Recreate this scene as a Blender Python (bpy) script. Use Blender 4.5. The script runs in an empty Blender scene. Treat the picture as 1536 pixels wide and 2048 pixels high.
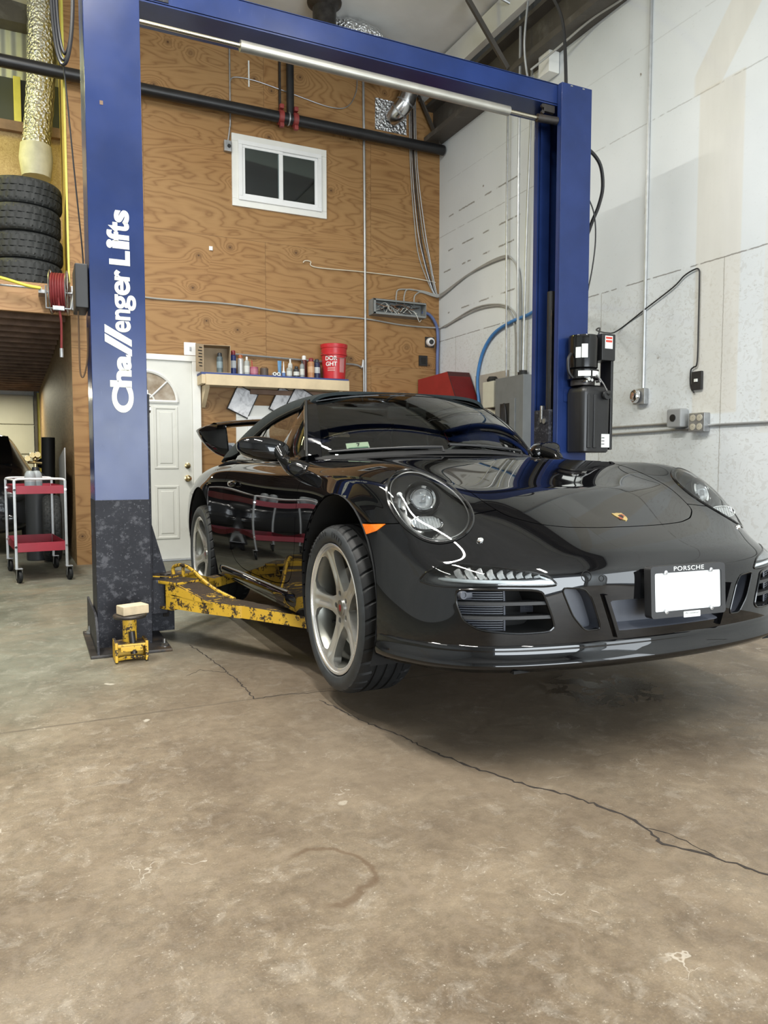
import bpy, bmesh, math, random
import numpy as np
from mathutils import Vector, Matrix, Quaternion
from mathutils.bvhtree import BVHTree
PI = math.pi
sc = bpy.context.scene
COL = sc.collection
random.seed(7)

# ------------------------------------------------------------------ materials
def srgb(r, g, b):
    f = lambda c: (c/255/12.92) if c/255 <= 0.04045 else ((c/255+0.055)/1.055)**2.4
    return (f(r), f(g), f(b), 1.0)

class NT:
    """small node-tree helper"""
    def __init__(self, name):
        self.m = bpy.data.materials.new(name)
        self.m.use_nodes = True
        self.t = self.m.node_tree
        self.n = self.t.nodes
        self.n.clear()
        self.out = self.n.new('ShaderNodeOutputMaterial')
        self.b = self.n.new('ShaderNodeBsdfPrincipled')
        self.t.links.new(self.b.outputs[0], self.out.inputs[0])
    def new(self, typ, **kw):
        nd = self.n.new(typ)
        for k, v in kw.items():
            setattr(nd, k, v)
        return nd
    def link(self, a, b):
        self.t.links.new(a, b)
    def put(self, sock, v):
        if hasattr(v, 'links') or isinstance(v, bpy.types.NodeSocket):
            self.t.links.new(v, sock)
        else:
            if isinstance(v, (tuple, list)) and len(v) == 3 and sock.type == 'RGBA':
                v = (*v, 1.0)
            sock.default_value = v
    def pos(self):
        g = self.new('ShaderNodeNewGeometry')
        return g.outputs['Position']
    def obj(self):
        return self.new('ShaderNodeTexCoord').outputs['Object']
    def xyz(self, v):
        s = self.new('ShaderNodeSeparateXYZ'); self.put(s.inputs[0], v)
        return s.outputs[0], s.outputs[1], s.outputs[2]
    def comb(self, x, y, z):
        s = self.new('ShaderNodeCombineXYZ')
        for i, v in enumerate((x, y, z)): self.put(s.inputs[i], v)
        return s.outputs[0]
    def math(self, op, a, b=0.0, c=0.0, clamp=False):
        nd = self.new('ShaderNodeMath', operation=op, use_clamp=clamp)
        self.put(nd.inputs[0], a); self.put(nd.inputs[1], b)
        if op in ('MULTIPLY_ADD', 'SMOOTH_MIN', 'COMPARE'): self.put(nd.inputs[2], c)
        return nd.outputs[0]
    def vmul(self, v, s):
        nd = self.new('ShaderNodeVectorMath', operation='MULTIPLY')
        self.put(nd.inputs[0], v); self.put(nd.inputs[1], s)
        return nd.outputs[0]
    def vadd(self, v, s):
        nd = self.new('ShaderNodeVectorMath', operation='ADD')
        self.put(nd.inputs[0], v); self.put(nd.inputs[1], s)
        return nd.outputs[0]
    def noise(self, v, scale=5, detail=4, rough=0.55, dist=0.0, out=0):
        nd = self.new('ShaderNodeTexNoise')
        self.put(nd.inputs['Vector'], v)
        nd.inputs['Scale'].default_value = scale; nd.inputs['Detail'].default_value = detail
        nd.inputs['Roughness'].default_value = rough; nd.inputs['Distortion'].default_value = dist
        return nd.outputs[out]
    def voro(self, v, scale=5, feature='F1', out=0, rnd=1.0):
        nd = self.new('ShaderNodeTexVoronoi', feature=feature)
        self.put(nd.inputs['Vector'], v)
        nd.inputs['Scale'].default_value = scale; nd.inputs['Randomness'].default_value = rnd
        return nd.outputs[out]
    def ramp(self, fac, stops, interp='LINEAR'):
        nd = self.new('ShaderNodeValToRGB')
        nd.color_ramp.interpolation = interp
        e = nd.color_ramp.elements
        while len(e) < len(stops): e.new(0.5)
        for i, (p, c) in enumerate(stops):
            e[i].position = p
            if not isinstance(c, (tuple, list)): c = (c, c, c, 1)
            e[i].color = c if len(c) == 4 else (*c, 1)
        self.put(nd.inputs[0], fac)
        return nd.outputs[0]
    def step(self, v, a, b):
        """0 below a, 1 above b, smooth"""
        nd = self.new('ShaderNodeMapRange', interpolation_type='SMOOTHSTEP')
        self.put(nd.inputs['Value'], v)
        self.put(nd.inputs['From Min'], a); self.put(nd.inputs['From Max'], b)
        return nd.outputs[0]
    def mix(self, f, a, b, mode='MIX'):
        nd = self.new('ShaderNodeMix', data_type='RGBA', blend_type=mode)
        self.put(nd.inputs[0], f); self.put(nd.inputs[6], a); self.put(nd.inputs[7], b)
        return nd.outputs[2]
    def bump(self, h, strength=0.3, dist=0.01):
        nd = self.new('ShaderNodeBump')
        nd.inputs['Strength'].default_value = strength; nd.inputs['Distance'].default_value = dist
        self.put(nd.inputs['Height'], h)
        self.link(nd.outputs[0], self.b.inputs['Normal'])
    def set(self, **kw):
        names = dict(color='Base Color', rough='Roughness', metal='Metallic', coat='Coat Weight', coat_rough='Coat Roughness',
                     trans='Transmission Weight', ior='IOR', alpha='Alpha', emit='Emission Color', estr='Emission Strength',
                     spec='Specular IOR Level', sheen='Sheen Weight')
        for k, v in kw.items():
            self.put(self.b.inputs[names[k]], v)
        return self

def simple(name, col, rough=0.5, metal=0.0, var=0.0, vscale=8, bump=0.0, bscale=60, coat=0.0, dirt=None, dscale=6, dth=(0.55, 0.7), spec=0.5, rvar=0.0):
    """procedural painted / metal / plastic surface: tone variation, optional grime patches, optional fine bump"""
    n = NT(name)
    o = n.obj()
    c = col
    if var > 0:
        nz = n.noise(o, vscale, 5)
        lo = tuple(max(0, x*(1-var)) for x in col[:3]); hi = tuple(min(1, x*(1+var)) for x in col[:3])
        c = n.ramp(nz, [(0.3, lo), (0.7, hi)])
    if dirt is not None:
        dz = n.noise(o, dscale, 6, 0.65)
        c = n.mix(n.step(dz, dth[0], dth[1]), c, dirt)
    n.set(color=c, rough=rough, metal=metal, coat=coat, spec=spec)
    if rvar > 0:
        rz = n.noise(o, vscale*1.7, 4)
        n.set(rough=n.math('MULTIPLY_ADD', rz, rvar, rough-rvar/2))
    if coat: n.set(coat_rough=0.03)
    if bump > 0:
        n.bump(n.noise(o, bscale, 4), bump, 0.004)
    return n.m

def glass(name, tint=(1, 1, 1), rough=0.0, ior=1.45):
    n = NT(name)
    n.set(color=(*tint, 1), rough=rough, trans=1.0, ior=ior)
    return n.m

def thin_glass(name, tint=(0.8, 0.85, 0.83), refl_boost=0.0):
    """single-sheet pane: fresnel mirror over a tinted see-through body"""
    n = NT(name)
    n.n.remove(n.b)
    tr = n.new('ShaderNodeBsdfTransparent'); tr.inputs[0].default_value = (*tint, 1)
    gl = n.new('ShaderNodeBsdfGlossy'); gl.inputs['Roughness'].default_value = 0.01
    gl.inputs[0].default_value = (1, 1, 1, 1)
    fr = n.new('ShaderNodeFresnel'); fr.inputs[0].default_value = 1.5
    mx = n.new('ShaderNodeMixShader')
    f = n.math('MULTIPLY_ADD', fr.outputs[0], 1.0, refl_boost, clamp=True)
    n.link(f, mx.inputs[0]); n.link(tr.outputs[0], mx.inputs[1]); n.link(gl.outputs[0], mx.inputs[2])
    n.link(mx.outputs[0], n.out.inputs[0])
    return n.m

# ------------------------------------------------------------------ mesh builder
def frame_from(d):
    d = Vector(d).normalized()
    up = Vector((0, 0, 1)) if abs(d.z) < 0.95 else Vector((1, 0, 0))
    a = d.cross(up).normalized(); b = a.cross(d).normalized()
    return a, b, d

class MB:
    def __init__(self):
        self.v = []; self.f = []; self.mi = []
    def add(self, vs, fs, mi=0):
        k = len(self.v)
        self.v += [tuple(x) for x in vs]
        self.f += [tuple(i+k for i in f) for f in fs]
        self.mi += [mi]*len(fs)
        return self
    def bm(self, bm, M=None, mi=0):
        if M is not None: bm.transform(M)
        bm.verts.index_update()
        self.add([v.co.copy() for v in bm.verts], [[v.index for v in f.verts] for f in bm.faces], mi)
        bm.free(); return self
    def box(self, c, s, bev=0.0, rot=None, seg=2, mi=0):
        bm = bmesh.new()
        bmesh.ops.create_cube(bm, size=1.0)
        bmesh.ops.scale(bm, vec=s, verts=bm.verts)
        if bev > 0:
            bmesh.ops.bevel(bm, geom=list(bm.edges)+list(bm.verts), offset=min(bev, min(s)*0.45), segments=seg, profile=0.5, affect='EDGES')
        M = Matrix.Translation(c)
        if rot is not None:
            M = M @ (rot if isinstance(rot, Matrix) else Matrix.Rotation(rot[1], 4, rot[0]))
        return self.bm(bm, M, mi)
    def bx(self, x0, x1, y0, y1, z0, z1, bev=0.0, mi=0):
        return self.box(((x0+x1)/2, (y0+y1)/2, (z0+z1)/2), (abs(x1-x0), abs(y1-y0), abs(z1-z0)), bev, mi=mi)
    def cyl(self, p0, p1, r0, r1=None, seg=16, caps=True, mi=0):
        r1 = r0 if r1 is None else r1
        p0 = Vector(p0); p1 = Vector(p1)
        a, b, d = frame_from(p1-p0)
        vs = []
        for p, r in ((p0, r0), (p1, r1)):
            for i in range(seg):
                t = 2*PI*i/seg
                vs.append(p+a*math.cos(t)*r+b*math.sin(t)*r)
        fs = [[i, i+seg, (i+1) % seg+seg, (i+1) % seg] for i in range(seg)]
        if caps: fs += [list(range(seg)), list(range(2*seg-1, seg-1, -1))]
        return self.add(vs, fs, mi)
    def tube(self, pts, r, seg=8, closed=False, caps=True, mi=0):
        pts = [Vector(p) for p in pts]; n = len(pts)
        rs = r if isinstance(r, (list, tuple)) else [r]*n
        T = []
        for i in range(n):
            a = pts[(i-1) % n] if (closed or i > 0) else pts[i]
            b = pts[(i+1) % n] if (closed or i < n-1) else pts[i]
            t = b-a
            T.append(t.normalized() if t.length > 1e-9 else Vector((0, 0, 1)))
        a, b, d = frame_from(T[0])
        vs = []
        for i in range(n):
            q = (T[i-1] if i else T[0]).rotation_difference(T[i])
            a = q @ a
            a = (a-T[i]*a.dot(T[i])).normalized(); b = T[i].cross(a)
            for k in range(seg):
                t = 2*PI*k/seg
                vs.append(pts[i]+(a*math.cos(t)+b*math.sin(t))*rs[i])
        fs = []
        for i in range(n if closed else n-1):
            j = (i+1) % n
            for k in range(seg):
                l = (k+1) % seg
                fs.append([i*seg+k, i*seg+l, j*seg+l, j*seg+k])
        if caps and not closed:
            fs += [list(range(seg-1, -1, -1)), [(n-1)*seg+k for k in range(seg)]]
        return self.add(vs, fs, mi)
    def lathe(self, prof, o=(0, 0, 0), axis=(0, 0, 1), seg=24, mi=0, cap=True):
        a, b, d = frame_from(axis); o = Vector(o)
        vs = []; m = len(prof)
        for r, h in prof:
            for k in range(seg):
                t = 2*PI*k/seg
                vs.append(o+d*h+(a*math.cos(t)+b*math.sin(t))*max(r, 1e-5))
        fs = []
        for i in range(m-1):
            for k in range(seg):
                l = (k+1) % seg
                fs.append([i*seg+k, i*seg+l, (i+1)*seg+l, (i+1)*seg+k])
        if cap:
            fs += [list(range(seg-1, -1, -1)), [(m-1)*seg+k for k in range(seg)]]
        return self.add(vs, fs, mi)
    def prism(self, poly, M, d0, d1, mi=0):
        """poly: 2D points in the xy plane of frame matrix M, extruded along its z"""
        n = len(poly)
        vs = [M @ Vector((x, y, d0)) for x, y in poly]+[M @ Vector((x, y, d1)) for x, y in poly]
        fs = [list(range(n-1, -1, -1)), list(range(n, 2*n))]
        fs += [[i, (i+1) % n, (i+1) % n+n, i+n] for i in range(n)]
        return self.add(vs, fs, mi)
    def grid(self, P, mi=0, closeu=False):
        """P[i][j] array of points"""
        h = len(P); w = len(P[0])
        vs = [p for row in P for p in row]
        fs = []
        for i in range(h-1):
            for j in range(w if closeu else w-1):
                k = (j+1) % w
                fs.append([i*w+j, i*w+k, (i+1)*w+k, (i+1)*w+j])
        return self.add(vs, fs, mi)
    def sphere(self, c, r, sx=1, sy=1, sz=1, seg=16, rings=10, mi=0):
        bm = bmesh.new()
        bmesh.ops.create_uvsphere(bm, u_segments=seg, v_segments=rings, radius=r)
        return self.bm(bm, Matrix.Translation(c) @ Matrix.Diagonal((sx, sy, sz, 1)), mi)

def wmat(o):
    M = Matrix.LocRotScale(o.location, o.rotation_euler, o.scale)
    return wmat(o.parent) @ M if o.parent else M

def tag(o, label=None, cat=None, group=None, kind=None):
    if label: o['label'] = label
    if cat: o['category'] = cat
    if group: o['group'] = group
    if kind: o['kind'] = kind
    return o

def thing(name, label, cat, loc=(0, 0, 0), rot=(0, 0, 0), group=None):
    o = bpy.data.objects.new(name, None); COL.objects.link(o)
    o.empty_display_size = 0.1
    o.location = loc; o.rotation_euler = rot
    return tag(o, label, cat, group)

def obj(name, mb, mat, parent=None, world=False, smooth=40, loc=None, normals=None, label=None):
    """link a builder's geometry as one mesh object. world=True: the coordinates are world ones"""
    me = bpy.data.meshes.new(name)
    vs = mb.v
    if world and parent is not None:
        Mi = wmat(parent).inverted()
        vs = [tuple(Mi @ Vector(v)) for v in vs]
    if loc is not None and parent is None:
        L = Vector(loc); vs = [tuple(Vector(v)-L) for v in vs]
    me.from_pydata([tuple(v) for v in vs], [], mb.f)
    mats = mat if isinstance(mat, (list, tuple)) else [mat]
    for m in mats: me.materials.append(m)
    if len(mats) > 1:
        me.polygons.foreach_set('material_index', mb.mi)
    me.validate()
    if normals is None:
        bm = bmesh.new(); bm.from_mesh(me)
        bmesh.ops.recalc_face_normals(bm, faces=bm.faces)
        bm.to_mesh(me); bm.free()
    if smooth:
        me.polygons.foreach_set('use_smooth', [True]*len(me.polygons))
        if normals is None:
            me.set_sharp_from_angle(angle=math.radians(smooth))
        else:
            me.normals_split_custom_set_from_vertices([tuple(x) for x in normals])
    o = bpy.data.objects.new(name, me); COL.objects.link(o)
    if smooth and normals is None:
        wn = o.modifiers.new('weighted_normals', 'WEIGHTED_NORMAL'); wn.keep_sharp = True; wn.weight = 80
    if parent is not None: o.parent = parent
    if loc is not None: o.location = loc
    if label: o['label'] = label
    return o

def struct(name, mb, mat, parent=None, smooth=0, world=False):
    o = obj(name, mb, mat, parent, smooth=smooth, world=world)
    if parent is None: o['kind'] = 'structure'
    return o

def copy_tree(o, parent=None):
    c = o.copy(); COL.objects.link(c)
    if parent is not None: c.parent = parent
    for ch in list(o.children): copy_tree(ch, c)
    return c

def text_mesh(txt, size, M, depth=0.001, spacing=1.0, bold=0.0, shear=0.0, xs=1.0):
    """real letters as a builder: text in the xy plane of M, centred at its origin"""
    cu = bpy.data.curves.new('lettering', 'FONT')
    cu.body = txt; cu.size = size; cu.extrude = depth/2; cu.space_character = spacing
    cu.align_x = 'CENTER'; cu.align_y = 'CENTER'; cu.offset = bold; cu.shear = shear
    ob = bpy.data.objects.new('lettering', cu); COL.objects.link(ob)
    dg = bpy.context.evaluated_depsgraph_get()
    me = ob.evaluated_get(dg).to_mesh()
    vs = [M @ Vector((v.co.x*xs, v.co.y, v.co.z)) for v in me.vertices]; fs = [list(p.vertices) for p in me.polygons]
    ob.evaluated_get(dg).to_mesh_clear()
    bpy.data.objects.remove(ob); bpy.data.curves.remove(cu)
    b = MB(); b.add(vs, fs)
    return b

def spl(xs, ys, x):
    """smooth monotone-ish interpolation (cubic Hermite, finite differences)"""
    xs = np.asarray(xs, float); ys = np.asarray(ys, float); x = np.asarray(x, float)
    if xs[0] > xs[-1]: xs = xs[::-1]; ys = ys[::-1]
    d = np.diff(ys)/np.diff(xs); m = np.zeros(len(xs)); m[1:-1] = (d[:-1]*np.diff(xs)[1:]+d[1:]*np.diff(xs)[:-1])/(xs[2:]-xs[:-2]); m[0] = d[0]; m[-1] = d[-1]
    i = np.clip(np.searchsorted(xs, x)-1, 0, len(xs)-2)
    h = xs[i+1]-xs[i]; t = np.clip((x-xs[i])/h, 0, 1)
    return ((2*t**3-3*t**2+1)*ys[i]+(t**3-2*t**2+t)*h*m[i]+(-2*t**3+3*t**2)*ys[i+1]+(t**3-t**2)*h*m[i+1])

def smooth_path(pts, n=6):
    """Catmull-Rom through points"""
    P = [Vector(p) for p in pts]
    out = []
    for i in range(len(P)-1):
        p0 = P[max(i-1, 0)]; p1 = P[i]; p2 = P[i+1]; p3 = P[min(i+2, len(P)-1)]
        for k in range(n):
            t = k/n
            out.append(0.5*((2*p1)+(p2-p0)*t+(2*p0-5*p1+4*p2-p3)*t*t+(3*p1-p0-3*p2+p3)*t**3))
    out.append(P[-1])
    return out
# ------------------------------------------------------------------ camera
cam_d = bpy.data.cameras.new('camera'); cam = bpy.data.objects.new('camera', cam_d); COL.objects.link(cam)
cam_d.sensor_fit = 'HORIZONTAL'; cam_d.sensor_width = 36.0; cam_d.lens = 1495.0/1536*36
cam_d.clip_start = 0.02; cam_d.clip_end = 200
cam.location = (0, 0, 0.985)
cam.rotation_euler = (math.radians(90-3.7), 0, math.radians(-25.2))
sc.camera = cam
# ------------------------------------------------------------------ car materials
M_paint = simple('black_paint', (.003, .003, .0035), .022, spec=.55)
M_gloss = simple('gloss_black_trim', (.006, .006, .006), .12)
M_plast = simple('black_plastic', (.018, .018, .019), .5, var=.15, bump=.15, bscale=400)
M_grey_plast = simple('grey_plastic', (.055, .06, .075), .42, var=.1, bump=.1, bscale=500)
M_dark = simple('dark_liner', (.006, .006, .006), .9)
M_fabric = simple('soft_top_fabric', (.010, .016, .018), .95, var=.25, vscale=30, bump=.35, bscale=900)
M_rubber = simple('tyre_rubber', (.0095, .010, .0105), .6, spec=.35, var=.25, vscale=14, bump=.1, bscale=300)
M_side = simple('tyre_sidewall', (.030, .034, .037), .5, var=.2, vscale=20, bump=.1, bscale=200)
M_rim = simple('wheel_alloy', (.56, .55, .51), .28, metal=.72, var=.06, vscale=9)
M_lip = simple('machined_alloy', (.80, .80, .79), .2, metal=.75, var=.05, vscale=12)
M_barrel = simple('wheel_barrel', (.26, .26, .23), .35, metal=.8, var=.1)
M_chrome = simple('chrome', (.85, .85, .85), .06, metal=1.0)
M_steel = simple('brushed_steel', (.42, .42, .42), .32, metal=1.0, var=.2, vscale=20)
M_amber = simple('amber_lens', (.80, .17, .012), .12, coat=.6, var=.15, vscale=60)
M_reflector = simple('lamp_reflector', (.90, .92, .93), .14, metal=.45, var=.2, vscale=120)
M_white_lens = simple('bright_lens', (.92, .95, .96), .15, var=.06, vscale=50)  # white base stands in for the doorway's reflection in the clear light bar
M_lamp_dark = simple('lamp_housing', (.016, .016, .016), .3, coat=.3)
M_plate = simple('plate_white', (.80, .83, .83), .45, var=.02)
M_gold = simple('crest_gold', (.75, .55, .22), .25, metal=.8, var=.1, vscale=60)
M_crest_red = simple('crest_red', (.20, .02, .02), .3)
M_white = simple('label_white', (.75, .77, .74), .5, var=.03)
M_ink = simple('ink_black', (.01, .01, .01), .6)
M_seat = simple('seat_leather', (.014, .014, .015), .45, var=.2, vscale=20, bump=.1, bscale=300)
M_glass_ws = thin_glass('windshield_glass', (.62, .68, .66), .02)
M_glass_side = thin_glass('side_glass', (.72, .76, .74), .0)
M_glasslens = glass('projector_glass', (.95, .97, 1.0))
M_lens = thin_glass('headlight_glass', (.95, .97, .97), .0)

# ================================================================== room surfaces
YB = 7.81; XR = 4.39; XP = .375
def ceil_z(x): return 5.35+.085*(XR-x)

def plywood(name, light, dark, hx=0, hz=2, sx=2.44, sz=1.22, offx=0, offz=0, knots=1.0, seams=True):
    """rotary-cut softwood sheet: long cathedral contours, knots, thin sheet joints. hx = the horizontal axis"""
    n = NT(name)
    x, y, z = n.xyz(n.pos())
    h = (x, y, z)[hx]; v = (x, y, z)[hz]
    hh = n.math('ADD', h, offx); vv = n.math('ADD', v, offz)
    row = n.math('FLOOR', n.math('DIVIDE', vv, sz))
    hs = n.math('ADD', hh, n.math('MULTIPLY', row, sx*.5))
    colm = n.math('FLOOR', n.math('DIVIDE', hs, sx))
    pid = n.math('MULTIPLY_ADD', row, 7.31, n.math('MULTIPLY', colm, 3.77))
    p3 = n.comb(h, v, pid)
    # grain field: long along h
    warp = n.noise(n.vmul(p3, (.9, 2.2, 1)), 1.0, 2, .5)
    base = n.noise(n.vmul(p3, (.36, 1.75, 1)), 1.35, 3.5, .50, .55)
    kv = n.new('ShaderNodeTexVoronoi', feature='F1', voronoi_dimensions='2D'); kv.inputs['Scale'].default_value = 2.0
    n.put(kv.inputs['Vector'], n.comb(n.math('MULTIPLY_ADD', pid, .371, h), n.math('MULTIPLY_ADD', pid, .113, n.math('MULTIPLY', v, 1.12)), 0))
    kd = kv.outputs[0]
    kc = n.xyz(kv.outputs[1])[0]
    keep = n.step(kc, .36, .38)
    kbump = n.math('MULTIPLY', n.math('POWER', 2.718, n.math('MULTIPLY', n.math('POWER', kd, 1.3), -11)), keep)
    f = n.math('ADD', n.math('MULTIPLY', base, 19.0), n.math('MULTIPLY', kbump, 4.5*knots))
    f = n.math('ADD', f, n.math('MULTIPLY', warp, 2.0))
    fr = n.math('FRACT', f)
    tri = n.math('ABSOLUTE', n.math('MULTIPLY_ADD', fr, 2.0, -1.0))
    fine = n.noise(n.vmul(p3, (3, 110, 1)), 1.0, 3, .6)
    g = n.math('MULTIPLY_ADD', n.math('POWER', tri, 2.2), .60, n.math('MULTIPLY', fine, .40))
    tone = n.noise(n.vmul(p3, (.6, .9, 1.9)), 1.0, 2)
    c = n.ramp(g, [(.10, light), (.5, tuple(.6*a+.4*b for a, b in zip(light, dark))), (.95, dark)])
    c = n.mix(n.math('MULTIPLY', n.step(tone, .35, .7), .35), c, n.mix(1.0, c, (1.0, .86, .70, 1), 'MULTIPLY'))
    kcore = n.math('MULTIPLY', n.math('SUBTRACT', 1.0, n.step(n.math('ADD', kd, n.math('MULTIPLY', fine, .012)), 0.016, .034)), n.math('MULTIPLY', n.step(kc, .44, .46), knots))
    c = n.mix(kcore, c, (.035, .014, .006, 1))
    khalo = n.math('MULTIPLY', n.math('SUBTRACT', 1.0, n.step(kd, .035, .11)), n.math('MULTIPLY', keep, .45*knots))
    c = n.mix(khalo, c, tuple(x*.55 for x in dark)+(1,))
    if seams:
        du = n.math('ABSOLUTE', n.math('SUBTRACT', n.math('FRACT', n.math('DIVIDE', hs, sx)), .0)); 
        dv = n.math('FRACT', n.math('DIVIDE', vv, sz))
        lu = n.math('LESS_THAN', du, .0032/sx); lv = n.math('LESS_THAN', dv, .0030/sz)
        c = n.mix(n.math('MULTIPLY', n.math('MAXIMUM', lu, lv), .75), c, (.05, .022, .009, 1))
    n.set(color=c, rough=.55, spec=.35)
    n.bump(g, .08, .002)
    return n.m

M_ply = plywood('plywood_honey', (.335, .192, .076), (.185, .088, .028), offz=.35, offx=.15)
M_ply_dim = plywood('plywood_bay', (.30, .20, .095), (.17, .10, .04), hx=1, hz=2, knots=.2)
M_ply_yel = plywood('plywood_loft', (.52, .42, .17), (.36, .26, .08), hx=1, hz=2, knots=.4)
def osb(name, a, b):
    n = NT(name); p = n.pos()
    v = n.new('ShaderNodeTexVoronoi', feature='F1'); v.inputs['Scale'].default_value = 26
    n.put(v.inputs['Vector'], n.vmul(n.vadd(p, n.noise(p, 7, 2, out=1)), (1, 1, 2.2)))
    t = n.xyz(v.outputs[1])[0]
    n.set(color=n.ramp(t, [(.0, a), (1, b)]), rough=.7)
    return n.m
M_osb = osb('strand_board', (.34, .23, .10), (.50, .37, .19))

def concrete():
    n = NT('concrete_floor'); p = n.pos(); x, y, z = n.xyz(p)
    big = n.noise(p, .55, 4, .6, .4); mid = n.noise(p, 3.2, 6, .68, .3); fin = n.noise(p, 26, 6, .7); grit = n.noise(p, 190, 3, .75)
    c = n.ramp(big, [(.30, (.185, .155, .118)), (.52, (.235, .203, .160)), (.72, (.300, .270, .222))])
    c = n.mix(.85, c, n.ramp(mid, [(.28, (.135, .105, .075)), (.5, (.235, .200, .155)), (.74, (.34, .305, .25))]), 'SOFT_LIGHT')
    c = n.mix(.55, c, n.ramp(mid, [(.36, (.150, .120, .088)), (.52, (.238, .205, .160)), (.70, (.33, .298, .245))]))
    c = n.mix(.55, c, n.ramp(fin, [(.30, (.10, .085, .065)), (.5, (.24, .205, .165)), (.72, (.40, .36, .30))]), 'OVERLAY')
    c = n.mix(.45, c, n.ramp(grit, [(.30, (.12, .10, .08)), (.52, (.25, .22, .18)), (.72, (.46, .43, .38))]), 'OVERLAY')
    # greener, greyer slab further in
    c = n.mix(n.math('MULTIPLY', n.step(n.math('ADD', y, n.math('MULTIPLY', x, -.9)), 2.2, 4.2), .80), c, n.ramp(mid, [(.3, (.058, .066, .052)), (.7, (.128, .138, .112))]))
    # chipped pale patches
    ch = n.voro(n.vadd(p, n.vmul(n.noise(p, 9, 3, out=1), (.12, .12, 0))), 3.1, out=0)
    chm = n.math('MULTIPLY', n.math('SUBTRACT', 1, n.step(ch, .035, .06)), n.step(n.noise(p, 1.9, 2), .50, .56))
    c = n.mix(n.math('MULTIPLY', chm, .6), c, (.42, .39, .33, 1))
    pit = n.voro(p, 42, out=0); pm = n.math('MULTIPLY', n.math('SUBTRACT', 1, n.step(pit, .08, .16)), n.step(n.noise(p, 6, 2), .52, .6))
    c = n.mix(n.math('MULTIPLY', pm, .55), c, (.07, .055, .042, 1))
    sp = n.noise(p, 95, 5, .78); st = n.noise(n.vmul(p, (9, 3.2, 1)), 4.5, 5, .72); bl = n.noise(p, 11, 8, .74, .6); br = n.noise(p, 1.5, 5, .62, .8)
    c = n.vmul(c, (1.50, 1.50, 1.49))
    c = n.mix(n.math('MULTIPLY', n.step(bl, .50, .70), .22), c, (.56, .515, .44, 1))
    c = n.mix(n.math('MULTIPLY', n.step(bl, .50, .32), .42), c, (.22, .175, .13, 1))
    c = n.mix(n.math('MULTIPLY', n.step(br, .48, .64), .34), c, (.26, .20, .135, 1))
    c = n.mix(n.math('MULTIPLY', n.step(sp, .57, .70), n.math('MULTIPLY', n.step(bl, .42, .6), .60)), c, (.70, .64, .55, 1))
    c = n.mix(n.math('MULTIPLY', n.step(sp, .43, .31), .55), c, (.12, .092, .068, 1))
    c = n.mix(n.math('MULTIPLY', n.step(st, .57, .68), .30), c, (.20, .155, .115, 1))
    # pale curved scuffs
    ve = n.new('ShaderNodeTexVoronoi', feature='DISTANCE_TO_EDGE'); ve.inputs['Scale'].default_value = 5.2
    n.put(ve.inputs['Vector'], n.vadd(p, n.vmul(n.noise(p, 7, 4, out=1), (.30, .30, 0))))
    scf = n.math('MULTIPLY', n.math('SUBTRACT', 1, n.step(ve.outputs[0], .003, .011)), n.step(n.noise(p, 3.1, 4, .6), .60, .64))
    c = n.mix(n.math('MULTIPLY', scf, .42), c, (.62, .57, .49, 1))
    # oily staining below the car
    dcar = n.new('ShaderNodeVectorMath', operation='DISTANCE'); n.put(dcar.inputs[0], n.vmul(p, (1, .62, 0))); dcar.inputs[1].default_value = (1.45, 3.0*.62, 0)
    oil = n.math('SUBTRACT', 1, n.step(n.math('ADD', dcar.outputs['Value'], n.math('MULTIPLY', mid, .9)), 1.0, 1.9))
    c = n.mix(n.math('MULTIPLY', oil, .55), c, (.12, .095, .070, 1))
    # dried ring left by a pan
    nz = n.math('MULTIPLY_ADD', n.noise(p, 8, 3), .10, -.05)
    dr = n.new('ShaderNodeVectorMath', operation='DISTANCE'); n.put(dr.inputs[0], n.vmul(p, (1, .86, 0))); dr.inputs[1].default_value = (.615, 1.63*.86, 0)
    rr = n.math('ABSOLUTE', n.math('SUBTRACT', n.math('ADD', dr.outputs['Value'], nz), .108))
    ring = n.math('MULTIPLY', n.math('SUBTRACT', 1, n.step(rr, .002, .014)), n.step(n.math('ADD', x, n.math('MULTIPLY', nz, 1.5)), .53, .60))
    c = n.mix(n.math('MULTIPLY', ring, .75), c, (.105, .068, .040, 1))
    inr = n.math('SUBTRACT', 1, n.step(n.math('ADD', dr.outputs['Value'], nz), 0.08, .115))
    c = n.mix(n.math('MULTIPLY', inr, .14), c, (.075, .052, .034, 1))
    # wet spill in front of the car
    wz = n.noise(n.vmul(p, (1, 1, 0)), 6.5, 4, .6, 1.2)
    dw = n.new('ShaderNodeVectorMath', operation='DISTANCE'); n.put(dw.inputs[0], n.vmul(p, (1.0, 1.0, 0))); dw.inputs[1].default_value = (2.24, 2.50, 0)
    wet = n.math('MULTIPLY', n.math('SUBTRACT', 1, n.step(dw.outputs['Value'], .16, .34)), n.step(wz, .47, .52))
    c = n.mix(n.math('MULTIPLY', wet, .80), c, (.045, .034, .024, 1))
    # trowel joint across the slab
    j1 = n.math('ABSOLUTE', n.math('SUBTRACT', n.math('MULTIPLY_ADD', nz, .14, 3.02), y))
    c = n.mix(n.math('MULTIPLY', n.math('SUBTRACT', 1, n.step(j1, .004, .011)), n.math('MULTIPLY', n.math('LESS_THAN', x, 2.4), .62)), c, (.085, .068, .050, 1))
    rgh = n.math('MULTIPLY_ADD', fin, .35, .30)
    n.set(color=c, rough=n.mix(wet, n.comb(rgh, rgh, rgh), (.10, .10, .10, 1)), spec=.42)
    n.bump(n.math('ADD', n.math('MULTIPLY', fin, .6), n.math('MULTIPLY', grit, .5)), .30, .004)
    return n.m
M_conc = concrete()

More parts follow.
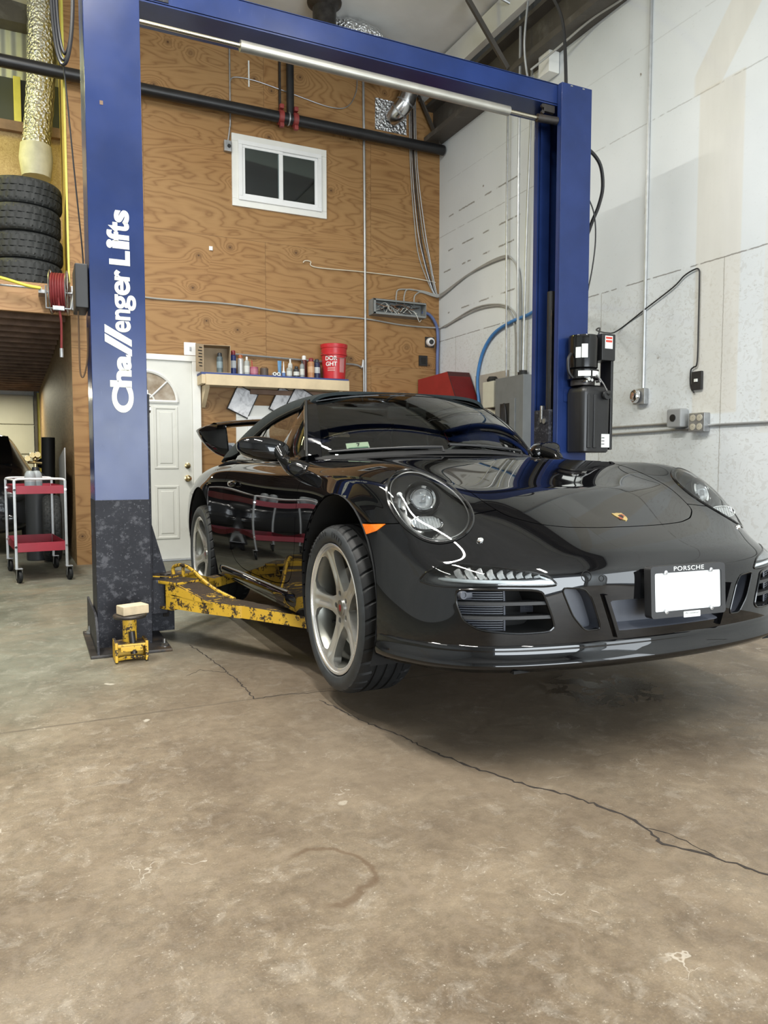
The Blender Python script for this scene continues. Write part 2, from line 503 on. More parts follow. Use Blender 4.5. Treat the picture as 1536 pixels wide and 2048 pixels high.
def painted_wall():
    n = NT('painted_board_wall'); p = n.pos(); x, y, z = n.xyz(p)
    base = n.ramp(n.noise(p, 1.1, 3), [(.3, (.60, .635, .65)), (.7, (.68, .71, .72))])
    # strand pattern showing through the paint, strongest low down
    v = n.new('ShaderNodeTexVoronoi', feature='F1'); v.inputs['Scale'].default_value = 36
    n.put(v.inputs['Vector'], n.vmul(n.vadd(p, n.vmul(n.noise(p, 8, 2, out=1), (.25, .25, .25))), (1, 1, 1.8)))
    t = n.xyz(v.outputs[1])[0]
    low = n.math('SUBTRACT', 1, n.step(z, 2.30, 2.5))
    c = n.mix(n.math('MULTIPLY', n.math('MULTIPLY', n.step(t, .72, .9), low), .36), base, (.47, .47, .45, 1))
    ed = n.noise(n.vmul(p, (1, 2, 3.5)), 16, 5, .7)
    c = n.mix(n.math('MULTIPLY', n.step(ed, .60, .68), n.math('MULTIPLY_ADD', low, .45, .12)), c, (.33, .32, .30, 1))
    # bare tan uprights where the paint stopped
    def band(y0, y1, z0, z1, f=.02):
        a = n.math('MULTIPLY', n.step(y, y0-f, y0), n.math('SUBTRACT', 1, n.step(y, y1, y1+f)))
        b = n.math('MULTIPLY', n.step(z, z0-f, z0), n.math('SUBTRACT', 1, n.step(z, z1, z1+f)))
        return n.math('MULTIPLY', a, b)
    tan = n.ramp(n.noise(n.vmul(p, (1, 3, .6)), 2, 3), [(.3, (.55, .51, .42)), (.7, (.66, .62, .53))])
    c = n.mix(n.math('MULTIPLY', band(3.66, 4.02, 1.35, 3.62), .5), c, tan)
    sl = n.math('ADD', n.math('MULTIPLY', n.math('SUBTRACT', y, 4.02), 1.25), n.math('SUBTRACT', z, 3.72))
    dg = n.math('MULTIPLY', n.math('SUBTRACT', 1, n.step(n.math('ABSOLUTE', n.math('ADD', sl, .10)), .20, .23)), n.math('MULTIPLY', n.step(z, 3.60, 3.63), n.math('SUBTRACT', 1, n.step(y, 4.06, 4.1))))
    c = n.mix(n.math('MULTIPLY', dg, .5), c, tan)
    c = n.mix(n.math('MULTIPLY', band(3.1, 3.45, 1.2, 4.2), .3), c, tan)
    # sheet joints and scars
    nz = n.noise(p, 30, 3)
    for zz, s in ((2.418, .9), (3.617, .45), (4.2, .2)):
        d = n.math('ABSOLUTE', n.math('SUBTRACT', z, n.math('MULTIPLY_ADD', nz, .010, zz-.005)))
        c = n.mix(n.math('MULTIPLY', n.math('MULTIPLY', n.math('SUBTRACT', 1, n.step(d, .002, .007)), n.step(n.noise(n.vmul(p, (1, 4, 1)), 2.2, 3), .36, .46)), s*.8), c, (.12, .105, .085, 1))
    for yy in (3.78, 5.02, 7.42):
        d = n.math('ABSOLUTE', n.math('SUBTRACT', y, n.math('MULTIPLY_ADD', nz, .010, yy-.005)))
        c = n.mix(n.math('MULTIPLY', n.math('MULTIPLY', n.math('SUBTRACT', 1, n.step(d, .001, .006)), n.math('LESS_THAN', z, 2.42)), .6), c, (.22, .2, .16, 1))
    # long scratches between the corner and the column
    for zz, y0, y1 in ((3.80, 6.2, 7.6), (3.42, 6.2, 7.6), (3.20, 6.3, 7.7), (2.72, 6.2, 7.6)):
        d = n.math('ABSOLUTE', n.math('SUBTRACT', z, n.math('MULTIPLY_ADD', nz, .016, zz-.008)))
        m = n.math('MULTIPLY', n.math('SUBTRACT', 1, n.step(d, .003, .012)), n.math('MULTIPLY', n.math('MULTIPLY', n.math('GREATER_THAN', y, y0), n.math('LESS_THAN', y, y1)), n.step(n.noise(n.vmul(p, (1, 3, .4)), 2.0, 2), .46, .54)))
        c = n.mix(n.math('MULTIPLY', m, .75), c, (.16, .14, .11, 1))
    sp = n.voro(n.vadd(p, n.vmul(n.noise(p, 14, 3, out=1), (0, .10, .14))), 3.4, out=0)
    sm = n.math('MULTIPLY', n.math('SUBTRACT', 1, n.step(sp, .035, .055)), n.step(n.noise(p, 2.4, 2), .55, .6))
    c = n.mix(n.math('MULTIPLY', sm, .75), c, (.17, .135, .095, 1))
    n.set(color=c, rough=.72, spec=.3)
    n.bump(n.math('MULTIPLY_ADD', ed, .6, n.math('MULTIPLY', nz, .3)), .18, .004)
    return n.m
M_wall = painted_wall()
def insulation():
    n = NT('ceiling_insulation'); p = n.pos()
    big = n.noise(n.vmul(p, (1, .35, 1)), 1.3, 3, .5)
    n.set(color=n.ramp(n.noise(p, 2, 4), [(.3, (.62, .62, .60)), (.7, (.74, .74, .72))]), rough=.6)
    n.bump(big, .6, .12)
    return n.m
M_insul = insulation()
def siding():
    n = NT('metal_siding'); x, y, z = n.xyz(n.pos())
    w = n.math('SINE', n.math('MULTIPLY', x, 62.0))
    n.set(color=n.ramp(n.noise(n.pos(), 3, 3), [(.3, (.44, .45, .36)), (.7, (.56, .57, .47))]), rough=.5)
    n.bump(w, .6, .02)
    return n.m
M_siding = siding()
M_brownsteel = simple('brown_painted_steel', (.075, .066, .055), .55, var=.2, vscale=4, dirt=(.13, .12, .105, 1), dscale=3)
M_lumber = simple('pale_lumber', (.62, .50, .32), .65, var=.14, vscale=5)
M_lumber_old = simple('dark_joist_lumber', (.20, .125, .085), .75, var=.3, vscale=5)
M_fascia = plywood('deck_lumber', (.42, .25, .12), (.27, .14, .06), knots=1.0, seams=False)
M_doorw = simple('white_door_paint', (.63, .63, .58), .42, var=.05, vscale=3, dirt=(.45, .44, .39, 1), dscale=5, dth=(.6, .85))
M_trimw = simple('white_trim_paint', (.74, .74, .70), .45, var=.04, vscale=4)
M_vinyl = simple('white_vinyl', (.78, .79, .79), .35, var=.03)
M_garage = simple('garage_door_panel', (.50, .49, .40), .5, var=.07, vscale=2)
M_yellowpaint = simple('yellow_painted_trim', (.62, .56, .10), .5, var=.1)
M_brass = simple('brass', (.62, .48, .25), .22, metal=1.0, var=.1)
M_pane_dark = thin_glass('window_pane', (.8, .85, .85), .0)
M_galv = simple('galvanised_steel', (.40, .41, .42), .36, metal=.75, var=.2, vscale=18)
M_conduit = simple('conduit_steel', (.40, .41, .41), .38, metal=.6, var=.12, vscale=14)
M_blackpipe = simple('black_iron_pipe', (.010, .010, .011), .38, var=.3, vscale=10)
M_rediron = simple('red_coupling', (.24, .035, .03), .5, var=.2)
M_cable = simple('grey_cable', (.33, .33, .31), .5, var=.1)
M_blackcable = simple('black_cable', (.012, .012, .013), .5)

# ---- shell
mb = MB(); mb.bx(-6.2, XR+.3, -5.5, 17.6, -.12, 0); floor = struct('floor', mb, M_conc)
mb = MB(); mb.bx(XP, XR+.25, YB, YB+.14, 0, 5.85); wall_back = struct('wall_back', mb, M_ply)
# the window hole is filled by the window unit, the door stands in front of the sheet
mb = MB(); mb.bx(XR, XR+.18, -1.2, YB+.14, 0, 5.6); mb.bx(XR, XR+.18, -5.5, -3.6, 0, 5.6); mb.bx(XR, XR+.18, -3.6, -1.2, 2.45, 5.6); wall_right = struct('wall_right', mb, M_wall)
mb = MB(); mb.v = [(-6.2, -5.5, ceil_z(-6.2)), (XR+.2, -5.5, ceil_z(XR+.2)), (XR+.2, 17.6, ceil_z(XR+.2)), (-6.2, 17.6, ceil_z(-6.2))]
mb.v += [(x, y, z+.15) for x, y, z in mb.v]; mb.f = [(0, 1, 2, 3), (7, 6, 5, 4), (0, 4, 5, 1), (1, 5, 6, 2), (2, 6, 7, 3), (3, 7, 4, 0)]; mb.mi = [0]*6
struct('ceiling', mb, M_insul)
mb = MB(); mb.bx(-6.2, -6.0, -5.5, 17.6, 0, 6.3); struct('wall_left', mb, M_wall)
# partition below and beside the loft, running away from the back wall
def skew_wall(b, y0, y1, z0, z1, x0, x1, th):
    k = len(b.v)
    b.v += [(x0, y0, z0), (x0+th, y0, z0), (x1+th, y1, z0), (x1, y1, z0), (x0, y0, z1), (x0+th, y0, z1), (x1+th, y1, z1), (x1, y1, z1)]
    b.f += [tuple(i+k for i in f) for f in ((0, 3, 2, 1), (4, 5, 6, 7), (0, 1, 5, 4), (1, 2, 6, 5), (2, 3, 7, 6), (3, 0, 4, 7))]; b.mi += [0]*6
mb = MB(); skew_wall(mb, YB+.005, 16.5, 0, 2.60, XP, .17, .12); struct('wall_bay', mb, M_ply_dim)
mb = MB(); skew_wall(mb, YB+.005, 9.1, 2.66, 5.75, XP, XP, .12); struct('wall_loft_side', mb, M_ply_yel)
mb = MB(); mb.bx(XP-.014, XP+.004, YB-.012, YB+.01, 2.70, 5.66); struct('trim_1', mb, M_yellowpaint)
mb = MB(); mb.bx(-6.0, XP, 9.0, 9.12, 2.66, 4.48); struct('wall_loft_back', mb, M_osb)
mb = MB(); mb.bx(-6.0, XP, 9.06, 9.12, 4.48, 5.62); struct('wall_loft_siding', mb, M_siding)
mb = MB(); mb.bx(-6.0, XP+.1, 8.85, 9.05, 5.52, 5.80); struct('trim_2', mb, M_brownsteel)
mb = MB(); mb.bx(-6.0, XP, 8.93, 9.05, 4.46, 4.56); struct('trim_3', mb, M_lumber_old)
mb = MB(); mb.bx(-6.0, XP, 9.03, 9.06, 4.56, 5.03); struct('loft_gap_sheet', mb, simple('loft_gap_shade', (.05, .055, .05), .8))  # dark sheet standing in for the shade of the loft opening
mb = MB(); mb.bx(-.065, .005, 8.94, 9.03, 4.55, 5.02, .004); struct('trim_5', mb, M_yellowpaint)
mb = MB(); mb.bx(-6.0, .32, 16.5, 16.62, 0, 2.7); struct('wall_bay_back', mb, M_wall)
# garage door of the bay
g = MB(); g.bx(-3.6, .07, 16.44, 16.50, 0, 2.34); gd = struct('door_2', g, M_garage)
for k in range(4):
    b = MB(); b.bx(-3.6, .065, 16.40, 16.445, .02+k*.58, .58+k*.58, .012); obj('door_panel', b, M_garage, gd)
b = MB(); b.bx(.075, .125, 16.30, 16.5, 0, 2.40); obj('door_track', b, M_brownsteel, gd)
mb = MB(); mb.bx(.13, .21, 16.36, 16.5, 0, 2.38); struct('trim_6', mb, M_yellowpaint)
# loft deck: board, fascia and joists
mb = MB(); mb.bx(-6.0, XP, YB+.03, 9.05, 2.60, 2.66); struct('loft_deck', mb, M_osb)
mb = MB(); mb.bx(-6.0, XP+.02, YB-.03, YB+.02, 2.39, 2.665, .003); struct('trim_7', mb, M_fascia)
mb = MB(); mb.bx(-6.0, .36, 9.05, 16.5, 2.60, 2.66); struct('bay_ceiling', mb, M_lumber_old)
for k in range(22):
    yy = YB+.42+k*.40
    mb = MB(); mb.bx(-6.0, .355-.02*max(0, (yy-YB)/9)-.16*(yy-YB)/8.7, yy, yy+.045, 2.40, 2.60); struct('joist', mb, M_lumber_old)
# eave beam along the head of the right wall, and the pale strip above it
mb = MB(); mb.bx(4.18, XR, -5.4, YB, 4.665, 4.72); mb.bx(4.30, 4.34, -5.4, YB, 4.70, 5.04); mb.bx(4.18, XR, -5.4, YB, 5.02, 5.06)
struct('eave_beam', mb, M_brownsteel)
mb = MB(); mb.bx(4.10, 4.17, -5.4, YB-.02, 5.10, 5.34); struct('trim_8', mb, M_trimw)
# front of the shop: wall with the big open doorway behind the camera
mb = MB(); mb.bx(4.30, XR+.1, -5.5, -5.3, 0, 5.6); mb.bx(-6.0, -1.7, -5.5, -5.3, 0, 6.3); mb.bx(-1.7, 4.30, -5.5, -5.3, 3.7, 6.0)
struct('wall_front', mb, M_wall)

# ---- floor cracks: thin dark fissures lying in the slab
M_crack = simple('crack_dark', (.022, .016, .012), .9)
def crack(pts, w, seed):
    rnd = random.Random(seed); P = []
    for i in range(len(pts)-1):
        a = Vector((*pts[i], 0)); c = Vector((*pts[i+1], 0)); k = max(2, int((c-a).length/.018))
        for q in range(k):
            P.append(a.lerp(c, q/k)+Vector((rnd.uniform(-.007, .007), rnd.uniform(-.007, .007), 0)))
    P.append(Vector((*pts[-1], 0))); b = MB(); L = []; Rr = []
    for i, p in enumerate(P):
        t = P[min(i+1, len(P)-1)]-P[max(i-1, 0)]; nn = Vector((-t.y, t.x, 0)).normalized(); ww = w*rnd.uniform(.35, 1.15)*(1 if 0 < i < len(P)-1 else .2)
        L.append(p+nn*ww); Rr.append(p-nn*ww)
    rows = []
    for l, r in zip(L, Rr): rows.append([(l.x, l.y, .0003), (l.x, l.y, .0008), (r.x, r.y, .0008), (r.x, r.y, .0003)])
    b.grid(rows)
    return obj('crack', b, M_crack, floor, smooth=0)
CR = [
    ([(0.753, 4.081), (0.789, 3.742), (0.811, 3.461), (0.824, 3.276), (0.817, 3.017)], 0.0035),
    ([(0.817, 3.017), (0.932, 3.023), (1.101, 2.990), (1.275, 2.956)], 0.002),
    ([(1.063, 2.887), (1.117, 2.592), (1.181, 2.374), (1.216, 2.211)], 0.0035),
    ([(1.216, 2.211), (1.258, 2.049), (1.310, 1.925), (1.352, 1.825), (1.411, 1.732), (1.456, 1.631), (1.477, 1.554), (1.479, 1.480), (1.457, 1.387), (1.506, 1.320), (1.542, 1.245), (1.586, 1.155)], 0.0056),
    ([(1.479, 1.480), (1.519, 1.421), (1.515, 1.359), (1.529, 1.293)], 0.002),
    ([(0.811, 3.461), (0.702, 3.559), (0.623, 3.485)], 0.0015),
]
for pts, w in CR: crack(pts, w, 3)
# ================================================================== two-post lift
def blue_paint():
    n = NT('lift_blue_paint'); p = n.pos(); x, y, z = n.xyz(p)
    nz = n.noise(p, 3, 4)
    blue = n.ramp(nz, [(.3, (.010, .023, .090)), (.7, (.016, .034, .130))])
    sc_ = n.noise(n.vmul(p, (60, 60, 7)), 1.2, 5, .7)
    blue = n.mix(n.math('MULTIPLY', n.step(sc_, .66, .74), .35), blue, (.07, .09, .18, 1))
    rough = n.math('MULTIPLY_ADD', n.noise(p, 8, 4), .14, .17)
    n.set(color=blue, rough=rough, spec=.36)
    return n.m
M_blue = blue_paint()
def scuffed_black():
    n = NT('scuffed_black_paint'); p = n.pos()
    a = n.noise(n.vmul(p, (1, 1, 1.3)), 16, 6, .72); b_ = n.noise(n.vmul(p, (22, 22, 90)), 1, 4, .7); c_ = n.noise(p, 70, 4, .7)
    c = n.ramp(n.noise(p, 4, 4), [(.3, (.010, .010, .014)), (.7, (.024, .025, .032))])
    m = n.math('MAXIMUM', n.math('MULTIPLY', n.step(a, .53, .66), .55), n.math('MULTIPLY', n.step(c_, .60, .66), .6))
    c = n.mix(m, c, (.13, .13, .145, 1))
    n.set(color=c, rough=.5, spec=.22)
    return n.m
M_scuff = scuffed_black()
def chipped_yellow():
    n = NT('chipped_yellow_paint'); p = n.obj()
    a = n.noise(p, 14, 8, .74); b_ = n.noise(p, 85, 5, .7)
    m = n.step(n.math('MULTIPLY_ADD', b_, .35, n.math('MULTIPLY', a, .75)), .575, .60)
    x, y, z = n.xyz(n.new('ShaderNodeNewGeometry').outputs['Normal'])
    up = n.math('MULTIPLY', n.step(n.math('ABSOLUTE', z), .80, .95), 1.0)
    worn = n.math('MAXIMUM', m, n.math('MULTIPLY', n.step(a, .34, .44), up))
    y_ = n.ramp(n.noise(p, 4, 3), [(.3, (.62, .36, .030)), (.7, (.78, .48, .045))])
    c = n.mix(worn, y_, n.ramp(b_, [(.3, (.018, .013, .010)), (.7, (.055, .035, .022))]))
    n.set(color=c, rough=n.math('MULTIPLY_ADD', worn, .25, .42))
    n.bump(n.math('MULTIPLY', worn, -1), .25, .003)
    return n.m
M_yel = chipped_yellow()
M_dirtysteel = simple('greasy_dark_steel', (.05, .045, .042), .42, metal=.6, var=.35, vscale=14, dirt=(.10, .07, .045, 1), dscale=9)
M_letter = simple('lift_lettering_cream', (.80, .79, .64), .5, var=.06, vscale=12, dirt=(.45, .45, .42, 1), dscale=22, dth=(.66, .72))
M_bronze = simple('oiled_bar_steel', (.52, .48, .38), .25, metal=1.0, var=.15, vscale=20)
M_foam = simple('sleeve_steel', (.40, .39, .35), .38, metal=.75, var=.12, vscale=8)
M_woodblock = simple('wood_block', (.62, .50, .33), .75, var=.18, vscale=18, bump=.2, bscale=60)

lift = thing('two_post_lift', 'blue two-post car lift straddling the black car, black scuffed column feet and yellow arms', 'car lift', (1.90, 4.30, 0))
PY0, PY1, PZ = 4.15, 4.45, 3.52
for sg, xo, xi in ((-1, .293, .565), (1, 3.515, 3.262)):
    t = .012; lip = .045
    def chan(z0, z1, b, e=0.0):
        xa, xb = min(xo, xi), max(xo, xi)
        b.bx(xa-e, xb+e, PY0-e, PY0+t, z0, z1, .003)            # front flange
        b.bx(xa-e, xb+e, PY1-t, PY1+e, z0, z1, .003)            # back flange
        b.bx(xo-e if sg < 0 else xo-t, xo+t if sg < 0 else xo+e, PY0+t, PY1-t, z0, z1)   # web
        b.bx(xi-t if sg < 0 else xi, xi if sg < 0 else xi+t, PY0+t, PY0+lip, z0, z1); b.bx(xi-t if sg < 0 else xi, xi if sg < 0 else xi+t, PY1-lip, PY1-t, z0, z1)
    b = MB(); chan(.0, PZ, b); col = obj('column', b, M_blue, lift, world=True)
    b = MB(); chan(.012, .795, b, .0018); obj('column_foot', b, M_scuff, col, world=True, label='black scuffed lower part of the column')
    for dx in (.05, .15): b = MB(); b.box((min(xo, xi)+dx+.03, PY0-.001, PZ-.012), (.018, .004, .009), .002); obj('column_rivet', b, M_steel, col, world=True)
    b = MB(); b.bx(min(xo, xi)-.05, max(xo, xi)+.08 if sg < 0 else max(xo, xi)+.05, 3.985, 4.62, 0, .016, .003)
    base = obj('base_plate', b, M_dirtysteel, lift, world=True)
    # stiffener plates
    b = MB(); b.prism([(3.99, 0.004), (4.72, .004), (4.72, .20), (4.16, .20), (4.10, .185), (4.05, .13), (3.995, .03)], Matrix(((0, 0, 1, 0), (1, 0, 0, 0), (0, 1, 0, 0), (0, 0, 0, 1))), (.276 if sg < 0 else 3.52), (.287 if sg < 0 else 3.531))
    obj('side_gusset', b, M_scuff, lift, world=True)
    b = MB(); pts = [(.565, .012), (.735, .012), (.735, .20), (.572, .80), (.565, .80)]
    if sg > 0: pts = [(3.827-x, z) for x, z in pts]
    b.prism(pts, Matrix(((1, 0, 0, 0), (0, 0, 1, 0), (0, 1, 0, 0), (0, 0, 0, 1))), 4.452, 4.466)
    obj('rear_gusset', b, M_scuff, lift, world=True)
    for bx_, by_ in ((.615, 4.06), (.655, 4.53), (.275, 4.56)):
        xx = bx_ if sg < 0 else 3.827-bx_
        b = MB(); b.cyl((xx, by_, .012), (xx, by_, .055), .010, seg=10); b.cyl((xx, by_, .016), (xx, by_, .034), .019, seg=6); b.cyl((xx, by_, .014), (xx, by_, .018), .026)
        obj('anchor_bolt', b, M_steel, base, world=True)
    # carriage riding in the channel, its cylinder above
    m = 1 if sg < 0 else -1
    X = lambda d: (xi+d*m)
    b = MB(); b.bx(*sorted((X(-.14), X(.020))), 4.215, 4.385, .17, 1.36, .006); b.bx(*sorted((X(.0), X(.10))), 4.23, 4.37, .155, .345, .006)
    ca = obj('carriage', b, M_scuff, lift, world=True)
    b = MB(); b.box((X(.012), 4.30, 1.33), (.028, .022, .12), .004); b.cyl((X(.02), 4.26, 1.28), (X(.03), 4.26, 1.28), .018); obj('carriage_latch', b, M_steel, ca, world=True)
    b = MB(); b.cyl((X(-.055), 4.30, 1.33), (X(-.055), 4.30, 2.18), .032, seg=20); cy = obj('lift_cylinder', b, M_blackpipe, lift, world=True)
    b = MB(); b.cyl((X(-.03), 4.265, 1.30), (X(-.03), 4.265, 2.05), .007); obj('lift_chain', b, M_dirtysteel, cy, world=True)
    # inner strip: wear pads
    b = MB(); b.bx(*sorted((X(-.10), X(-.02))), 4.40, 4.435, 0.2, 3.45); obj('slide_rail', b, M_blue, col, world=True)
# lettering up the left column's front
bl = 'lettering'
ML = Matrix(((0, -1, 0, 0), (0, 0, -1, 0), (1, 0, 0, 0), (0, 0, 0, 1)))    # text x -> up, text y -> -x, normal -> -y
def let(txt, size, zc, xc, bold, shear=0, xs=1.0, sp=1.0):
    M2 = Matrix.Translation((xc, PY0-.0012, zc)) @ ML
    return text_mesh(txt, size, M2, .0016, spacing=sp, bold=bold, shear=shear, xs=xs)
col_l = [o for o in lift.children if o.name.startswith('column')][0]
def place(txt, z0, z1, x_top, x_bot, bold, shear=0, sp=.97):
    """letters between heights z0..z1 (their length) and columns x_top (tops) .. x_bot (feet)"""
    tm = let(txt, .2, 0, 0, bold, shear, 1.0, sp)
    zs = [v[2] for v in tm.v]; xs_ = [v[0] for v in tm.v]
    a = (z1-z0)/(max(zs)-min(zs)); c_ = (x_bot-x_top)/(max(xs_)-min(xs_))
    tm.v = [((v[0]-min(xs_))*c_+x_top, v[1], (v[2]-min(zs))*a+z0) for v in tm.v]
    for ch in (0,): pass
    return tm
seq = [('C', 1.252, 1.386, .388, .496, .0085), ('h', 1.384, 1.474, .381, .488, .0085), ('a', 1.470, 1.553, .417, .489, .0085), ('en', 1.668, 1.785, .413, .489, .0045), ('g', 1.782, 1.860, .413, .518, .0045), ('e', 1.858, 1.932, .413, .490, .0045), ('r', 1.932, 1.985, .413, .489, .006), ('L', 2.010, 2.085, .390, .492, .0085), ('i', 2.092, 2.135, .378, .490, .009), ('f', 2.130, 2.184, .380, .490, .0075), ('t', 2.176, 2.228, .388, .491, .0075), ('s', 2.226, 2.290, .418, .492, .0085)]
for s_, z0, z1, x0, x1, bo in seq:
    obj('lettering', place(s_, z0, z1, x0, x1, bo), M_letter, col_l, world=True, smooth=0)
for dz in (0, .050):   # the two slanted strokes
    b = MB(); MZ = Matrix(((1, 0, 0, 0), (0, 0, 1, 0), (0, 1, 0, 0), (0, 0, 0, 1)))
    b.prism([(.360, 1.616+dz*.95), (.360, 1.656+dz*.95), (.492, 1.580+dz), (.492, 1.545+dz)], MZ, PY0-.002, PY0-.0004)
    obj('lettering', b, M_letter, col_l, world=True, smooth=0)
b = MB(); b.bx(.362, .378, PY0-.0015, PY0-.0004, 2.80, 2.82); obj('tape_scrap', b, simple('tape_brown', (.16, .10, .06), .7), col_l, world=True)
# overhead beam, its safety bar and the sleeve
b = MB(); b.bx(.40, 3.42, 4.20, 4.45, 3.385, 3.40, .002); b.bx(.40, 3.42, 4.20, 4.212, 3.39, 3.525, .003); b.bx(.40, 3.42, 4.438, 4.45, 3.39, 3.525, .003); b.bx(.40, 3.42, 4.20, 4.45, 3.515, 3.527, .003)
beam = obj('overhead_beam', b, M_blue, lift, world=True)
b = MB(); b.cyl((.56, 4.215, 3.29), (3.13, 4.215, 3.285), .0125, seg=14); bar = obj('shutoff_bar', b, M_bronze, lift, world=True)
b = MB(); b.cyl((1.105, 4.215, 3.287), (2.885, 4.215, 3.283), .030, seg=20); obj('bar_sleeve', b, M_foam, bar, world=True, label='thicker steel sleeve over the bar')
b = MB(); b.cyl((3.11, 4.215, 3.285), (3.262, 4.20, 3.285), .026, seg=14); obj('bar_bracket', b, M_dirtysteel, bar, world=True)
b = MB(); b.box((3.205, 4.22, 3.36), (.09, .03, .05), .006); b.cyl((3.14, 4.205, 3.36), (3.14, 4.19, 3.36), .012); b.cyl((3.14, 4.205, 3.32), (3.14, 4.19, 3.32), .012); obj('limit_switch', b, M_dirtysteel, beam, world=True)
b = MB(); b.bx(.575, .72, 4.195, 4.20, 3.405, 3.50, .003); obj('joint_plate', b, M_scuff, beam, world=True)
# arms: a box section that slants down from the carriage, fork at the root, pad at the tip
def arm(root, tip, w0, w1, h, brace=True, pad=True):
    root = Vector(root); tip = Vector(tip)
    d = (tip-root); L = d.length; d.normalize(); s = Vector((0, 0, 1)).cross(d).normalized(); u = d.cross(s)
    M = Matrix((d, s, u)).transposed().to_4x4(); M.translation = root
    R4 = M.to_3x3().to_4x4()
    vs = []
    for x, w in ((.10, w0), (.34, w0), (L*.55, w1*1.05), (L*.56, w1*.86), (L, w1*.86)):
        hh = h*(1-.22*x/L)
        vs.append([M @ Vector((x, -w/2, -hh/2)), M @ Vector((x, w/2, -hh/2)), M @ Vector((x, w/2, hh/2)), M @ Vector((x, -w/2, hh/2))])
    b = MB(); b.grid([r+[r[0]] for r in vs]); b.add(vs[0], [(3, 2, 1, 0)]); b.add(vs[-1], [(0, 1, 2, 3)])
    a = obj('swing_arm', b, M_yel, lift, world=True, smooth=20)
    top = .098
    b = MB(); b.cyl(root+Vector((0, 0, -h*.9)), root+Vector((0, 0, top+.02)), .030, seg=16); b.cyl(root+Vector((0, 0, -h*1.5)), root+Vector((0, 0, -h*.9)), .018, seg=6)
    b.box(M @ Vector((.035, 0, .030)), (.10, w0*.72, .105), .012, R4); obj('pivot_pin', b, M_dirtysteel, a, world=True)
    b = MB()
    b.box(M @ Vector((.07, 0, top+.004)), (.26, w0*1.08, .020), .005, R4); obj('arm_fork', b, M_yel, a, world=True); b = MB(); b.box(M @ Vector((.05, 0, -h*.55)), (.20, w0*1.0, .018), .005, R4)
    obj('arm_fork', b, M_yel, a, world=True)
    for sd in (-1, 1):     # slanted cheek plates from the top fork down onto the arm
        b = MB(); MM = M @ Matrix(((1, 0, 0, 0), (0, 0, 1, sd*w0*.47), (0, 1, 0, 0), (0, 0, 0, 1)))
        b.prism([(.10, top-.006), (.20, top-.006), (.47, h*.36), (.36, h*.36), (.14, top-.055), (.14, h*.4), (.10, h*.4)], MM, -.006, .006)
        obj('cheek_plate', b, M_yel, a, world=True, smooth=20)
    b = MB(); b.box(M @ Vector((.30, 0, .066)), (.27, w0*.9, .010), .003, M.to_3x3().to_4x4() @ Matrix.Rotation(.26, 4, 'Y')); obj('slope_plate', b, M_yel, a, world=True)
    if brace:
        b = MB(); q = [M @ Vector(p) for p in ((-.02, w0*.5, top+.01), (-.02, w0*.5, top+.065), (.10, w0*.5, top+.075), (.30, w0*.48, top-.02), (.48, w0*.46, h*.42))]
        b.tube(smooth_path(q, 5), .0105, 8); b.tube([M @ Vector((.06, w0*.5, top+.01)), M @ Vector((.06, w0*.5, top+.07))], .010, 6)
        obj('arm_guard', b, M_yel, a, world=True)
    if pad:
        b = MB(); q = tip-d*.06; b.cyl(q+Vector((0, 0, h*.2)), Vector((q.x, q.y, .272)), .035, seg=16); b.cyl((q.x, q.y, .272), (q.x, q.y, .296), .062, seg=24)
        obj('arm_pad', b, M_dirtysteel, a, world=True)
    return a
arm((.665, 4.31, .232), (1.245, 3.28, .232), .155, .115, .072)
arm((.675, 4.37, .240), (1.26, 5.02, .225), .150, .100, .070, brace=False)
arm((3.162, 4.31, .232), (2.70, 3.30, .232), .155, .115, .072)
arm((3.152, 4.37, .240), (2.66, 5.02, .225), .150, .100, .070, brace=False)
# loose screw pad at the foot of the left column
sp_ = thing('lift_pad', 'yellow screw lift pad with chipped paint standing at the foot of the left column', 'lift pad', (.425, 3.90, 0))
b = MB(); b.box((0, 0, .085), (.150, .12, .020), .006); b.box((-.072, 0, .055), (.014, .13, .10), .004); b.box((.072, 0, .055), (.014, .13, .10), .004); b.box((0, .03, .05), (.14, .02, .08), .004); b.box((0, -.058, .07), (.105, .012, .028), .003)
b.tube([(-.072, -.02, .012), (-.03, -.03, .020), (.03, -.03, .020), (.072, -.02, .012)], .010, 6)
obj('socket_bracket', b, M_yel, sp_)
b = MB(); b.cyl((0, .015, .07), (0, .015, .215), .034, seg=20); obj('pad_post', b, M_yel, sp_)
b = MB(); b.cyl((0.012, -.045, .04), (.004, -.03, .150), .016, seg=12); obj('lock_pin', b, M_dirtysteel, sp_)
b = MB(); b.lathe([(.0, .210), (.05, .210), (.078, .216), (.082, .226), (.078, .232), (.0, .230)], seg=28); obj('pad_plate', b, M_dirtysteel, sp_)
wb = MB().box((0, 0, .024), (.135, .085, .046), .005); tag(obj('wood_block', wb, M_woodblock, loc=None), 'pale offcut of lumber lying on top of the yellow screw pad', 'wood block')
o = bpy.data.objects['wood_block']; o.location = (.440, 3.905, .2315); o.rotation_euler = (0, 0, .32)
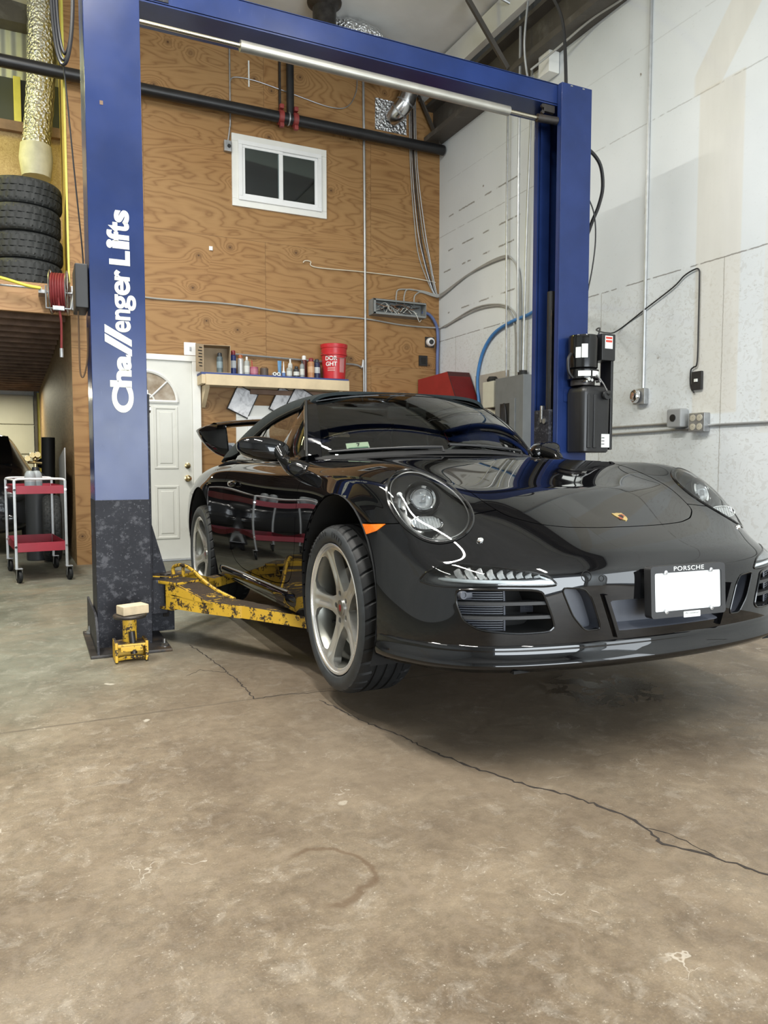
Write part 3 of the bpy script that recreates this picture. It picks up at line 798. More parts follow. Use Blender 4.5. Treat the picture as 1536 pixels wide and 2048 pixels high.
# power unit bolted to the right column
pu = thing('hydraulic_power_unit', 'black electric hydraulic pump with tall oil tank bolted on the right lift column', 'hydraulic pump', (3.43, 4.06, 1.06))
M_tank = simple('tank_black', (.014, .014, .015), .38, var=.15, vscale=6)
b = MB(); P = []
for z, hw, hd in ((0, .108, .085), (.012, .116, .095), (.40, .120, .098), (.435, .108, .088), (.452, .085, .07)):
    P.append([(.022+x*hw, y*hd, z) for x, y in [(math.copysign(abs(math.cos(t))**.35, math.cos(t)), math.copysign(abs(math.sin(t))**.35, math.sin(t))) for t in [2*PI*i/48 for i in range(48)]]])
b.grid(P, closeu=True); b.f += [tuple(range(47, -1, -1)), tuple(range(192, 240))]; b.mi += [0, 0]
tank = obj('oil_tank', b, M_tank, pu, smooth=50)
for x in (-.050, .0): 
    b = MB(); b.box((x, -.098, .21), (.030, .012, .36), .006); obj('tank_rib', b, M_tank, tank)
b = MB(); b.bx(.155, .178, -.07, .04, .02, .80, .006); obj('side_shield', b, M_tank, pu)
b = MB(); b.bx(.06, .178, -.085, .05, .62, .80, .008); obj('switch_box', b, M_tank, pu)
b = MB(); b.lathe([(.0, .555), (.085, .555), (.098, .57), (.100, .76), (.094, .785), (.03, .795), (0, .795)], (-.03, .0, 0), seg=36); mo = obj('motor', b, M_gloss, pu)
b = MB(); b.lathe([(.0, .485), (.085, .485), (.105, .495), (.105, .555), (.0, .556)], (-.03, .0, 0), seg=32); obj('pump_head', b, M_gloss, pu)
b = MB(); b.lathe([(.075, .45), (.08, .452), (.082, .487), (.06, .488)], (-.03, .0, 0), seg=32); obj('tank_neck', b, M_dirtysteel, pu)
def on_cyl(cx, cy, r, a0, a1, z0, z1, k=8): return [[(cx+r*math.cos(t), cy+r*math.sin(t), z) for z in (z0, z1)] for t in np.linspace(a0, a1, k)]
for nm, r, a0, a1, z0, z1 in (('pump_label', .1062, -2.55, -1.75, .508, .543), ('pump_label', .1062, -1.62, -.85, .508, .543), ('motor_label', .1012, -2.75, -2.40, .63, .70), ('motor_label', .1012, -2.35, -1.95, .63, .72)):
    b = MB(); b.grid(on_cyl(-.03, 0, r, a0, a1, z0, z1)); obj(nm, b, M_white, mo if nm[0] == 'm' else pu)
b = MB(); b.bx(.085, .150, -.0866, -.0852, .70, .785); wl = obj('warning_label', b, M_white, pu)
for z in (.742, .764): b = MB(); b.bx(.09, .145, -.0876, -.0866, z, z+.014); obj('warning_band', b, simple('label_red', (.55, .05, .03), .5), wl)
b = MB(); b.bx(.055, .125, -.0995, -.0980, .035, .125); gl = obj('gauge_label', b, M_white, tank)
for k in range(3): b = MB(); b.bx(.057, .081, -.1004, -.0994, .055+.021*k, .060+.021*k); obj('gauge_mark', b, M_ink, gl)
b = MB()
for x, z, r in ((-.07, .505, .013), (-.045, .50, .010), (.02, .50, .014), (-.09, .490, .008)): b.cyl((x, -.085, z-.02), (x, -.115, z-.02), r, seg=12)
obj('valve_plug', b, M_chrome, pu)
b = MB(); b.tube([(-.01, -.115, .515), (.035, -.130, .46), (.075, -.128, .405)], .0055, 8); hd_ = obj('release_lever', b, M_steel, pu)
b = MB(); b.sphere((.080, -.128, .398), .019); obj('lever_knob', b, M_ink, hd_)
b = MB(); b.lathe([(0, .0), (.030, .0), (.034, .01), (.030, .02), (0, .022)], (.075, -.112, .385), (0, -1, 0), 20); obj('filler_cap', b, M_tank, pu)
b = MB(); b.tube(smooth_path([(-.13, -.02, .50), (-.165, -.02, .54), (-.17, -.02, .62), (-.14, -.01, .66)], 5), .010, 8); obj('pressure_hose', b, M_blackcable, pu)
b = MB(); b.bx(-.12, .10, .085, .092, .35, .72); obj('mounting_plate', b, M_blue, pu)
# control box on the outside of the left column
cb = MB(); cb.bx(.225, .289, 4.17, 4.40, 1.782, 2.005, .008); cbo = obj('control_box', cb, M_plast, loc=(.257, 4.285, 1.782)); tag(cbo, 'flat black box mounted on the outer side of the left lift column', 'control box')
# ================================================================== the car
# car frame: u forward from the front axle, v to the car's left, z up from the road; local = (v, -u, z)
CARX, CARY, CARZ, CARP = 1.965, 2.79, 0.135, math.radians(1.2)
def cl(u, v, z): return (v, -u, z)

class SM:
    """surface mesh: vertices in (u,v,z), normals, faces; can be cut along any implicit line"""
    def __init__(self, V, N, F):
        self.V = np.asarray(V, float); self.N = np.asarray(N, float); self.F = F
    def split(self, fn):
        """-> (part where fn<0, part where fn>=0)"""
        V = self.V; d = fn(V[:, 0], V[:, 1], V[:, 2])
        d = np.where(np.abs(d) < 1e-6, 1e-6, d)
        s = d < 0
        ins = []; outs = []; nv = []; nn = []; cache = {}; base = len(V)
        def cut(a, b):
            k = (a, b) if a < b else (b, a)
            if k not in cache:
                a, b = k
                t = d[a]/(d[a]-d[b])
                nv.append(V[a]*(1-t)+V[b]*t)
                n = self.N[a]*(1-t)+self.N[b]*t
                nn.append(n/max(1e-9, np.linalg.norm(n)))
                cache[k] = base+len(nv)-1
            return cache[k]
        for f in self.F:
            k = [s[i] for i in f]
            if all(k): ins.append(f); continue
            if not any(k): outs.append(f); continue
            fi = []; fo = []
            for q in range(len(f)):
                a = f[q]; b = f[(q+1) % len(f)]
                (fi if s[a] else fo).append(a)
                if s[a] != s[b]:
                    c = cut(a, b); fi.append(c); fo.append(c)
            if len(fi) > 2: ins.append(tuple(fi))
            if len(fo) > 2: outs.append(tuple(fo))
        VV = np.vstack([V, np.array(nv).reshape(-1, 3)]); NN = np.vstack([self.N, np.array(nn).reshape(-1, 3)])
        return SM(VV, NN, ins).pack(), SM(VV, NN, outs).pack()
    def pack(self):
        used = sorted({i for f in self.F for i in f}); mp = {o: k for k, o in enumerate(used)}
        return SM(self.V[used] if used else np.zeros((0, 3)), self.N[used] if used else np.zeros((0, 3)), [tuple(mp[i] for i in f) for f in self.F])
    def boundary(self):
        e = {}
        for f in self.F:
            for q in range(len(f)):
                a = f[q]; b = f[(q+1) % len(f)]
                e[(a, b)] = 1
        return [(a, b) for (a, b) in e if (b, a) not in e]
    def rim(self, depth):
        """give the sheet an edge: fold every free edge inwards by depth"""
        be = self.boundary(); ids = sorted({i for e in be for i in e}); k = len(self.V)
        top = {i: k+q for q, i in enumerate(ids)}; low = {i: k+len(ids)+q for q, i in enumerate(ids)}
        nb = {i: np.zeros(3) for i in ids}
        F = list(self.F); side = []
        for a, b in be:
            t = self.V[b]-self.V[a]; o = np.cross(t, self.N[a]); l = np.linalg.norm(o)
            if l > 1e-9: nb[a] += o/l; nb[b] += o/l
            side.append((top[a], low[a], low[b], top[b]))
        bn = np.array([nb[i]/max(1e-9, np.linalg.norm(nb[i])) for i in ids])
        V2 = self.V[ids]; V3 = V2-self.N[ids]*depth
        return SM(np.vstack([self.V, V2, V3]), np.vstack([self.N, bn, bn]), F+side)
    def offset(self, d):
        return SM(self.V+self.N*d, self.N.copy(), self.F)
    def flipv(self):
        m = np.array([1, -1, 1.0])
        return SM(self.V*m, self.N*m, [tuple(reversed(f)) for f in self.F])
    def build(self, name, mat, parent, label=None):
        b = MB(); b.v = [cl(*p) for p in self.V]; b.f = list(self.F); b.mi = [0]*len(self.F)
        nm = [cl(*p) for p in self.N]
        me = bpy.data.meshes.new(name)
        me.from_pydata(b.v, [], b.f); me.materials.append(mat)
        me.polygons.foreach_set('use_smooth', [True]*len(me.polygons))
        me.update()
        me.normals_split_custom_set_from_vertices([tuple(x) for x in nm])
        o = bpy.data.objects.new(name, me); COL.objects.link(o); o.parent = parent
        if label: o['label'] = label
        return o
    def bvh(self):
        return BVHTree.FromPolygons([Vector(p) for p in self.V], [list(f) for f in self.F])

def mod_subsurf(V, F, level):
    me = bpy.data.meshes.new('t'); me.from_pydata([tuple(v) for v in V], [], F)
    ob = bpy.data.objects.new('t', me); COL.objects.link(ob)
    md = ob.modifiers.new('s', 'SUBSURF'); md.levels = level; md.render_levels = level
    dg = bpy.context.evaluated_depsgraph_get(); dg.update()
    ev = ob.evaluated_get(dg); em = ev.to_mesh()
    vs = np.empty(len(em.vertices)*3); em.vertices.foreach_get('co', vs)
    ns = np.empty(len(em.vertices)*3); em.vertices.foreach_get('normal', ns)
    fs = [tuple(p.vertices) for p in em.polygons]
    ev.to_mesh_clear(); bpy.data.objects.remove(ob); bpy.data.meshes.remove(me)
    return vs.reshape(-1, 3), ns.reshape(-1, 3), fs

# rows across: centre, inner hood, hood edge, fender crest, shoulder, upper side, mid side, low side, sill
FRONT = [  # nose rows going down, five points from the centre line to the corner
    [(.808, 0, .574), (.793, .27, .572), (.748, .50, .566), (.685, .655, .560), (.606, .752, .548)],
    [(.891, 0, .523), (.876, .27, .522), (.822, .50, .522), (.738, .668, .515), (.640, .768, .512)],
    [(.9255, 0, .488), (.9105, .27, .487), (.862, .50, .487), (.775, .682, .482), (.660, .780, .480)],
    [(.9350, 0, .450), (.920, .27, .450), (.8735, .50, .448), (.791, .690, .446), (.664, .790, .442)],
    [(.9345, 0, .375), (.9195, .27, .375), (.8725, .52, .373), (.789, .698, .370), (.659, .800, .366)],
    [(.931, 0, .270), (.916, .27, .270), (.869, .52, .268), (.789, .702, .265), (.655, .812, .262)],
    [(.920, 0, .165), (.905, .27, .165), (.859, .52, .165), (.781, .697, .165), (.648, .805, .165)]]
STN = [  # u, centre z, (v,z) x8
    (.50, .715, (.28, .713), (.52, .703), (.655, .708), (.785, .650), (.848, .525), (.866, .400), (.870, .270), (.862, .165)),
    (.38, .752, (.29, .752), (.53, .758), (.668, .800), (.798, .742), (.872, .590), (.888, .430), (.890, .285), (.875, .165)),
    (.20, .795, (.30, .795), (.545, .805), (.678, .850), (.812, .802), (.885, .665), (.904, .480), (.902, .300), (.882, .165)),
    (.00, .839, (.30, .838), (.56, .842), (.690, .862), (.822, .824), (.893, .695), (.908, .500), (.902, .300), (.882, .165)),
    (-.20, .877, (.31, .875), (.58, .866), (.705, .872), (.824, .834), (.884, .710), (.896, .510), (.889, .310), (.874, .167)),
    (-.44, .912, (.32, .907), (.60, .884), (.720, .878), (.820, .838), (.874, .718), (.888, .530), (.882, .335), (.871, .170)),
    (-.75, .915, (.33, .912), (.60, .892), (.735, .886), (.820, .842), (.875, .722), (.891, .530), (.886, .340), (.874, .172)),
    (-1.2, .915, (.33, .912), (.60, .900), (.755, .894), (.825, .852), (.877, .728), (.894, .535), (.889, .340), (.876, .175)),
    (-1.7, .930, (.33, .925), (.60, .915), (.765, .908), (.846, .862), (.880, .738), (.895, .540), (.889, .345), (.875, .180)),
    (-2.1, .960, (.33, .950), (.58, .938), (.755, .922), (.872, .870), (.912, .738), (.922, .535), (.912, .340), (.890, .180)),
    (-2.45, .980, (.32, .970), (.54, .955), (.720, .920), (.866, .862), (.927, .722), (.936, .520), (.920, .335), (.900, .180)),
    (-2.8, .950, (.32, .945), (.53, .935), (.700, .885), (.842, .820), (.915, .690), (.930, .500), (.915, .335), (.890, .190)),
    (-3.15, .870, (.30, .868), (.50, .860), (.660, .820), (.790, .755), (.862, .640), (.880, .480), (.862, .335), (.830, .200)),
    (-3.43, .770, (.26, .765), (.44, .750), (.560, .710), (.660, .650), (.740, .570), (.760, .450), (.750, .335), (.720, .220)),
    (-3.53, .660, (.2, .655), (.34, .640), (.44, .600), (.52, .560), (.58, .510), (.60, .440), (.59, .360), (.56, .300))]

def car_surface(level=4):
    key = {}; pts = []
    def put(k, p):
        if k not in key: key[k] = len(pts); pts.append(p)
        return key[k]
    T = []   # T[i][j]
    row0 = [put(('t', 0, j), FRONT[0][j]) for j in range(5)]+[put(('t', 0, 4+b), FRONT[b][4]) for b in range(1, 7)]
    T.append(row0)
    for i, s in enumerate(STN, 1):
        a, b_ = s[5], s[6]; k = 1 if s[0] > -3.2 else .3
        s = s[:6]+tuple((a[0]*(1-t)+b_[0]*t+q*k, a[1]*(1-t)+b_[1]*t) for t, q in ((.36, .009), (.70, .009)))+s[6:]
        u = s[0]; r = [put(('t', i, 0), (u, 0, s[1]))]
        for j, (v, z) in enumerate(s[2:], 1): r.append(put(('t', i, j), (u, v, z)))
        T.append(r)
    Fg = [row0[:5]]
    for b in range(1, 7):
        Fg.append([put(('f', b, a), FRONT[b][a]) for a in range(4)]+[row0[4+b]])
    faces = []
    for i in range(len(T)-1):
        for j in range(10): faces.append((T[i][j], T[i][j+1], T[i+1][j+1], T[i+1][j]))
    for b in range(6):
        for a in range(4): faces.append((Fg[b+1][a], Fg[b+1][a+1], Fg[b][a+1], Fg[b][a]))
    P = np.array(pts, float); n = len(P)
    mir = {}; full = list(P)
    for i in range(n):
        if abs(P[i][1]) < 1e-9: mir[i] = i
        else: mir[i] = len(full); full.append(P[i]*np.array([1, -1, 1]))
    faces += [tuple(mir[i] for i in reversed(f)) for f in faces]
    tgt = np.array(full); cage = tgt.copy()
    for it in range(3):
        V, N, F = mod_subsurf(cage, faces, 2)
        cage += (tgt-V[:len(tgt)])*(.12+.58*np.clip((tgt[:, :1]+.25)/.6, 0, 1))
    V, N, F = mod_subsurf(cage, faces, level)
    S = SM(V, N, F)
    # outward normals
    i = int(np.argmax(V[:, 2]))
    if S.N[i][2] < 0: S.N *= -1; S.F = [tuple(reversed(f)) for f in F]
    return S
car = thing('sports_car', 'black two-door convertible sports car hanging just off the floor on the lift arms', 'car', (CARX, CARY, CARZ), (-CARP, 0, 0))

# ------------------------------------------------------------------ implicit outlines
def poly_sdf(poly):
    P = np.array(poly, float)
    def f(x, y):
        x = np.asarray(x); y = np.asarray(y)
        d = np.full(x.shape, 1e9); ins = np.zeros(x.shape, bool); n = len(P)
        for i in range(n):
            a = P[i]; b = P[(i+1) % n]; e = b-a
            t = np.clip(((x-a[0])*e[0]+(y-a[1])*e[1])/(e@e), 0, 1)
            d = np.minimum(d, np.hypot(x-a[0]-t*e[0], y-a[1]-t*e[1]))
            c = ((a[1] > y) != (b[1] > y)) & (x < (b[0]-a[0])*(y-a[1])/((b[1]-a[1]) if abs(b[1]-a[1]) > 1e-12 else 1e-12)+a[0])
            ins ^= c
        return np.where(ins, -d, d)
    return f
def round_poly(poly, n=5, k=.25):
    """corner-rounded closed polygon (each corner cut back by the share k of its sides)"""
    out = []; m = len(poly)
    for i in range(m):
        p0 = np.array(poly[i-1]); p = np.array(poly[i]); p2 = np.array(poly[(i+1) % m])
        a = p+(p0-p)*k; b = p+(p2-p)*k
        for q in range(n+1):
            t = q/n; out.append(tuple((1-t)**2*a+2*t*(1-t)*p+t*t*b))
    return out

POLY = {
 'hood': [(.739, 0), (.733, .14), (.712, .27), (.672, .365), (.60, .452), (.50, .487), (.40, .505), (.154, .558), (-.058, .61), (-.25, .645), (-.40, .655), (-.45, .60), (-.455, 0)],
 'drl': [(.812, .448), (.795, .479), (.757, .502), (.697, .510), (.611, .498), (.51, .484), (.477, .472), (.450, .443), (.496, .440), (.627, .444), (.735, .439), (.785, .438)],
 'A': [(.742, .430), (.70, .434), (.505, .430), (.488, .389), (.470, .341), (.462, .309), (.48, .294), (.58, .291), (.688, .303), (.728, .33), (.742, .384)],
 'B': [(.440, .434), (.360, .428), (.333, .397), (.295, .291), (.355, .290), (.40, .341)],
 'C': [(-.268, .383), (.268, .383), (.240, .281), (-.240, .281)],
 'marker': [(.262, .630), (.435, .632), (.405, .604), (.345, .588), (.285, .597)],
 'door': [(-.46, .96), (-.44, .70), (-.455, .45), (-.55, .30), (-.8, .272), (-1.4, .276), (-1.60, .32), (-1.75, .5), (-1.82, .70), (-1.79, .80), (-1.74, .96)],
 'pit': [(-.66, 0), (-.70, .5), (-.82, .70), (-1.2, .715), (-1.7, .715), (-2.1, .70), (-2.5, .66), (-2.62, .5), (-2.68, 0)]}
hp = POLY['hood']; hood_poly = [(u, -v) for u, v in reversed(hp[1:-1])]+hp[:1]+hp[1:-1]+hp[-1:]
hood_f = poly_sdf(round_poly([(u, -v) for u, v in reversed(hp[1:-1])]+[hp[0]]+hp[1:-1]+[hp[-1]], 4, .3))
pp = POLY['pit']; pit_f = poly_sdf([(u, -v) for u, v in reversed(pp[1:-1])]+[pp[0]]+pp[1:-1]+[pp[-1]])
drl_f = poly_sdf(round_poly(POLY['drl'], 3, .3)); A_f = poly_sdf(round_poly(POLY['A'], 4, .3)); B_f = poly_sdf(round_poly(POLY['B'], 4, .25))
C_f = poly_sdf(round_poly(POLY['C'], 4, .06)); mk_f = poly_sdf(round_poly(POLY['marker'], 3, .15)); door_f = poly_sdf(round_poly(POLY['door'], 4, .3))
HLC = np.array((.472, -.690, .705)); _e1 = np.array((.82, .072, -.567)); _e1 /= np.linalg.norm(_e1)
_e2 = np.array((-.14, -.23, .04)); _e2 -= _e1*(_e2@_e1); _e2 /= np.linalg.norm(_e2)
def hl_ab(u, v, z):
    d = np.stack([u-HLC[0], -np.abs(v)-HLC[1], z-HLC[2]], -1)
    return d@_e1, d@_e2
def hl_f(u, v, z):
    a, b = hl_ab(u, v, z)
    q = np.sqrt((a/.210)**2+(b/.136)**2)
    return (q-1)*.15
ARCH_F = (.04, .33, .400); ARCH_R = (-2.45, .335, .405)
def arch_fn(A): return lambda u, v, z: np.where(np.abs(v) > .45, np.hypot(u-A[0], z-A[1])-A[2], 1.0)

S = car_surface(4)
BODY_BVH = S.bvh()
def on_body(o, d):
    """first point of the body met from o along d -> (point, normal) in (u,v,z)"""
    h = BODY_BVH.ray_cast(Vector(o), Vector(d).normalized())
    return np.array(h[0]), np.array(h[1])
G = .0022
_, S = S.split(arch_fn(ARCH_F)); _, S = S.split(arch_fn(ARCH_R))
hood_s, S = S.split(lambda u, v, z: np.where(z > .5, hood_f(u, v)+G, 1.0)); _, S = S.split(lambda u, v, z: np.where(z > .5, hood_f(u, v)-G, 1.0))
lens_s, S = S.split(lambda u, v, z: np.where(z > .4, hl_f(u, v, z)+.001, 1.0)); _, S = S.split(lambda u, v, z: np.where(z > .4, hl_f(u, v, z)-.003, 1.0))
bump_line = lambda u, v, z: np.where(u > .02, z-(.630+.116*(.84-np.abs(v))), .5)
front_s, S = S.split(lambda u, v, z: bump_line(u, v, z)+.0015); _, S = S.split(lambda u, v, z: bump_line(u, v, z)-.0015)
mark_s, front_s = front_s.split(lambda u, v, z: np.where(np.abs(v) > .6, mk_f(u, z), 1.0))
mk2, S = S.split(lambda u, v, z: np.where((np.abs(v) > .6) & (u > .1), mk_f(u, z), 1.0))
drl_s, front_s = front_s.split(lambda u, v, z: np.where(u > .45, drl_f(np.abs(v), z), 1.0))
A_s, front_s = front_s.split(lambda u, v, z: np.where(u > .45, A_f(np.abs(v), z), 1.0))
B_s, front_s = front_s.split(lambda u, v, z: np.where(u > .45, B_f(np.abs(v), z), 1.0))
C_s, front_s = front_s.split(lambda u, v, z: np.where(u > .45, C_f(v, z), 1.0))
_, S = S.split(lambda u, v, z: np.where(z > .6, pit_f(u, v), 1.0))
door_s, S = S.split(lambda u, v, z: np.where(np.abs(v) > .5, door_f(u, z)+G, 1.0)); _, S = S.split(lambda u, v, z: np.where(np.abs(v) > .5, door_f(u, z)-G, 1.0))
right = lambda M: M.split(lambda u, v, z: v)
S.rim(.012).build('body', M_paint, car)
hood_s.rim(.010).build('hood', M_paint, car)
bumper = front_s.rim(.014).build('front_bumper', M_paint, car)
dr, dl = right(door_s)
door_r = dr.rim(.012).build('door', M_paint, car); door_l = dl.rim(.012).build('door', M_paint, car)
mr, ml = right(mark_s)
for q in (mr, ml): q.offset(.003).rim(.006).build('side_marker', M_amber, car, 'amber front side marker lens')

# ------------------------------------------------------------------ headlights
def uvz_box(b, c, s, bev=0, rot=None):
    return b.box(cl(*c), (s[1], s[0], s[2]), bev, rot)
def headlight(L, sg):
    hl = L.offset(.002).rim(.004).build('headlight', M_lens, car)
    # bowl behind the lens
    a, b = hl_ab(L.V[:, 0], L.V[:, 1], L.V[:, 2]); q = np.clip(np.sqrt((a/.210)**2+(b/.136)**2), 0, 1)
    dep = .004+.065*(1-np.clip((q-.72)/.28, 0, 1)**1.5)
    W = SM(L.V-L.N*dep[:, None], L.N, L.F); W.build('lamp_housing', M_lamp_dark, hl)
    # pale rim line just inside the outline
    for k, (rr, m, th) in enumerate(((.985, M_gloss, .0065), (.90, M_steel, .0030))):
        pts = []
        for i in range(72):
            t = 2*PI*i/72
            p = HLC+_e1*(.210*rr*math.cos(t))+_e2*(.136*rr*math.sin(t))
            n = np.cross(_e1, _e2); n = n if n[2] > 0 else -n
            h = BODY_BVH.ray_cast(Vector(p+n*.2), Vector(-n))
            p = np.array(h[0]) - np.array(n)*(.001 if k == 0 else .006)
            pts.append(cl(p[0], p[1]*-sg, p[2]))
        mb = MB(); mb.tube(pts, th, 6, closed=True)
        obj('lamp_bezel', mb, m, hl)
    P = lambda u, v, z: cl(u, v*-sg, z)
    ax = Vector(P(.86, -.22, .34)).normalized()
    # projector lens in its ring
    c = Vector(P(.418, -.690, .712))
    mb = MB(); mb.lathe([(.046, -.04), (.050, .0), (.052, .012), (.047, .018), (.040, .014), (.039, -.02)], c, ax, 40, cap=False)
    obj('projector_ring', mb, M_chrome, hl)
    mb = MB(); mb.lathe([(.037, .004), (.037, .012), (.030, .024), (.018, .031), (.0, .034)], c, ax, 32, cap=False)
    obj('projector_lens', mb, M_glasslens, hl)
    mb = MB(); mb.lathe([(.0, .0), (.02, .0), (.038, .006)], c, ax, 24, cap=False); mb.box(c+ax*.006, (.02, .012, .022), .003)
    obj('projector_bulb', mb, M_reflector, hl)
    mb = MB(); mb.lathe([(.058, -.03), (.066, .004), (.0685, .010), (.066, .014), (.060, .008), (.056, -.01)], c, ax, 40, cap=False)
    obj('projector_shroud', mb, M_gloss, hl)
    # lower flat lamp: chrome cell with ribs
    c2 = Vector(P(.515, -.722, .632)); R = Vector(P(.10, -.98, .02)).normalized()
    up = ax.cross(R).normalized()
    Mx = Matrix((R, up, ax)).transposed().to_4x4(); Mx.translation = c2
    el = [(.062*math.cos(t)*abs(math.cos(t))**-.25 if abs(math.cos(t)) > 1e-6 else 0, .024*math.sin(t)) for t in [2*PI*i/36 for i in range(36)]]
    mb = MB(); mb.prism(el, Mx, -.02, -.004)
    for i in range(-4, 5): mb.prism([(i*.0125-.0018, -.019), (i*.0125+.0018, -.019), (i*.0125+.0018, .019), (i*.0125-.0018, .019)], Mx, -.004, .004)
    obj('turn_lamp', mb, M_reflector, hl)
    mb = MB(); mb.tube([Mx @ Vector((x*1.03, y*1.05, .002)) for x, y in el], .003, 6, closed=True)
    obj('turn_lamp_bezel', mb, M_chrome, hl)
    # small position lamp beside the projector
    c3 = Vector(P(.385, -.765, .728)); mb = MB(); mb.sphere(c3+ax*.005, .011, 1, 1, .9); mb.box(c3-Vector((0, 0, .028)), (.010, .010, .038), .003)
    obj('position_lamp', mb, M_white_lens, hl)
    return hl

lr, ll = right(lens_s)
headlight(lr, 1); headlight(ll, -1)
for sg in (-1, 1):   # washer caps below the headlights
    p, n = on_body((1.5, sg*.612, .578), (-1, 0, 0))
    mb = MB(); mb.sphere(cl(*(p+n*.002)), .011, 1.15, .8, .95)
    obj('headlight_washer', mb, M_chrome, car)

# ------------------------------------------------------------------ front light strips
def strip_lamp(L, sg):
    lens = L.offset(.001).rim(.004).build('running_light', M_lens, car)
    W = L.offset(-.030); W.build('lamp_housing', M_lamp_dark, lens)
    def at(v, z, d):
        p, n = on_body((1.5, sg*v, z), (-1, 0, 0)); return cl(*(p-n*d))
    # chrome cells along the top, one light bar along the bottom
    for i in range(9):
        v0 = .735-.027*i; zt = np.interp(v0, [.49, .60, .70, .76], [.481, .496, .506, .497]); zb = .468+.002*(i/9)
        mb = MB(); P = []
        for dv, d in ((.0, .020), (.010, .006), (.016, .004), (.019, .022)):
            P.append([at(v0-dv-.004, zt-.004, d), at(v0-dv, (zt+zb)/2, d), at(v0-dv-.002, zb, d)])
        mb.grid(P); obj('lamp_cell', mb, M_reflector, lens)
    mb = MB(); pts = [at(v, np.interp(v, [.455, .6, .775], [.452, .4565, .462]), .006) for v in np.linspace(.775, .462, 24)]
    mb.tube(pts, [.0035]+[.0062]*22+[.005], 8); obj('light_bar', mb, M_white_lens, lens)
    mb = MB(); P = [[at(v, z, .010) for z in np.linspace(np.interp(v, [.45, .51], [.452, .472]), np.interp(v, [.45, .51], [.456, .481]), 3)] for v in np.linspace(.462, .50, 5)]
    mb.grid(P); obj('lamp_end', mb, M_reflector, lens)
    # chrome-black surround
    poly = round_poly(POLY['drl'], 3, .3)
    mb = MB(); mb.tube([at(v, z, -.0005) for v, z in poly], .0035, 6, closed=True); obj('lamp_surround', mb, M_gloss, lens)
dr_, dl_ = right(drl_s); strip_lamp(dr_, -1); strip_lamp(dl_, 1)

# ------------------------------------------------------------------ intakes in the bumper
def tray(L, name, mat, depth, parent, shrink=.0, label=None):
    """recess: the cut-out pushed back along -u with walls"""
    V2 = L.V.copy(); V2[:, 0] -= depth
    k = len(L.V); F = [tuple(i for i in f) for f in L.F]
    W = [(a, b, b+k, a+k) for a, b in L.boundary()]
    mb = MB(); mb.v = [cl(*p) for p in np.vstack([V2, L.V])]; mb.f = F+[tuple(w) for w in [(a, b, b+k, a+k) for a, b in L.boundary()]]; mb.mi = [0]*len(mb.f)
    return obj(name, mb, mat, parent, label=label)
for sg, L in zip((-1, 1), right(A_s)):
    t = tray(L, 'side_intake', M_dark, .14, car)
    def at(v, z, d):
        p, n = on_body((1.5, sg*v, z), (-1, 0, 0)); return Vector(cl(p[0]-d, p[1], p[2]))
    mb = MB()
    mb.tube([at(v, z, -.001) for v, z in round_poly(POLY['A'], 4, .3)], .0038, 6, closed=True)
    obj('intake_frame', mb, M_gloss, t)
    for zz in (.386, .341):
        mb = MB()
        vo = .74 if zz > .36 else .73; vi = .488 if zz > .36 else .474
        P = [[at(v, zz-.004, .000), at(v, zz+.006, .004), at(v, zz+.008, .03), at(v, zz+.002, .045), at(v, zz-.006, .03), at(v, zz-.004, .0)] for v in np.linspace(vo, vi, 16)]
        mb.grid(P); obj('slat', mb, M_plast, t)
    # finned radiator at the outer side
    mb = MB()
    for k in range(17):
        z = .300+k*.0075
        if abs(z-.386) < .006 or abs(z-.341) < .006: continue
        vo = np.interp(z, [.295, .31, .34, .43], [.66, .70, .735, .742])-.008
        P = [[at(v, z-.0017, .030), at(v, z+.0017, .030), at(v, z+.0017, .06), at(v, z-.0017, .06), at(v, z-.0017, .030)] for v in np.linspace(vo, .606, 6)]
        mb.grid(P)
    mb.tube([at(.604, z, .03) for z in np.linspace(.297, .428, 5)], .004, 6)
    obj('radiator', mb, M_grey_plast, t)
    # mesh behind the inner half: crossed wires
    mb = MB()
    for k in range(14):
        z = .345+k*.003
        mb.tube([at(.52, .345+k*.003, .09), at(.478, .345+k*.003, .09)], .0006, 4)
    for k in range(10): mb.tube([at(.478+k*.0045, .345, .09), at(.478+k*.0045, .384, .09)], .0006, 4)
    obj('intake_mesh', mb, M_grey_plast, t)
    # parking sensor at the upper outer corner
    c = at(.726, .414, -.002); mb = MB()
    mb.lathe([(.0, .0), (.008, .0), (.0085, .003), (.013, .003), (.0145, -.002), (.0145, -.02)], c, (0, -1, 0), 24, cap=False)
    mb.box(c+Vector((-sg*.018, .006, -.002)), (.035, .012, .022), .005)
    obj('parking_sensor', mb, M_grey_plast, t)
for sg, L in zip((-1, 1), right(B_s)):
    t = tray(L, 'inner_duct', M_grey_plast, .05, car)
    def at(v, z, d):
        p, n = on_body((1.5, sg*v, z), (-1, 0, 0)); return Vector(cl(p[0]-d, p[1], p[2]))
    mb = MB(); mb.tube([at(v, z, -.0005) for v, z in round_poly(POLY['B'], 4, .25)], .003, 6, closed=True)
    obj('duct_frame', mb, M_gloss, t)
    # blade fin between the duct and the centre recess
    mb = MB(); rows = []
    for zz, vo in zip(np.linspace(.405, .262, 10), np.linspace(.290, .236, 10)):
        w = .013
        rows.append([at(vo+w, zz, .004), at(vo+w*.4, zz, -.014), at(vo-w*.6, zz, -.014), at(vo-w, zz, .004), at(vo-w, zz, .03), at(vo+w, zz, .03)])
    mb.grid(rows, closeu=True); obj('blade_fin', mb, M_paint, t)
t = tray(C_s, 'centre_recess', M_grey_plast, .045, car)
mb = MB()
def atf(v, z, d):
    p, n = on_body((1.5, v, z), (-1, 0, 0)); return Vector(cl(p[0]-d, p[1], p[2]))
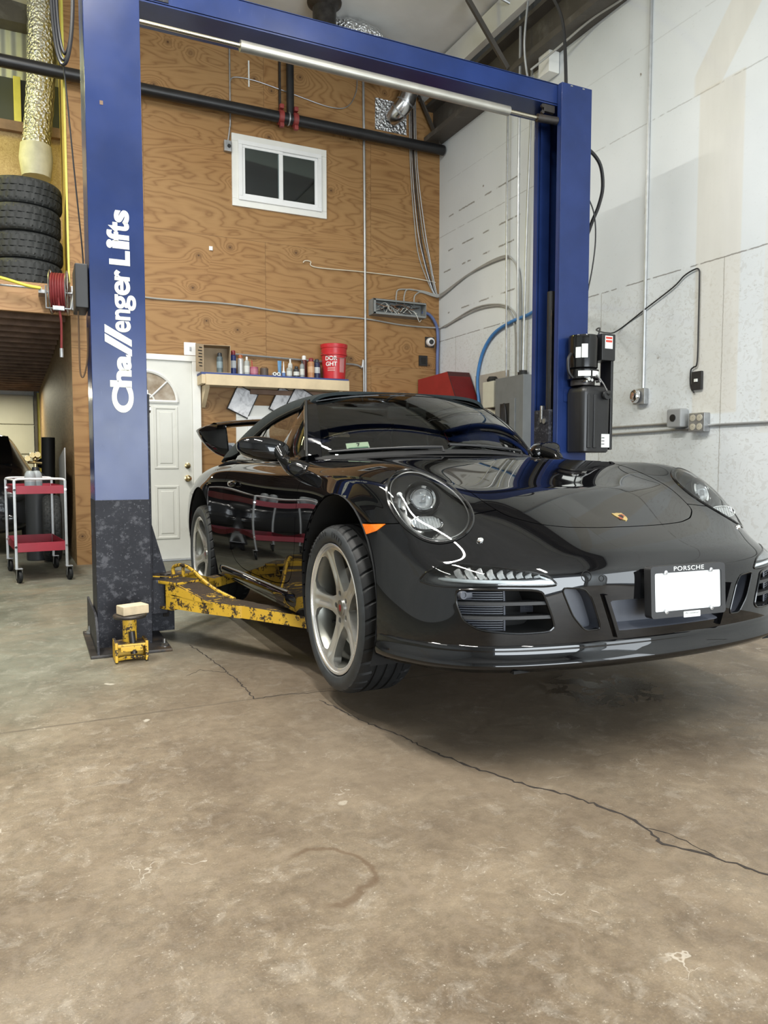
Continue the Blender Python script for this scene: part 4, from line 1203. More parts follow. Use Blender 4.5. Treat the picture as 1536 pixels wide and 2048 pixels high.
mb.grid([[atf(v, .281, .0), atf(v, .286, .006), atf(v, .292, .030), atf(v, .300, .042)] for v in np.linspace(-.235, .235, 30)])
obj('recess_ledge', mb, M_grey_plast, t)
# tow-eye cover and bumper sensor: fine rings in the paint
for v, z, r in ((-.350, .467, .0175), (-.296, .458, .009)):
    p, n = on_body((1.5, v, z), (-1, 0, 0)); c = Vector(cl(*p)); d = Vector(cl(*n))
    a, b, d = frame_from(d)
    mb = MB(); mb.tube([c+d*.0004+(a*math.cos(t)+b*math.sin(t))*r for t in [2*PI*i/32 for i in range(32)]], .0012, 5, closed=True)
    obj('cover_seam', mb, M_dark, bumper)
# ------------------------------------------------------------------ lower lip swept along the bumper's foot
def foot(v_list, z):
    out = []
    for v in v_list:
        p, n = on_body((1.5, v, z), (-1, 0, 0)); out.append(p)
    return out
vl = list(np.linspace(-.80, .80, 81)); fp = foot(vl, .20)
side_u = [.56, .50, .46, .43]
pre = []
for u in reversed(side_u):
    p, n = on_body((u, -1.5, .20), (0, 1, 0)); pre.append(p)
fp = pre+fp+[p*np.array([1, -1, 1]) for p in reversed(pre)]
mb = MB(); rows = []
for i, p in enumerate(fp):
    t = fp[min(i+1, len(fp)-1)]-fp[max(i-1, 0)]; n = np.array([t[1], -t[0], 0]); n /= np.linalg.norm(n)
    if n[0] < 0 and abs(p[1]) < .6: n = -n
    if n[1]*p[1] < 0 and abs(p[1]) > .3: n = -n
    w = 1.0 if 4 <= i < len(fp)-4 else .4+.15*min(i, len(fp)-1-i)
    rows.append([cl(*(p+n*d*w+np.array([0, 0, h]))) for d, h in ((-.004, .058), (.006, .052), (.011, .045), (.009, .036), (.012, .020), (.021, .004), (.026, -.006), (.026, -.014), (.018, -.022), (.004, -.034), (-.03, -.038))])
mb.grid(rows)
obj('front_lip', mb, M_paint, car, smooth=50)
# underside
mb = MB(); mb.bx(-.80, .80, -.60, .40, .165, .175)
mb.bx(-.80, .80, .36, 3.30, .165, .2)
mb.bx(-.60, .60, -.86, -.55, .165, .175)
obj('underbody', mb, M_dark, car)
# inner wheel housings
for A, w in ((ARCH_F, (.50, .885)), (ARCH_R, (.50, .905))):
    for sg in (-1, 1):
        mb = MB(); P = []
        for i in range(33):
            t = PI*(-.18+1.36*i/32); P.append([cl(A[0]+A[2]*math.cos(t), sg*w[0], A[1]+A[2]*math.sin(t)), cl(A[0]+A[2]*math.cos(t), sg*w[1], A[1]+A[2]*math.sin(t))])
        mb.grid(P); mb.add([P[i][0] for i in range(33)], [list(range(33))])
        obj('wheel_housing', mb, M_dark, car)
# sills: bulged strips along the doors
for sg in (-1, 1):
    mb = MB(); rows = []
    for u in np.linspace(-.42, -2.06, 30):
        w = math.sin(min(1, (u+2.06)/.14, (-.42-u)/.14)*PI/2)
        rows.append([cl(u, sg*(.850+(v-.850)*w), .215+(z-.215)*(.2+.8*w)) for v, z in ((.852, .268), (.872+.006*w, .262), (.884+.012*w, .246), (.886+.014*w, .222), (.878+.012*w, .196), (.86, .168), (.80, .165))])
    mb.grid(rows); obj('side_skirt', mb, M_paint, car, smooth=60)
# ------------------------------------------------------------------ greenhouse
def WB(n):  # foot of the windshield, n -1..1
    a = abs(n); return np.array((-.435-.345*a**2.3, .700*n, .918-.034*a**2))
def WT(n):  # header
    a = abs(n); return np.array((-1.09-.075*a**2.2, .565*n, 1.276-.052*a**2.4))
def WS(n, m, off=0.0):
    p = WB(n)*(1-m)+WT(n)*m
    bul = 4*m*(1-m)
    q = p+np.array((.022, 0, .030))*bul
    q[1] *= 1+.012*bul
    return q+np.array((.62, 0, .78))*off
def ws_grid(ns, ms, off=0.0): return [[WS(n, m, off) for n in ns] for m in ms]
def sm_grid(P, flip=False):
    P = np.array(P); h, w = P.shape[:2]
    V = P.reshape(-1, 3); F = [(i*w+j, i*w+j+1, (i+1)*w+j+1, (i+1)*w+j) for i in range(h-1) for j in range(w-1)]
    du = np.gradient(P, axis=0); dv = np.gradient(P, axis=1); N = np.cross(du, dv); N /= np.maximum(1e-9, np.linalg.norm(N, axis=2, keepdims=True)); N = N.reshape(-1, 3)
    if N[len(N)//2][2] < 0:
        N = -N
    S_ = SM(V, N, F)
    a = V[F[0][1]]-V[F[0][0]]; b = V[F[0][2]]-V[F[0][1]]
    if np.cross(a, b)@N[F[0][0]] < 0: S_.F = [tuple(reversed(f)) for f in F]
    return S_
ws = sm_grid(ws_grid(np.linspace(-.935, .935, 41), np.linspace(.02, .945, 21), .003))
wind = ws.build('windshield', M_glass_ws, car)
def band(name, ns, ms, mat, th=.012):
    s = sm_grid(ws_grid(ns, ms, .006)); return s.rim(th).build(name, mat, car)
band('windshield_pillar', np.linspace(-1.0, -.925, 5), np.linspace(-.02, .99, 26), M_paint, .03)
band('windshield_pillar', np.linspace(.925, 1.0, 5), np.linspace(-.02, .99, 26), M_paint, .03)
band('windshield_header', np.linspace(-.985, .985, 41), np.linspace(.925, 1.01, 4), M_paint, .03)
# cowl panel in front of the glass
mb = MB()
mb.grid([[cl(*(WS(n, 0, 0)+np.array((.055, 0, -.010)))), cl(*(WS(n, .03, .001)))] for n in np.linspace(-.97, .97, 31)])
mb.grid([[cl(*(WS(n, .03, .001))), cl(*(WS(n, .0, -.05)+np.array((-.02, 0, -.02))))] for n in np.linspace(-.97, .97, 31)])
obj('cowl_panel', mb, M_plast, car)
# wipers
for v0, v1, m1 in ((-.12, -.62, .05), (.42, -.06, .06)):
    n0 = v0/.70
    mb = MB()
    pts = [WS(n0, -.02, .012)+(0, 0, 0)]
    for t in np.linspace(0, 1, 12):
        n = (v0+(v1-v0)*t)/.70; pts.append(WS(n, .015+(m1-.015)*t, .022-.010*t))
    mb.tube([cl(*p) for p in pts], [.010]+[.008]*5+[.0055]*7, 6)
    w_ = obj('wiper', mb, M_plast, car)
    mb = MB(); mb.tube([cl(*WS((v0+(v1-v0)*t)/.70, .028+(m1-.01)*t, .010)) for t in np.linspace(.12, 1, 14)], .0045, 5)
    obj('wiper_blade', mb, M_rubber, w_)
# inspection sticker inside the glass
def on_ws(n0, n1, m0, m1, off, k=6): return [[cl(*WS(n, m, off)) for n in np.linspace(n0, n1, k)] for m in np.linspace(m0, m1, 3)]
mb = MB(); mb.grid(on_ws(-.775, -.635, .075, .155, -.002)); st = obj('inspection_sticker', mb, simple('sticker_cream', (.62, .68, .52), .6, var=.05), car)
mb = MB(); mb.grid(on_ws(-.765, -.645, .083, .097, .0005)); obj('sticker_print', mb, simple('sticker_green', (.10, .22, .15), .6), st)
c = WS(-.702, .123, .0008); ex = (WS(-.68, .123)-WS(-.72, .123)); ex /= np.linalg.norm(ex); ey = WS(-.70, .16)-WS(-.70, .08); ey /= np.linalg.norm(ey)
ex = Vector(cl(*ex)); ey = Vector(cl(*ey)); Mx = Matrix((ex, ey, ex.cross(ey))).transposed().to_4x4(); Mx.translation = Vector(cl(*c))
obj('sticker_number', text_mesh('7', .034, Mx, .0004, bold=.0006), M_ink, st, smooth=0)
# soft top ------------------------------------------------------------
TU = [-1.08, -1.22, -1.40, -1.60, -1.85, -2.10, -2.35, -2.62, -2.86]
TZ = [1.279, 1.288, 1.293, 1.289, 1.268, 1.222, 1.148, 1.048, .965]
EV = [.568, .585, .600, .620, .650, .680, .695, .690, .66]
EZ = [1.192, 1.184, 1.168, 1.140, 1.078, .998, .955, .945, .925]
def top_pt(u, n):
    zc = float(spl(TU, TZ, u)); ev = float(spl(TU, EV, u)); ez = float(spl(TU, EZ, u))
    a = abs(n)
    z = zc-(zc-ez)*a**3.6
    v = ev*(math.sin(a*PI/2*.96)/math.sin(PI/2*.96))**.93*(1 if n > 0 else -1)
    return np.array((u-.05*a**3*(1 if u > -1.3 else .3), v, z))
topS = sm_grid([[top_pt(u, n) for n in np.linspace(-1, 1, 61)] for u in np.linspace(-1.075, -2.86, 60)])
rw = lambda u, v, z: np.maximum(np.abs(u+2.33)-.17, np.abs(v)-.46)
rear_glass, topS = topS.split(rw)
topS.rim(.018).build('soft_top', M_fabric, car)
rear_glass.offset(-.002).rim(.004).build('rear_window', M_glass_side, car)
# side glass between the belt and the roof edge
def side_pt(u, m, sg):
    """m 0 at the belt .. 1 under the roof edge"""
    ev = float(spl(TU, EV, u)); ez = float(spl(TU, EZ, u))
    if u > -1.165:   # along the windshield pillar
        t = np.clip((u+.80)/(-1.165+.80), 0, 1); q = WS(1, t*.90); ev = q[1]; ez = q[2]
    bz = .892+.02*np.clip((-1.4-u)/.6, 0, 1.5); bv = .742-.02*np.clip((-1.8-u)/.5, 0, 1)
    z = bz+(max(ez, bz+.001)-bz)*m
    return np.array((u, sg*(bv+(min(ev, bv)-bv)*(m**1.15)), z))
for sg in (-1, 1):
    def pane(u0, u1, name, mat, m0=0, m1=1, k=24):
        s = sm_grid([[side_pt(u, m, sg) for m in np.linspace(m0, m1, 8)] for u in np.linspace(u0, u1, k)])
        return s.rim(.004).build(name, mat, car)
    pane(-.86, -1.70, 'door_window', M_glass_side)
    pane(-1.74, -2.16, 'quarter_window', M_glass_side)
    mb = MB(); mb.grid([[cl(*(side_pt(u, m, sg)+np.array((0, sg*.004, 0)))) for m in np.linspace(0, 1, 8)] for u in (-1.695, -1.745)]); obj('window_post', mb, M_gloss, car)
    mb = MB(); mb.grid([[cl(*(side_pt(u, m, sg)+np.array((0, sg*.003, 0)))) for m in np.linspace(0, 1, 10)] for u in (-.80, -.83, -.865)]); obj('mirror_quarter_trim', mb, M_gloss, car)
    mb = MB(); mb.tube([cl(*(side_pt(u, 0, sg)+np.array((0, sg*.008, -.002)))) for u in np.linspace(-.80, -2.2, 30)], .009, 6); obj('belt_seal', mb, M_rubber, car)
    mb = MB(); mb.tube([cl(*(WS(sg, m, .0)+np.array((-.008, sg*.004, 0)))) for m in np.linspace(0, 1, 20)]+[cl(*(side_pt(u, 1, sg)+np.array((0, sg*.006, .004)))) for u in np.linspace(-1.2, -2.2, 24)], .010, 6); obj('roof_seal', mb, M_rubber, car)
    # bright edge of the raised side window beside the pillar
    mb = MB(); mb.tube([cl(*(WS(sg, m, -.004)+np.array((-.030, sg*.006, -.004)))) for m in np.linspace(.03, .93, 16)], .0035, 6); obj('window_edge', mb, M_chrome, car)
# deck between the soft top and the belt
for sg in (-1, 1):
    mb = MB(); mb.grid([[cl(u, sg*.66, .915), cl(u, sg*.745, .898+.02*np.clip((-1.4-u)/.6, 0, 1)), cl(u, sg*.775, .88)] for u in np.linspace(-.74, -2.3, 20)])
    obj('belt_panel', mb, M_paint, car)
# ------------------------------------------------------------------ cabin
mb = MB(); mb.bx(-.70, .70, .72, 2.62, .20, .24); mb.bx(-.74, -.70, .72, 2.5, .2, .88); mb.bx(.70, .74, .72, 2.5, .2, .88); mb.bx(-.7, .7, 2.58, 2.62, .2, .92)
obj('cabin_tub', mb, M_dark, car)
mb = MB(); P = []
for n in np.linspace(-.96, .96, 21):
    f = WS(n, .0, -.03); P.append([cl(*f), cl(f[0]-.22, f[1], .915-.02*abs(n)), cl(f[0]-.36+.1*abs(n), f[1]*.97, .87), cl(f[0]-.34+.1*abs(n), f[1]*.97, .6)])
mb.grid(P); mb.box(cl(-.86, .36, .885), (.36, .16, .05), .02)
obj('dashboard', mb, M_plast, car)
for sg in (-1, 1):
    c = sg*.36
    st_ = obj('seat', MB().box(cl(-1.28, c, .46), (.50, .52, .16), .06).box(cl(-1.60, c, .72), (.50, .16, .56), .07, ('X', -.28)), M_seat, car, smooth=60)
    obj('headrest', MB().box(cl(-1.72, c, 1.03), (.27, .11, .20), .05, ('X', -.2)), M_seat, st_, smooth=60)
wc = Vector(cl(-1.04, .36, .82)); wa = Vector((0, .9, .42)).normalized(); a, b, d = frame_from(wa)
mb = MB(); mb.tube([wc+(a*math.cos(t)+b*math.sin(t))*.185 for t in [2*PI*i/40 for i in range(40)]], .015, 8, closed=True)
mb.lathe([(.0, -.02), (.06, -.02), (.07, 0), (.05, .02), (0, .03)], wc, wa, 20)
for t in (0, 2.1, 4.2): mb.tube([wc, wc+(a*math.cos(t+.5)+b*math.sin(t+.5))*.185], .012, 6)
obj('steering_wheel', mb, M_plast, car)
mb = MB(); q = WS(0, .86, -.06); mb.box(cl(q[0]-.03, 0, q[2]-.03), (.25, .03, .07), .02); mb.tube([cl(*WS(0, .93, -.01)), cl(q[0]-.02, 0, q[2]-.02)], .01, 6)
obj('rear_view_mirror', mb, M_plast, car)
for sg in (-1, 1):
    q = WS(sg*.45, .93, -.03); mb = MB(); mb.box(cl(q[0]-.07, q[1], q[2]-.035), (.38, .16, .012), .005, ('X', .2)); obj('sun_visor', mb, simple('visor_grey%d' % (sg+1), (.05, .05, .052), .8), car)
# ------------------------------------------------------------------ mirrors
def super_blob(c, sx, sy, sz, e=.75, seg=28, rings=16, shear=(0, 0)):
    b = MB(); rows = []
    sp = lambda x, p: math.copysign(abs(x)**p, x)
    for i in range(rings+1):
        ph = -PI/2+PI*i/rings; r = []
        for k in range(seg):
            th = 2*PI*k/seg
            x = sp(math.cos(ph), e)*sp(math.cos(th), e); y = sp(math.cos(ph), e)*sp(math.sin(th), e); z = sp(math.sin(ph), e)
            r.append(Vector(c)+Vector((x*sx+shear[0]*z*sx, y*sy+shear[1]*x*sy, z*sz+.10*x*sz)))
        rows.append(r)
    b.grid(rows, closeu=True); return b
for sg, dd in ((-1, door_r), (1, door_l)):
    hc = (-.850, .912, .942) if sg < 0 else (-.95, .902, .945)
    b = super_blob((0, 0, 0), .124, .062, .060, .74)
    # rounded front, flat glass side at the back, outer end lower
    vs = []
    for x, y, z in b.v:
        y2 = y if y < 0 else min(y, .040)
        tz = 1-.18*max(0, x/.124)
        vs.append((hc[1]*sg+x*sg, -hc[0]+y2+.30*x, hc[2]+z*tz+.012*(x/.124)))
    b.v = vs
    mh = obj('side_mirror', b, M_paint, car, smooth=70)
    b = super_blob((0, 0, 0), .105, .004, .052, .7); b.v = [(hc[1]*sg+x*sg, -hc[0]+.043+y+.30*x, hc[2]+z) for x, y, z in b.v]
    obj('mirror_glass', b, simple('mirror_glass%d' % (sg+1), (.7, .75, .8), .02, metal=1), mh)
    b = MB(); b.tube([(sg*(hc[1]+x), -hc[0]-.0+.30*x+yy, hc[2]+zz) for x, yy, zz in [(-.11, -.050, -.018), (-.05, -.064, -.018), (0, -.066, -.016), (.06, -.058, -.012), (.112, -.02, -.004)]], .0022, 5); obj('mirror_seam', b, M_dark, mh)
    b = MB(); pts = smooth_path([(sg*(hc[1]-.062), -hc[0]-.035, .945), (sg*.846, .775, .915), (sg*.838, .735, .882), (sg*.828, .685, .858), (sg*.812, .60, .836), (sg*.77, .54, .815)], 6)
    k = len(pts); b.tube(pts, [.040-.012*math.sin(PI*min(1, i/(k*.6))) if i < k*.6 else .040+.006*math.sin(PI*(i-k*.6)/(k*.4)) for i in range(k)], 14)
    obj('mirror_foot', b, M_gloss, mh, smooth=70)
# door handles
for sg, dd in ((-1, door_r), (1, door_l)):
    p, n = on_body((-1.60, sg*1.6, .765), (0, -sg, 0)); c = cl(p[0], p[1]+sg*.012, p[2])
    b = super_blob(c, .016, .085, .019, .8); obj('handle', b, M_paint, dd, smooth=70)
    b = MB(); b.lathe([(.0, 0), (.022, 0), (.024, .003), (.024, -.006)], cl(p[0]+.02, p[1]+sg*.001, p[2]), (sg, 0, 0), 24); obj('handle_cup', b, M_gloss, dd)
# ------------------------------------------------------------------ rear wing
blade = []
for v in np.linspace(-.66, .66, 33):
    a = abs(v)/.66; z0 = 1.252-.045*a**2.2; ch = .36
    prof = [(0, 0), (.03, .020), (.12, .030), (.24, .026), (.33, .018), (.36, .010), (.34, -.010), (.2, -.022), (.08, -.026), (.01, -.016)]
    blade.append([cl(-2.98-x-.05*(1-a**2)*0, v, z0+h-.08*x*0) for x, h in prof])
wing = obj('rear_wing', MB().grid(blade, closeu=True), M_paint, car, smooth=60)
for sg in (-1, 1):
    rows = []
    # end pod: outline by stations from the front edge to the rear tip; (u, v, z top, z bottom, half thickness)
    for u, v, zt, zb, th in ((-2.955, .600, 1.205, .975, .006), (-3.02, .622, 1.222, .965, .022), (-3.10, .655, 1.226, .985, .030), (-3.20, .690, 1.222, 1.03, .032), (-3.30, .715, 1.212, 1.085, .026), (-3.38, .728, 1.203, 1.135, .017), (-3.43, .733, 1.192, 1.170, .006)):
        r = []
        for k in range(20):
            t = 2*PI*k/20; zz = (zt+zb)/2+(zt-zb)/2*math.copysign(abs(math.sin(t))**.8, math.sin(t))
            lean = (zz-zb)/(zt-zb+1e-6)
            r.append(cl(u, sg*(v-.02*(1-lean)+th*math.cos(t)), zz))
        rows.append(r)
    b = MB(); b.grid(rows, closeu=True); b.f += [tuple(range(19, -1, -1)), tuple(range(120, 140))]; b.mi += [0, 0]
    obj('wing_end', b, M_paint, wing, smooth=60)
mb = MB(); mb.bx(-.5, .5, 2.75, 3.2, .85, .98, .02); obj('engine_lid', mb, M_paint, car)
# ------------------------------------------------------------------ wheels
def wheel(sg, u, v, z, R, W, ang, name='wheel'):
    ax = Vector((sg, 0, 0)); ex = Vector((0, -1, 0)); ey = Vector((0, 0, 1))
    MW = Matrix((ex, ey, ax)).transposed().to_4x4(); MW.translation = Vector(cl(u, sg*v, z))
    w = bpy.data.objects.new(name, None); COL.objects.link(w); w.parent = car; w.matrix_local = MW
    flip = (ex.cross(ey)).dot(ax) < 0
    # tyre: profile swept with tread blocks
    seg = 288
    pr = [(.2635, -.014), (.268, -.002), (.274, .006), (.288, .0125), (.302, .013), (R-.024, .009), (R-.014, .002), (R-.007, -.008), (R-.003, -.020), (R-.001, -.034), (R, -.048)]
    nshould = len(pr)
    gr = [-.056, -.098, -.140, -.182] if W < .27 else [-.07, -.125, -.18, -.235]
    tread = []
    for g in gr: tread += [(R, g+.0062), (R-.007, g+.0055), (R-.007, g-.0055), (R, g-.0062)]
    inner = [(r, -W+.026-h) for r, h in reversed(pr)]
    allp = pr+tread+inner
    rows = []
    for j, (r, h) in enumerate(allp):
        row = []
        for k in range(seg):
            rr = r
            if 6 <= j < nshould or len(allp)-nshould <= j < len(allp)-6:
                if k % 8 in (0,): rr = r-.0055 if j > 6 else r-.002
            t = 2*PI*(k+ (3*(j-6) if 6 <= j < nshould else 0)*.25)/seg
            row.append((rr*math.cos(t), rr*math.sin(t), h))
        rows.append(row)
    mb = MB(); mb.grid(rows, closeu=True)
    mb.mi = [1 if (f//seg) < 6 else 0 for f in range(len(mb.f))]
    obj('tyre', mb, [M_rubber, M_side], w, smooth=28)
    # raised lettering on the sidewall
    def arc_text(txt, a0, size, step, rad):
        B = MB(); a = a0
        for ch in txt:
            if ch != ' ':
                t = a; M2 = Matrix.Translation((rad*math.cos(t), rad*math.sin(t), .0140)) @ Matrix.Rotation(t-PI/2, 4, 'Z')
                tm = text_mesh(ch, size, M2, .0008, bold=.0006, xs=1.15); B.add(tm.v, tm.f)
            a -= step
        return B
    if sg < 0 and u > -1:
        tp_ = simple('tyre_print', (.008, .008, .009), .6)
        for k_, (tx, ad) in enumerate((('245/35ZR20', 140), ('(91Y)', 84))): obj('tyre_lettering', arc_text(tx, math.radians(ad), .026, math.radians(4.6), .3045), tp_, w, smooth=0)
    # rim: barrel, lip, spokes cut out of a dished disc
    D = -(W-.05)
    mb = MB(); mb.lathe([(.2635, -.016), (.266, -.004), (.2655, .002), (.262, .004), (.2545, .0025), (.2525, -.004)], seg=96, cap=False)
    obj('rim_lip', mb, M_lip, w)
    mb = MB(); mb.lathe([(.2525, -.004), (.243, -.03), (.236, -.06), (.232, D)], seg=96, cap=False)
    obj('rim_barrel', mb, M_barrel, w)
    nr, na = 44, 360; rs = np.linspace(.018, .2535, nr)
    V = []; spk = [ang+2*PI*k/5 for k in range(5)]
    def face(r, t):
        d = min(abs((t-s+PI) % (2*PI)-PI) for s in spk); lat = r*math.sin(min(d, PI/2))
        z = -.036*(1-min(1, r/.250)**1.7)-.003
        z -= .009*math.exp(-(lat/.013)**2)*np.clip((r-.09)/.05, 0, 1)*np.clip((.241-r)/.03, 0, 1)
        z -= .25*max(0, lat-.018)*np.clip((r-.05)/.05, 0, 1)*np.clip((.241-r)/.03, 0, 1)
        return z
    for r in rs:
        for k in range(na):
            t = 2*PI*k/na; V.append((r*math.cos(t), r*math.sin(t), face(r, t)))
    F = [(i*na+k, (i+1)*na+k, (i+1)*na+(k+1) % na, i*na+(k+1) % na) for i in range(nr-1) for k in range(na)]
    V = np.array(V); P = V.reshape(nr, na, 3)
    du = np.gradient(P, axis=0); dv = np.roll(P, -1, 1)-np.roll(P, 1, 1); N = np.cross(du, dv); N /= np.linalg.norm(N, axis=2, keepdims=True)
    N = N.reshape(-1, 3)
    if N[na*10][2] < 0: N = -N
    RS = SM(V, N, F)
    def win(x, y, z):
        r = np.hypot(x, y); t = np.arctan2(y, x)
        d = np.min([np.abs((t-s+PI) % (2*PI)-PI) for s in spk], axis=0); lat = r*np.sin(np.minimum(d, PI/2))
        wd = np.interp(r, [.05, .075, .10, .14, .18, .21, .229, .2395], [.060, .042, .031, .0275, .029, .034, .046, .080])
        return np.maximum(np.maximum(wd-lat, r-.2395), .068-r)
    _, RS = RS.split(win)
    for k in range(5):   # bolt holes
        c = (.0585*math.cos(spk[k]+.0), .0585*math.sin(spk[k]+.0))
        _, RS = RS.split(lambda x, y, z: np.hypot(x-c[0], y-c[1])-.0125)
    ring, RS = RS.split(lambda x, y, z: .2405-np.hypot(x, y))
    b = MB(); b.v = [tuple(p) for p in ring.V]; b.f = ring.F; b.mi = [0]*len(ring.F); obj('rim_flange', b, M_lip, w, normals=ring.N)
    RS = RS.rim(.040)
    b = MB(); b.v = [tuple(p) for p in RS.V]; b.f = RS.F; b.mi = [0]*len(RS.F)
    nm = RS.N
    obj('spokes', b, M_rim, w, normals=nm)
    mb = MB(); mb.lathe([(.0, .0), (.0, -.030), (.030, -.0295), (.0325, -.031), (.033, -.045)], seg=40, cap=False); cc = obj('centre_cap', mb, M_steel, w)
    mb = MB(); mb.prism([(-.010, .013), (.010, .013), (.011, .002), (.006, -.010), (0, -.015), (-.006, -.010), (-.011, .002)], Matrix.Translation((0, 0, -.030)), 0, .0012); obj('cap_crest', mb, M_crest_red, w)
    mb = MB()
    for k in range(5): mb.cyl((.0585*math.cos(spk[k]), .0585*math.sin(spk[k]), -.055), (.0585*math.cos(spk[k]), .0585*math.sin(spk[k]), -.078), .0105, seg=6)
    mb.lathe([(0, -.075), (.08, -.075), (.085, -.10)], seg=32); obj('wheel_hub', mb, M_dark, w)
    mb = MB(); mb.lathe([(.08, -.085), (.165, -.085), (.165, -.115), (.08, -.115)], seg=48, cap=False); obj('brake_disc', mb, M_steel, w)
    a0 = -.5; P = []
    mb = MB()
    for k in range(9):
        t = a0-.5+k*.11; P.append([(r*math.cos(t), r*math.sin(t), h) for r, h in ((.115, -.07), (.175, -.065), (.182, -.09), (.175, -.13), (.115, -.13))])
    mb.grid(P, closeu=True); obj('brake_caliper', mb, M_grey_plast, w)
    return w
SPK = math.radians(106)
wheel(-1, 0, .877, .265, .340, .245, SPK)
wheel(1, 0, .877, .265, .340, .245, SPK)
wheel(-1, -2.45, .912, .268, .3455, .305, SPK+.35)
wheel(1, -2.45, .912, .268, .3455, .305, SPK)
# suspension stubs so that the wheels are carried
for u, sgs in ((0, (-1, 1)), (-2.45, (-1, 1))):
    for sg in sgs:
        mb = MB(); mb.cyl(cl(u, sg*.78, .265), cl(u, sg*.45, .30), .05, .035); mb.tube([cl(u+.05, sg*.72, .24), cl(u+.05, sg*.40, .20)], .025, 8); mb.tube([cl(u, sg*.70, .30), cl(u-.03, sg*.60, .60)], .03, 8)
        obj('suspension_arm', mb, M_dark, car)
# ------------------------------------------------------------------ badges and plate
p, n = on_body((.672, .012, 2), (0, 0, -1)); d = Vector(cl(*n)); yv = (Vector(cl(-1, 0, 0))-d*Vector(cl(-1, 0, 0)).dot(d)).normalized(); xv = yv.cross(d)
MC = Matrix((xv, yv, d)).transposed().to_4x4(); MC.translation = Vector(cl(*p))
sh = [(-.023, .029), (-.012, .027), (0, .030), (.012, .027), (.023, .029), (.0235, .010), (.019, -.010), (.010, -.024), (0, -.031), (-.010, -.024), (-.019, -.010), (-.0235, .010)]
cr = obj('hood_crest', MB().prism(sh, MC, -.002, .0022), M_gold, car)
b = MB()
for x0, y0, s in ((-.012, -.010, 1), (.012, .010, 1)):
    for k in range(3): b.prism([(x0-.008+k*.006, y0-.010), (x0-.005+k*.006, y0-.010), (x0-.005+k*.006, y0+.008), (x0-.008+k*.006, y0+.008)], MC, .002, .0028)
obj('crest_stripes', b, M_crest_red, cr)
obj('crest_shield', MB().prism([(x*.36, y*.36) for x, y in sh], MC, .002, .0034), M_ink, cr)
PC_ = Vector(cl(.972, .024, .405)); xv = Vector((.995, -.055, 0)).normalized(); zv = Vector((0, .035, 1)).normalized(); yv = zv.cross(xv)
MP = Matrix((xv, zv, -yv)).transposed().to_4x4(); MP.translation = PC_
if (MP.to_3x3() @ Vector((0, 0, 1))).y > 0: MP = MP @ Matrix.Diagonal((1, 1, -1, 1))
def rrect(w, h, r, n=5):
    o = []
    for cx, cy, a in ((w/2-r, h/2-r, 0), (-w/2+r, h/2-r, 90), (-w/2+r, -h/2+r, 180), (w/2-r, -h/2+r, 270)):
        for k in range(n+1):
            t = math.radians(a+90*k/n); o.append((cx+r*math.cos(t), cy+r*math.sin(t)))
    return o
plate = obj('licence_plate', MB().prism(rrect(.300, .150, .010), MP, 0, .004), M_plate, car)
b = MB(); o_ = rrect(.322, .172, .012); i_ = rrect(.288, .128, .006); i_ = [(x, y-.001) for x, y in i_]
n_ = len(o_); vs = []
for pl, dd in ((o_, -.022), (o_, .010), (i_, .010), (i_, .002)): vs += [MP @ Vector((x, y, dd)) for x, y in pl]
fs = []
for k in range(3):
    for i in range(n_): fs.append((k*n_+i, k*n_+(i+1) % n_, (k+1)*n_+(i+1) % n_, (k+1)*n_+i))
b.add(vs, fs); b.prism(rrect(.20, .10, .01), MP, -.075, -.02)
obj('plate_frame', b, M_plast, plate)
tm = text_mesh('PORSCHE', .021, MP @ Matrix.Translation((0, .0745, .0105)), .001, spacing=1.12, bold=.0, xs=1.35); obj('frame_lettering', tm, M_white, plate, smooth=0)
b = MB(); b.prism(rrect(.072, .020, .002), MP, .010, .0112)
b.v = [tuple(Vector(v)+(MP.to_3x3() @ Vector((.010, -.080, 0)))) for v in b.v]; obj('dealer_tag', b, M_white, plate)
tm = text_mesh('Ws·onnwood', .0105, MP @ Matrix.Translation((.010, -.0765, .0113)), .0004); obj('tag_print', tm, M_ink, plate, smooth=0)
for x in (-.098, .098):
    for y in (-.066, .064):
        b = MB(); b.lathe([(.0, .006), (.0075, .005), (.0085, 0), (.0085, -.004)], MP @ Vector((x, y, .0065)), (MP.to_3x3() @ Vector((0, 0, 1))), 14); obj('plate_screw', b, M_steel, plate)
# ================================================================== door and windows of the back wall
b = MB(); b.bx(.515, .60, YB-.05, YB+.02, 0, 2.018, .006); b.bx(1.500, 1.586, YB-.05, YB+.02, 0, 2.018, .006); b.bx(.515, 1.586, YB-.05, YB+.02, 2.018, 2.075, .006)
d1 = struct('door_1', b, M_trimw, smooth=30)
b = MB(); b.bx(.60, 1.50, YB-.028, YB+.015, .012, 2.018, .003); slab = obj('door_slab', b, M_doorw, d1)
yf = YB-.028
def panel(x0, x1, z0, z1):
    b = MB(); n = 4
    o = [(x0, z0), (x1, z0), (x1, z1), (x0, z1)]
    def ring(i, dy): return [(x0+i, yf+dy, z0+i), (x1-i, yf+dy, z0+i), (x1-i, yf+dy, z1-i), (x0+i, yf+dy, z1-i)]
    R = [ring(0, .001), ring(.006, -.009), ring(.022, -.009), ring(.034, .002), ring(.052, .002), ring(.062, -.006)]
    b.grid(R, closeu=True); b.add(R[-1], [(0, 1, 2, 3)]); obj('door_panel', b, M_doorw, slab, smooth=0)
for x0, x1 in ((.745, .985), (1.115, 1.355)):
    panel(x0, x1, .93, 1.56); panel(x0, x1, .22, .765)
b = MB(); fc = (1.05, 1.605); rr = .30
arc = [(fc[0]+rr*math.cos(t), fc[1]+rr*math.sin(t)) for t in np.linspace(0, PI, 33)]
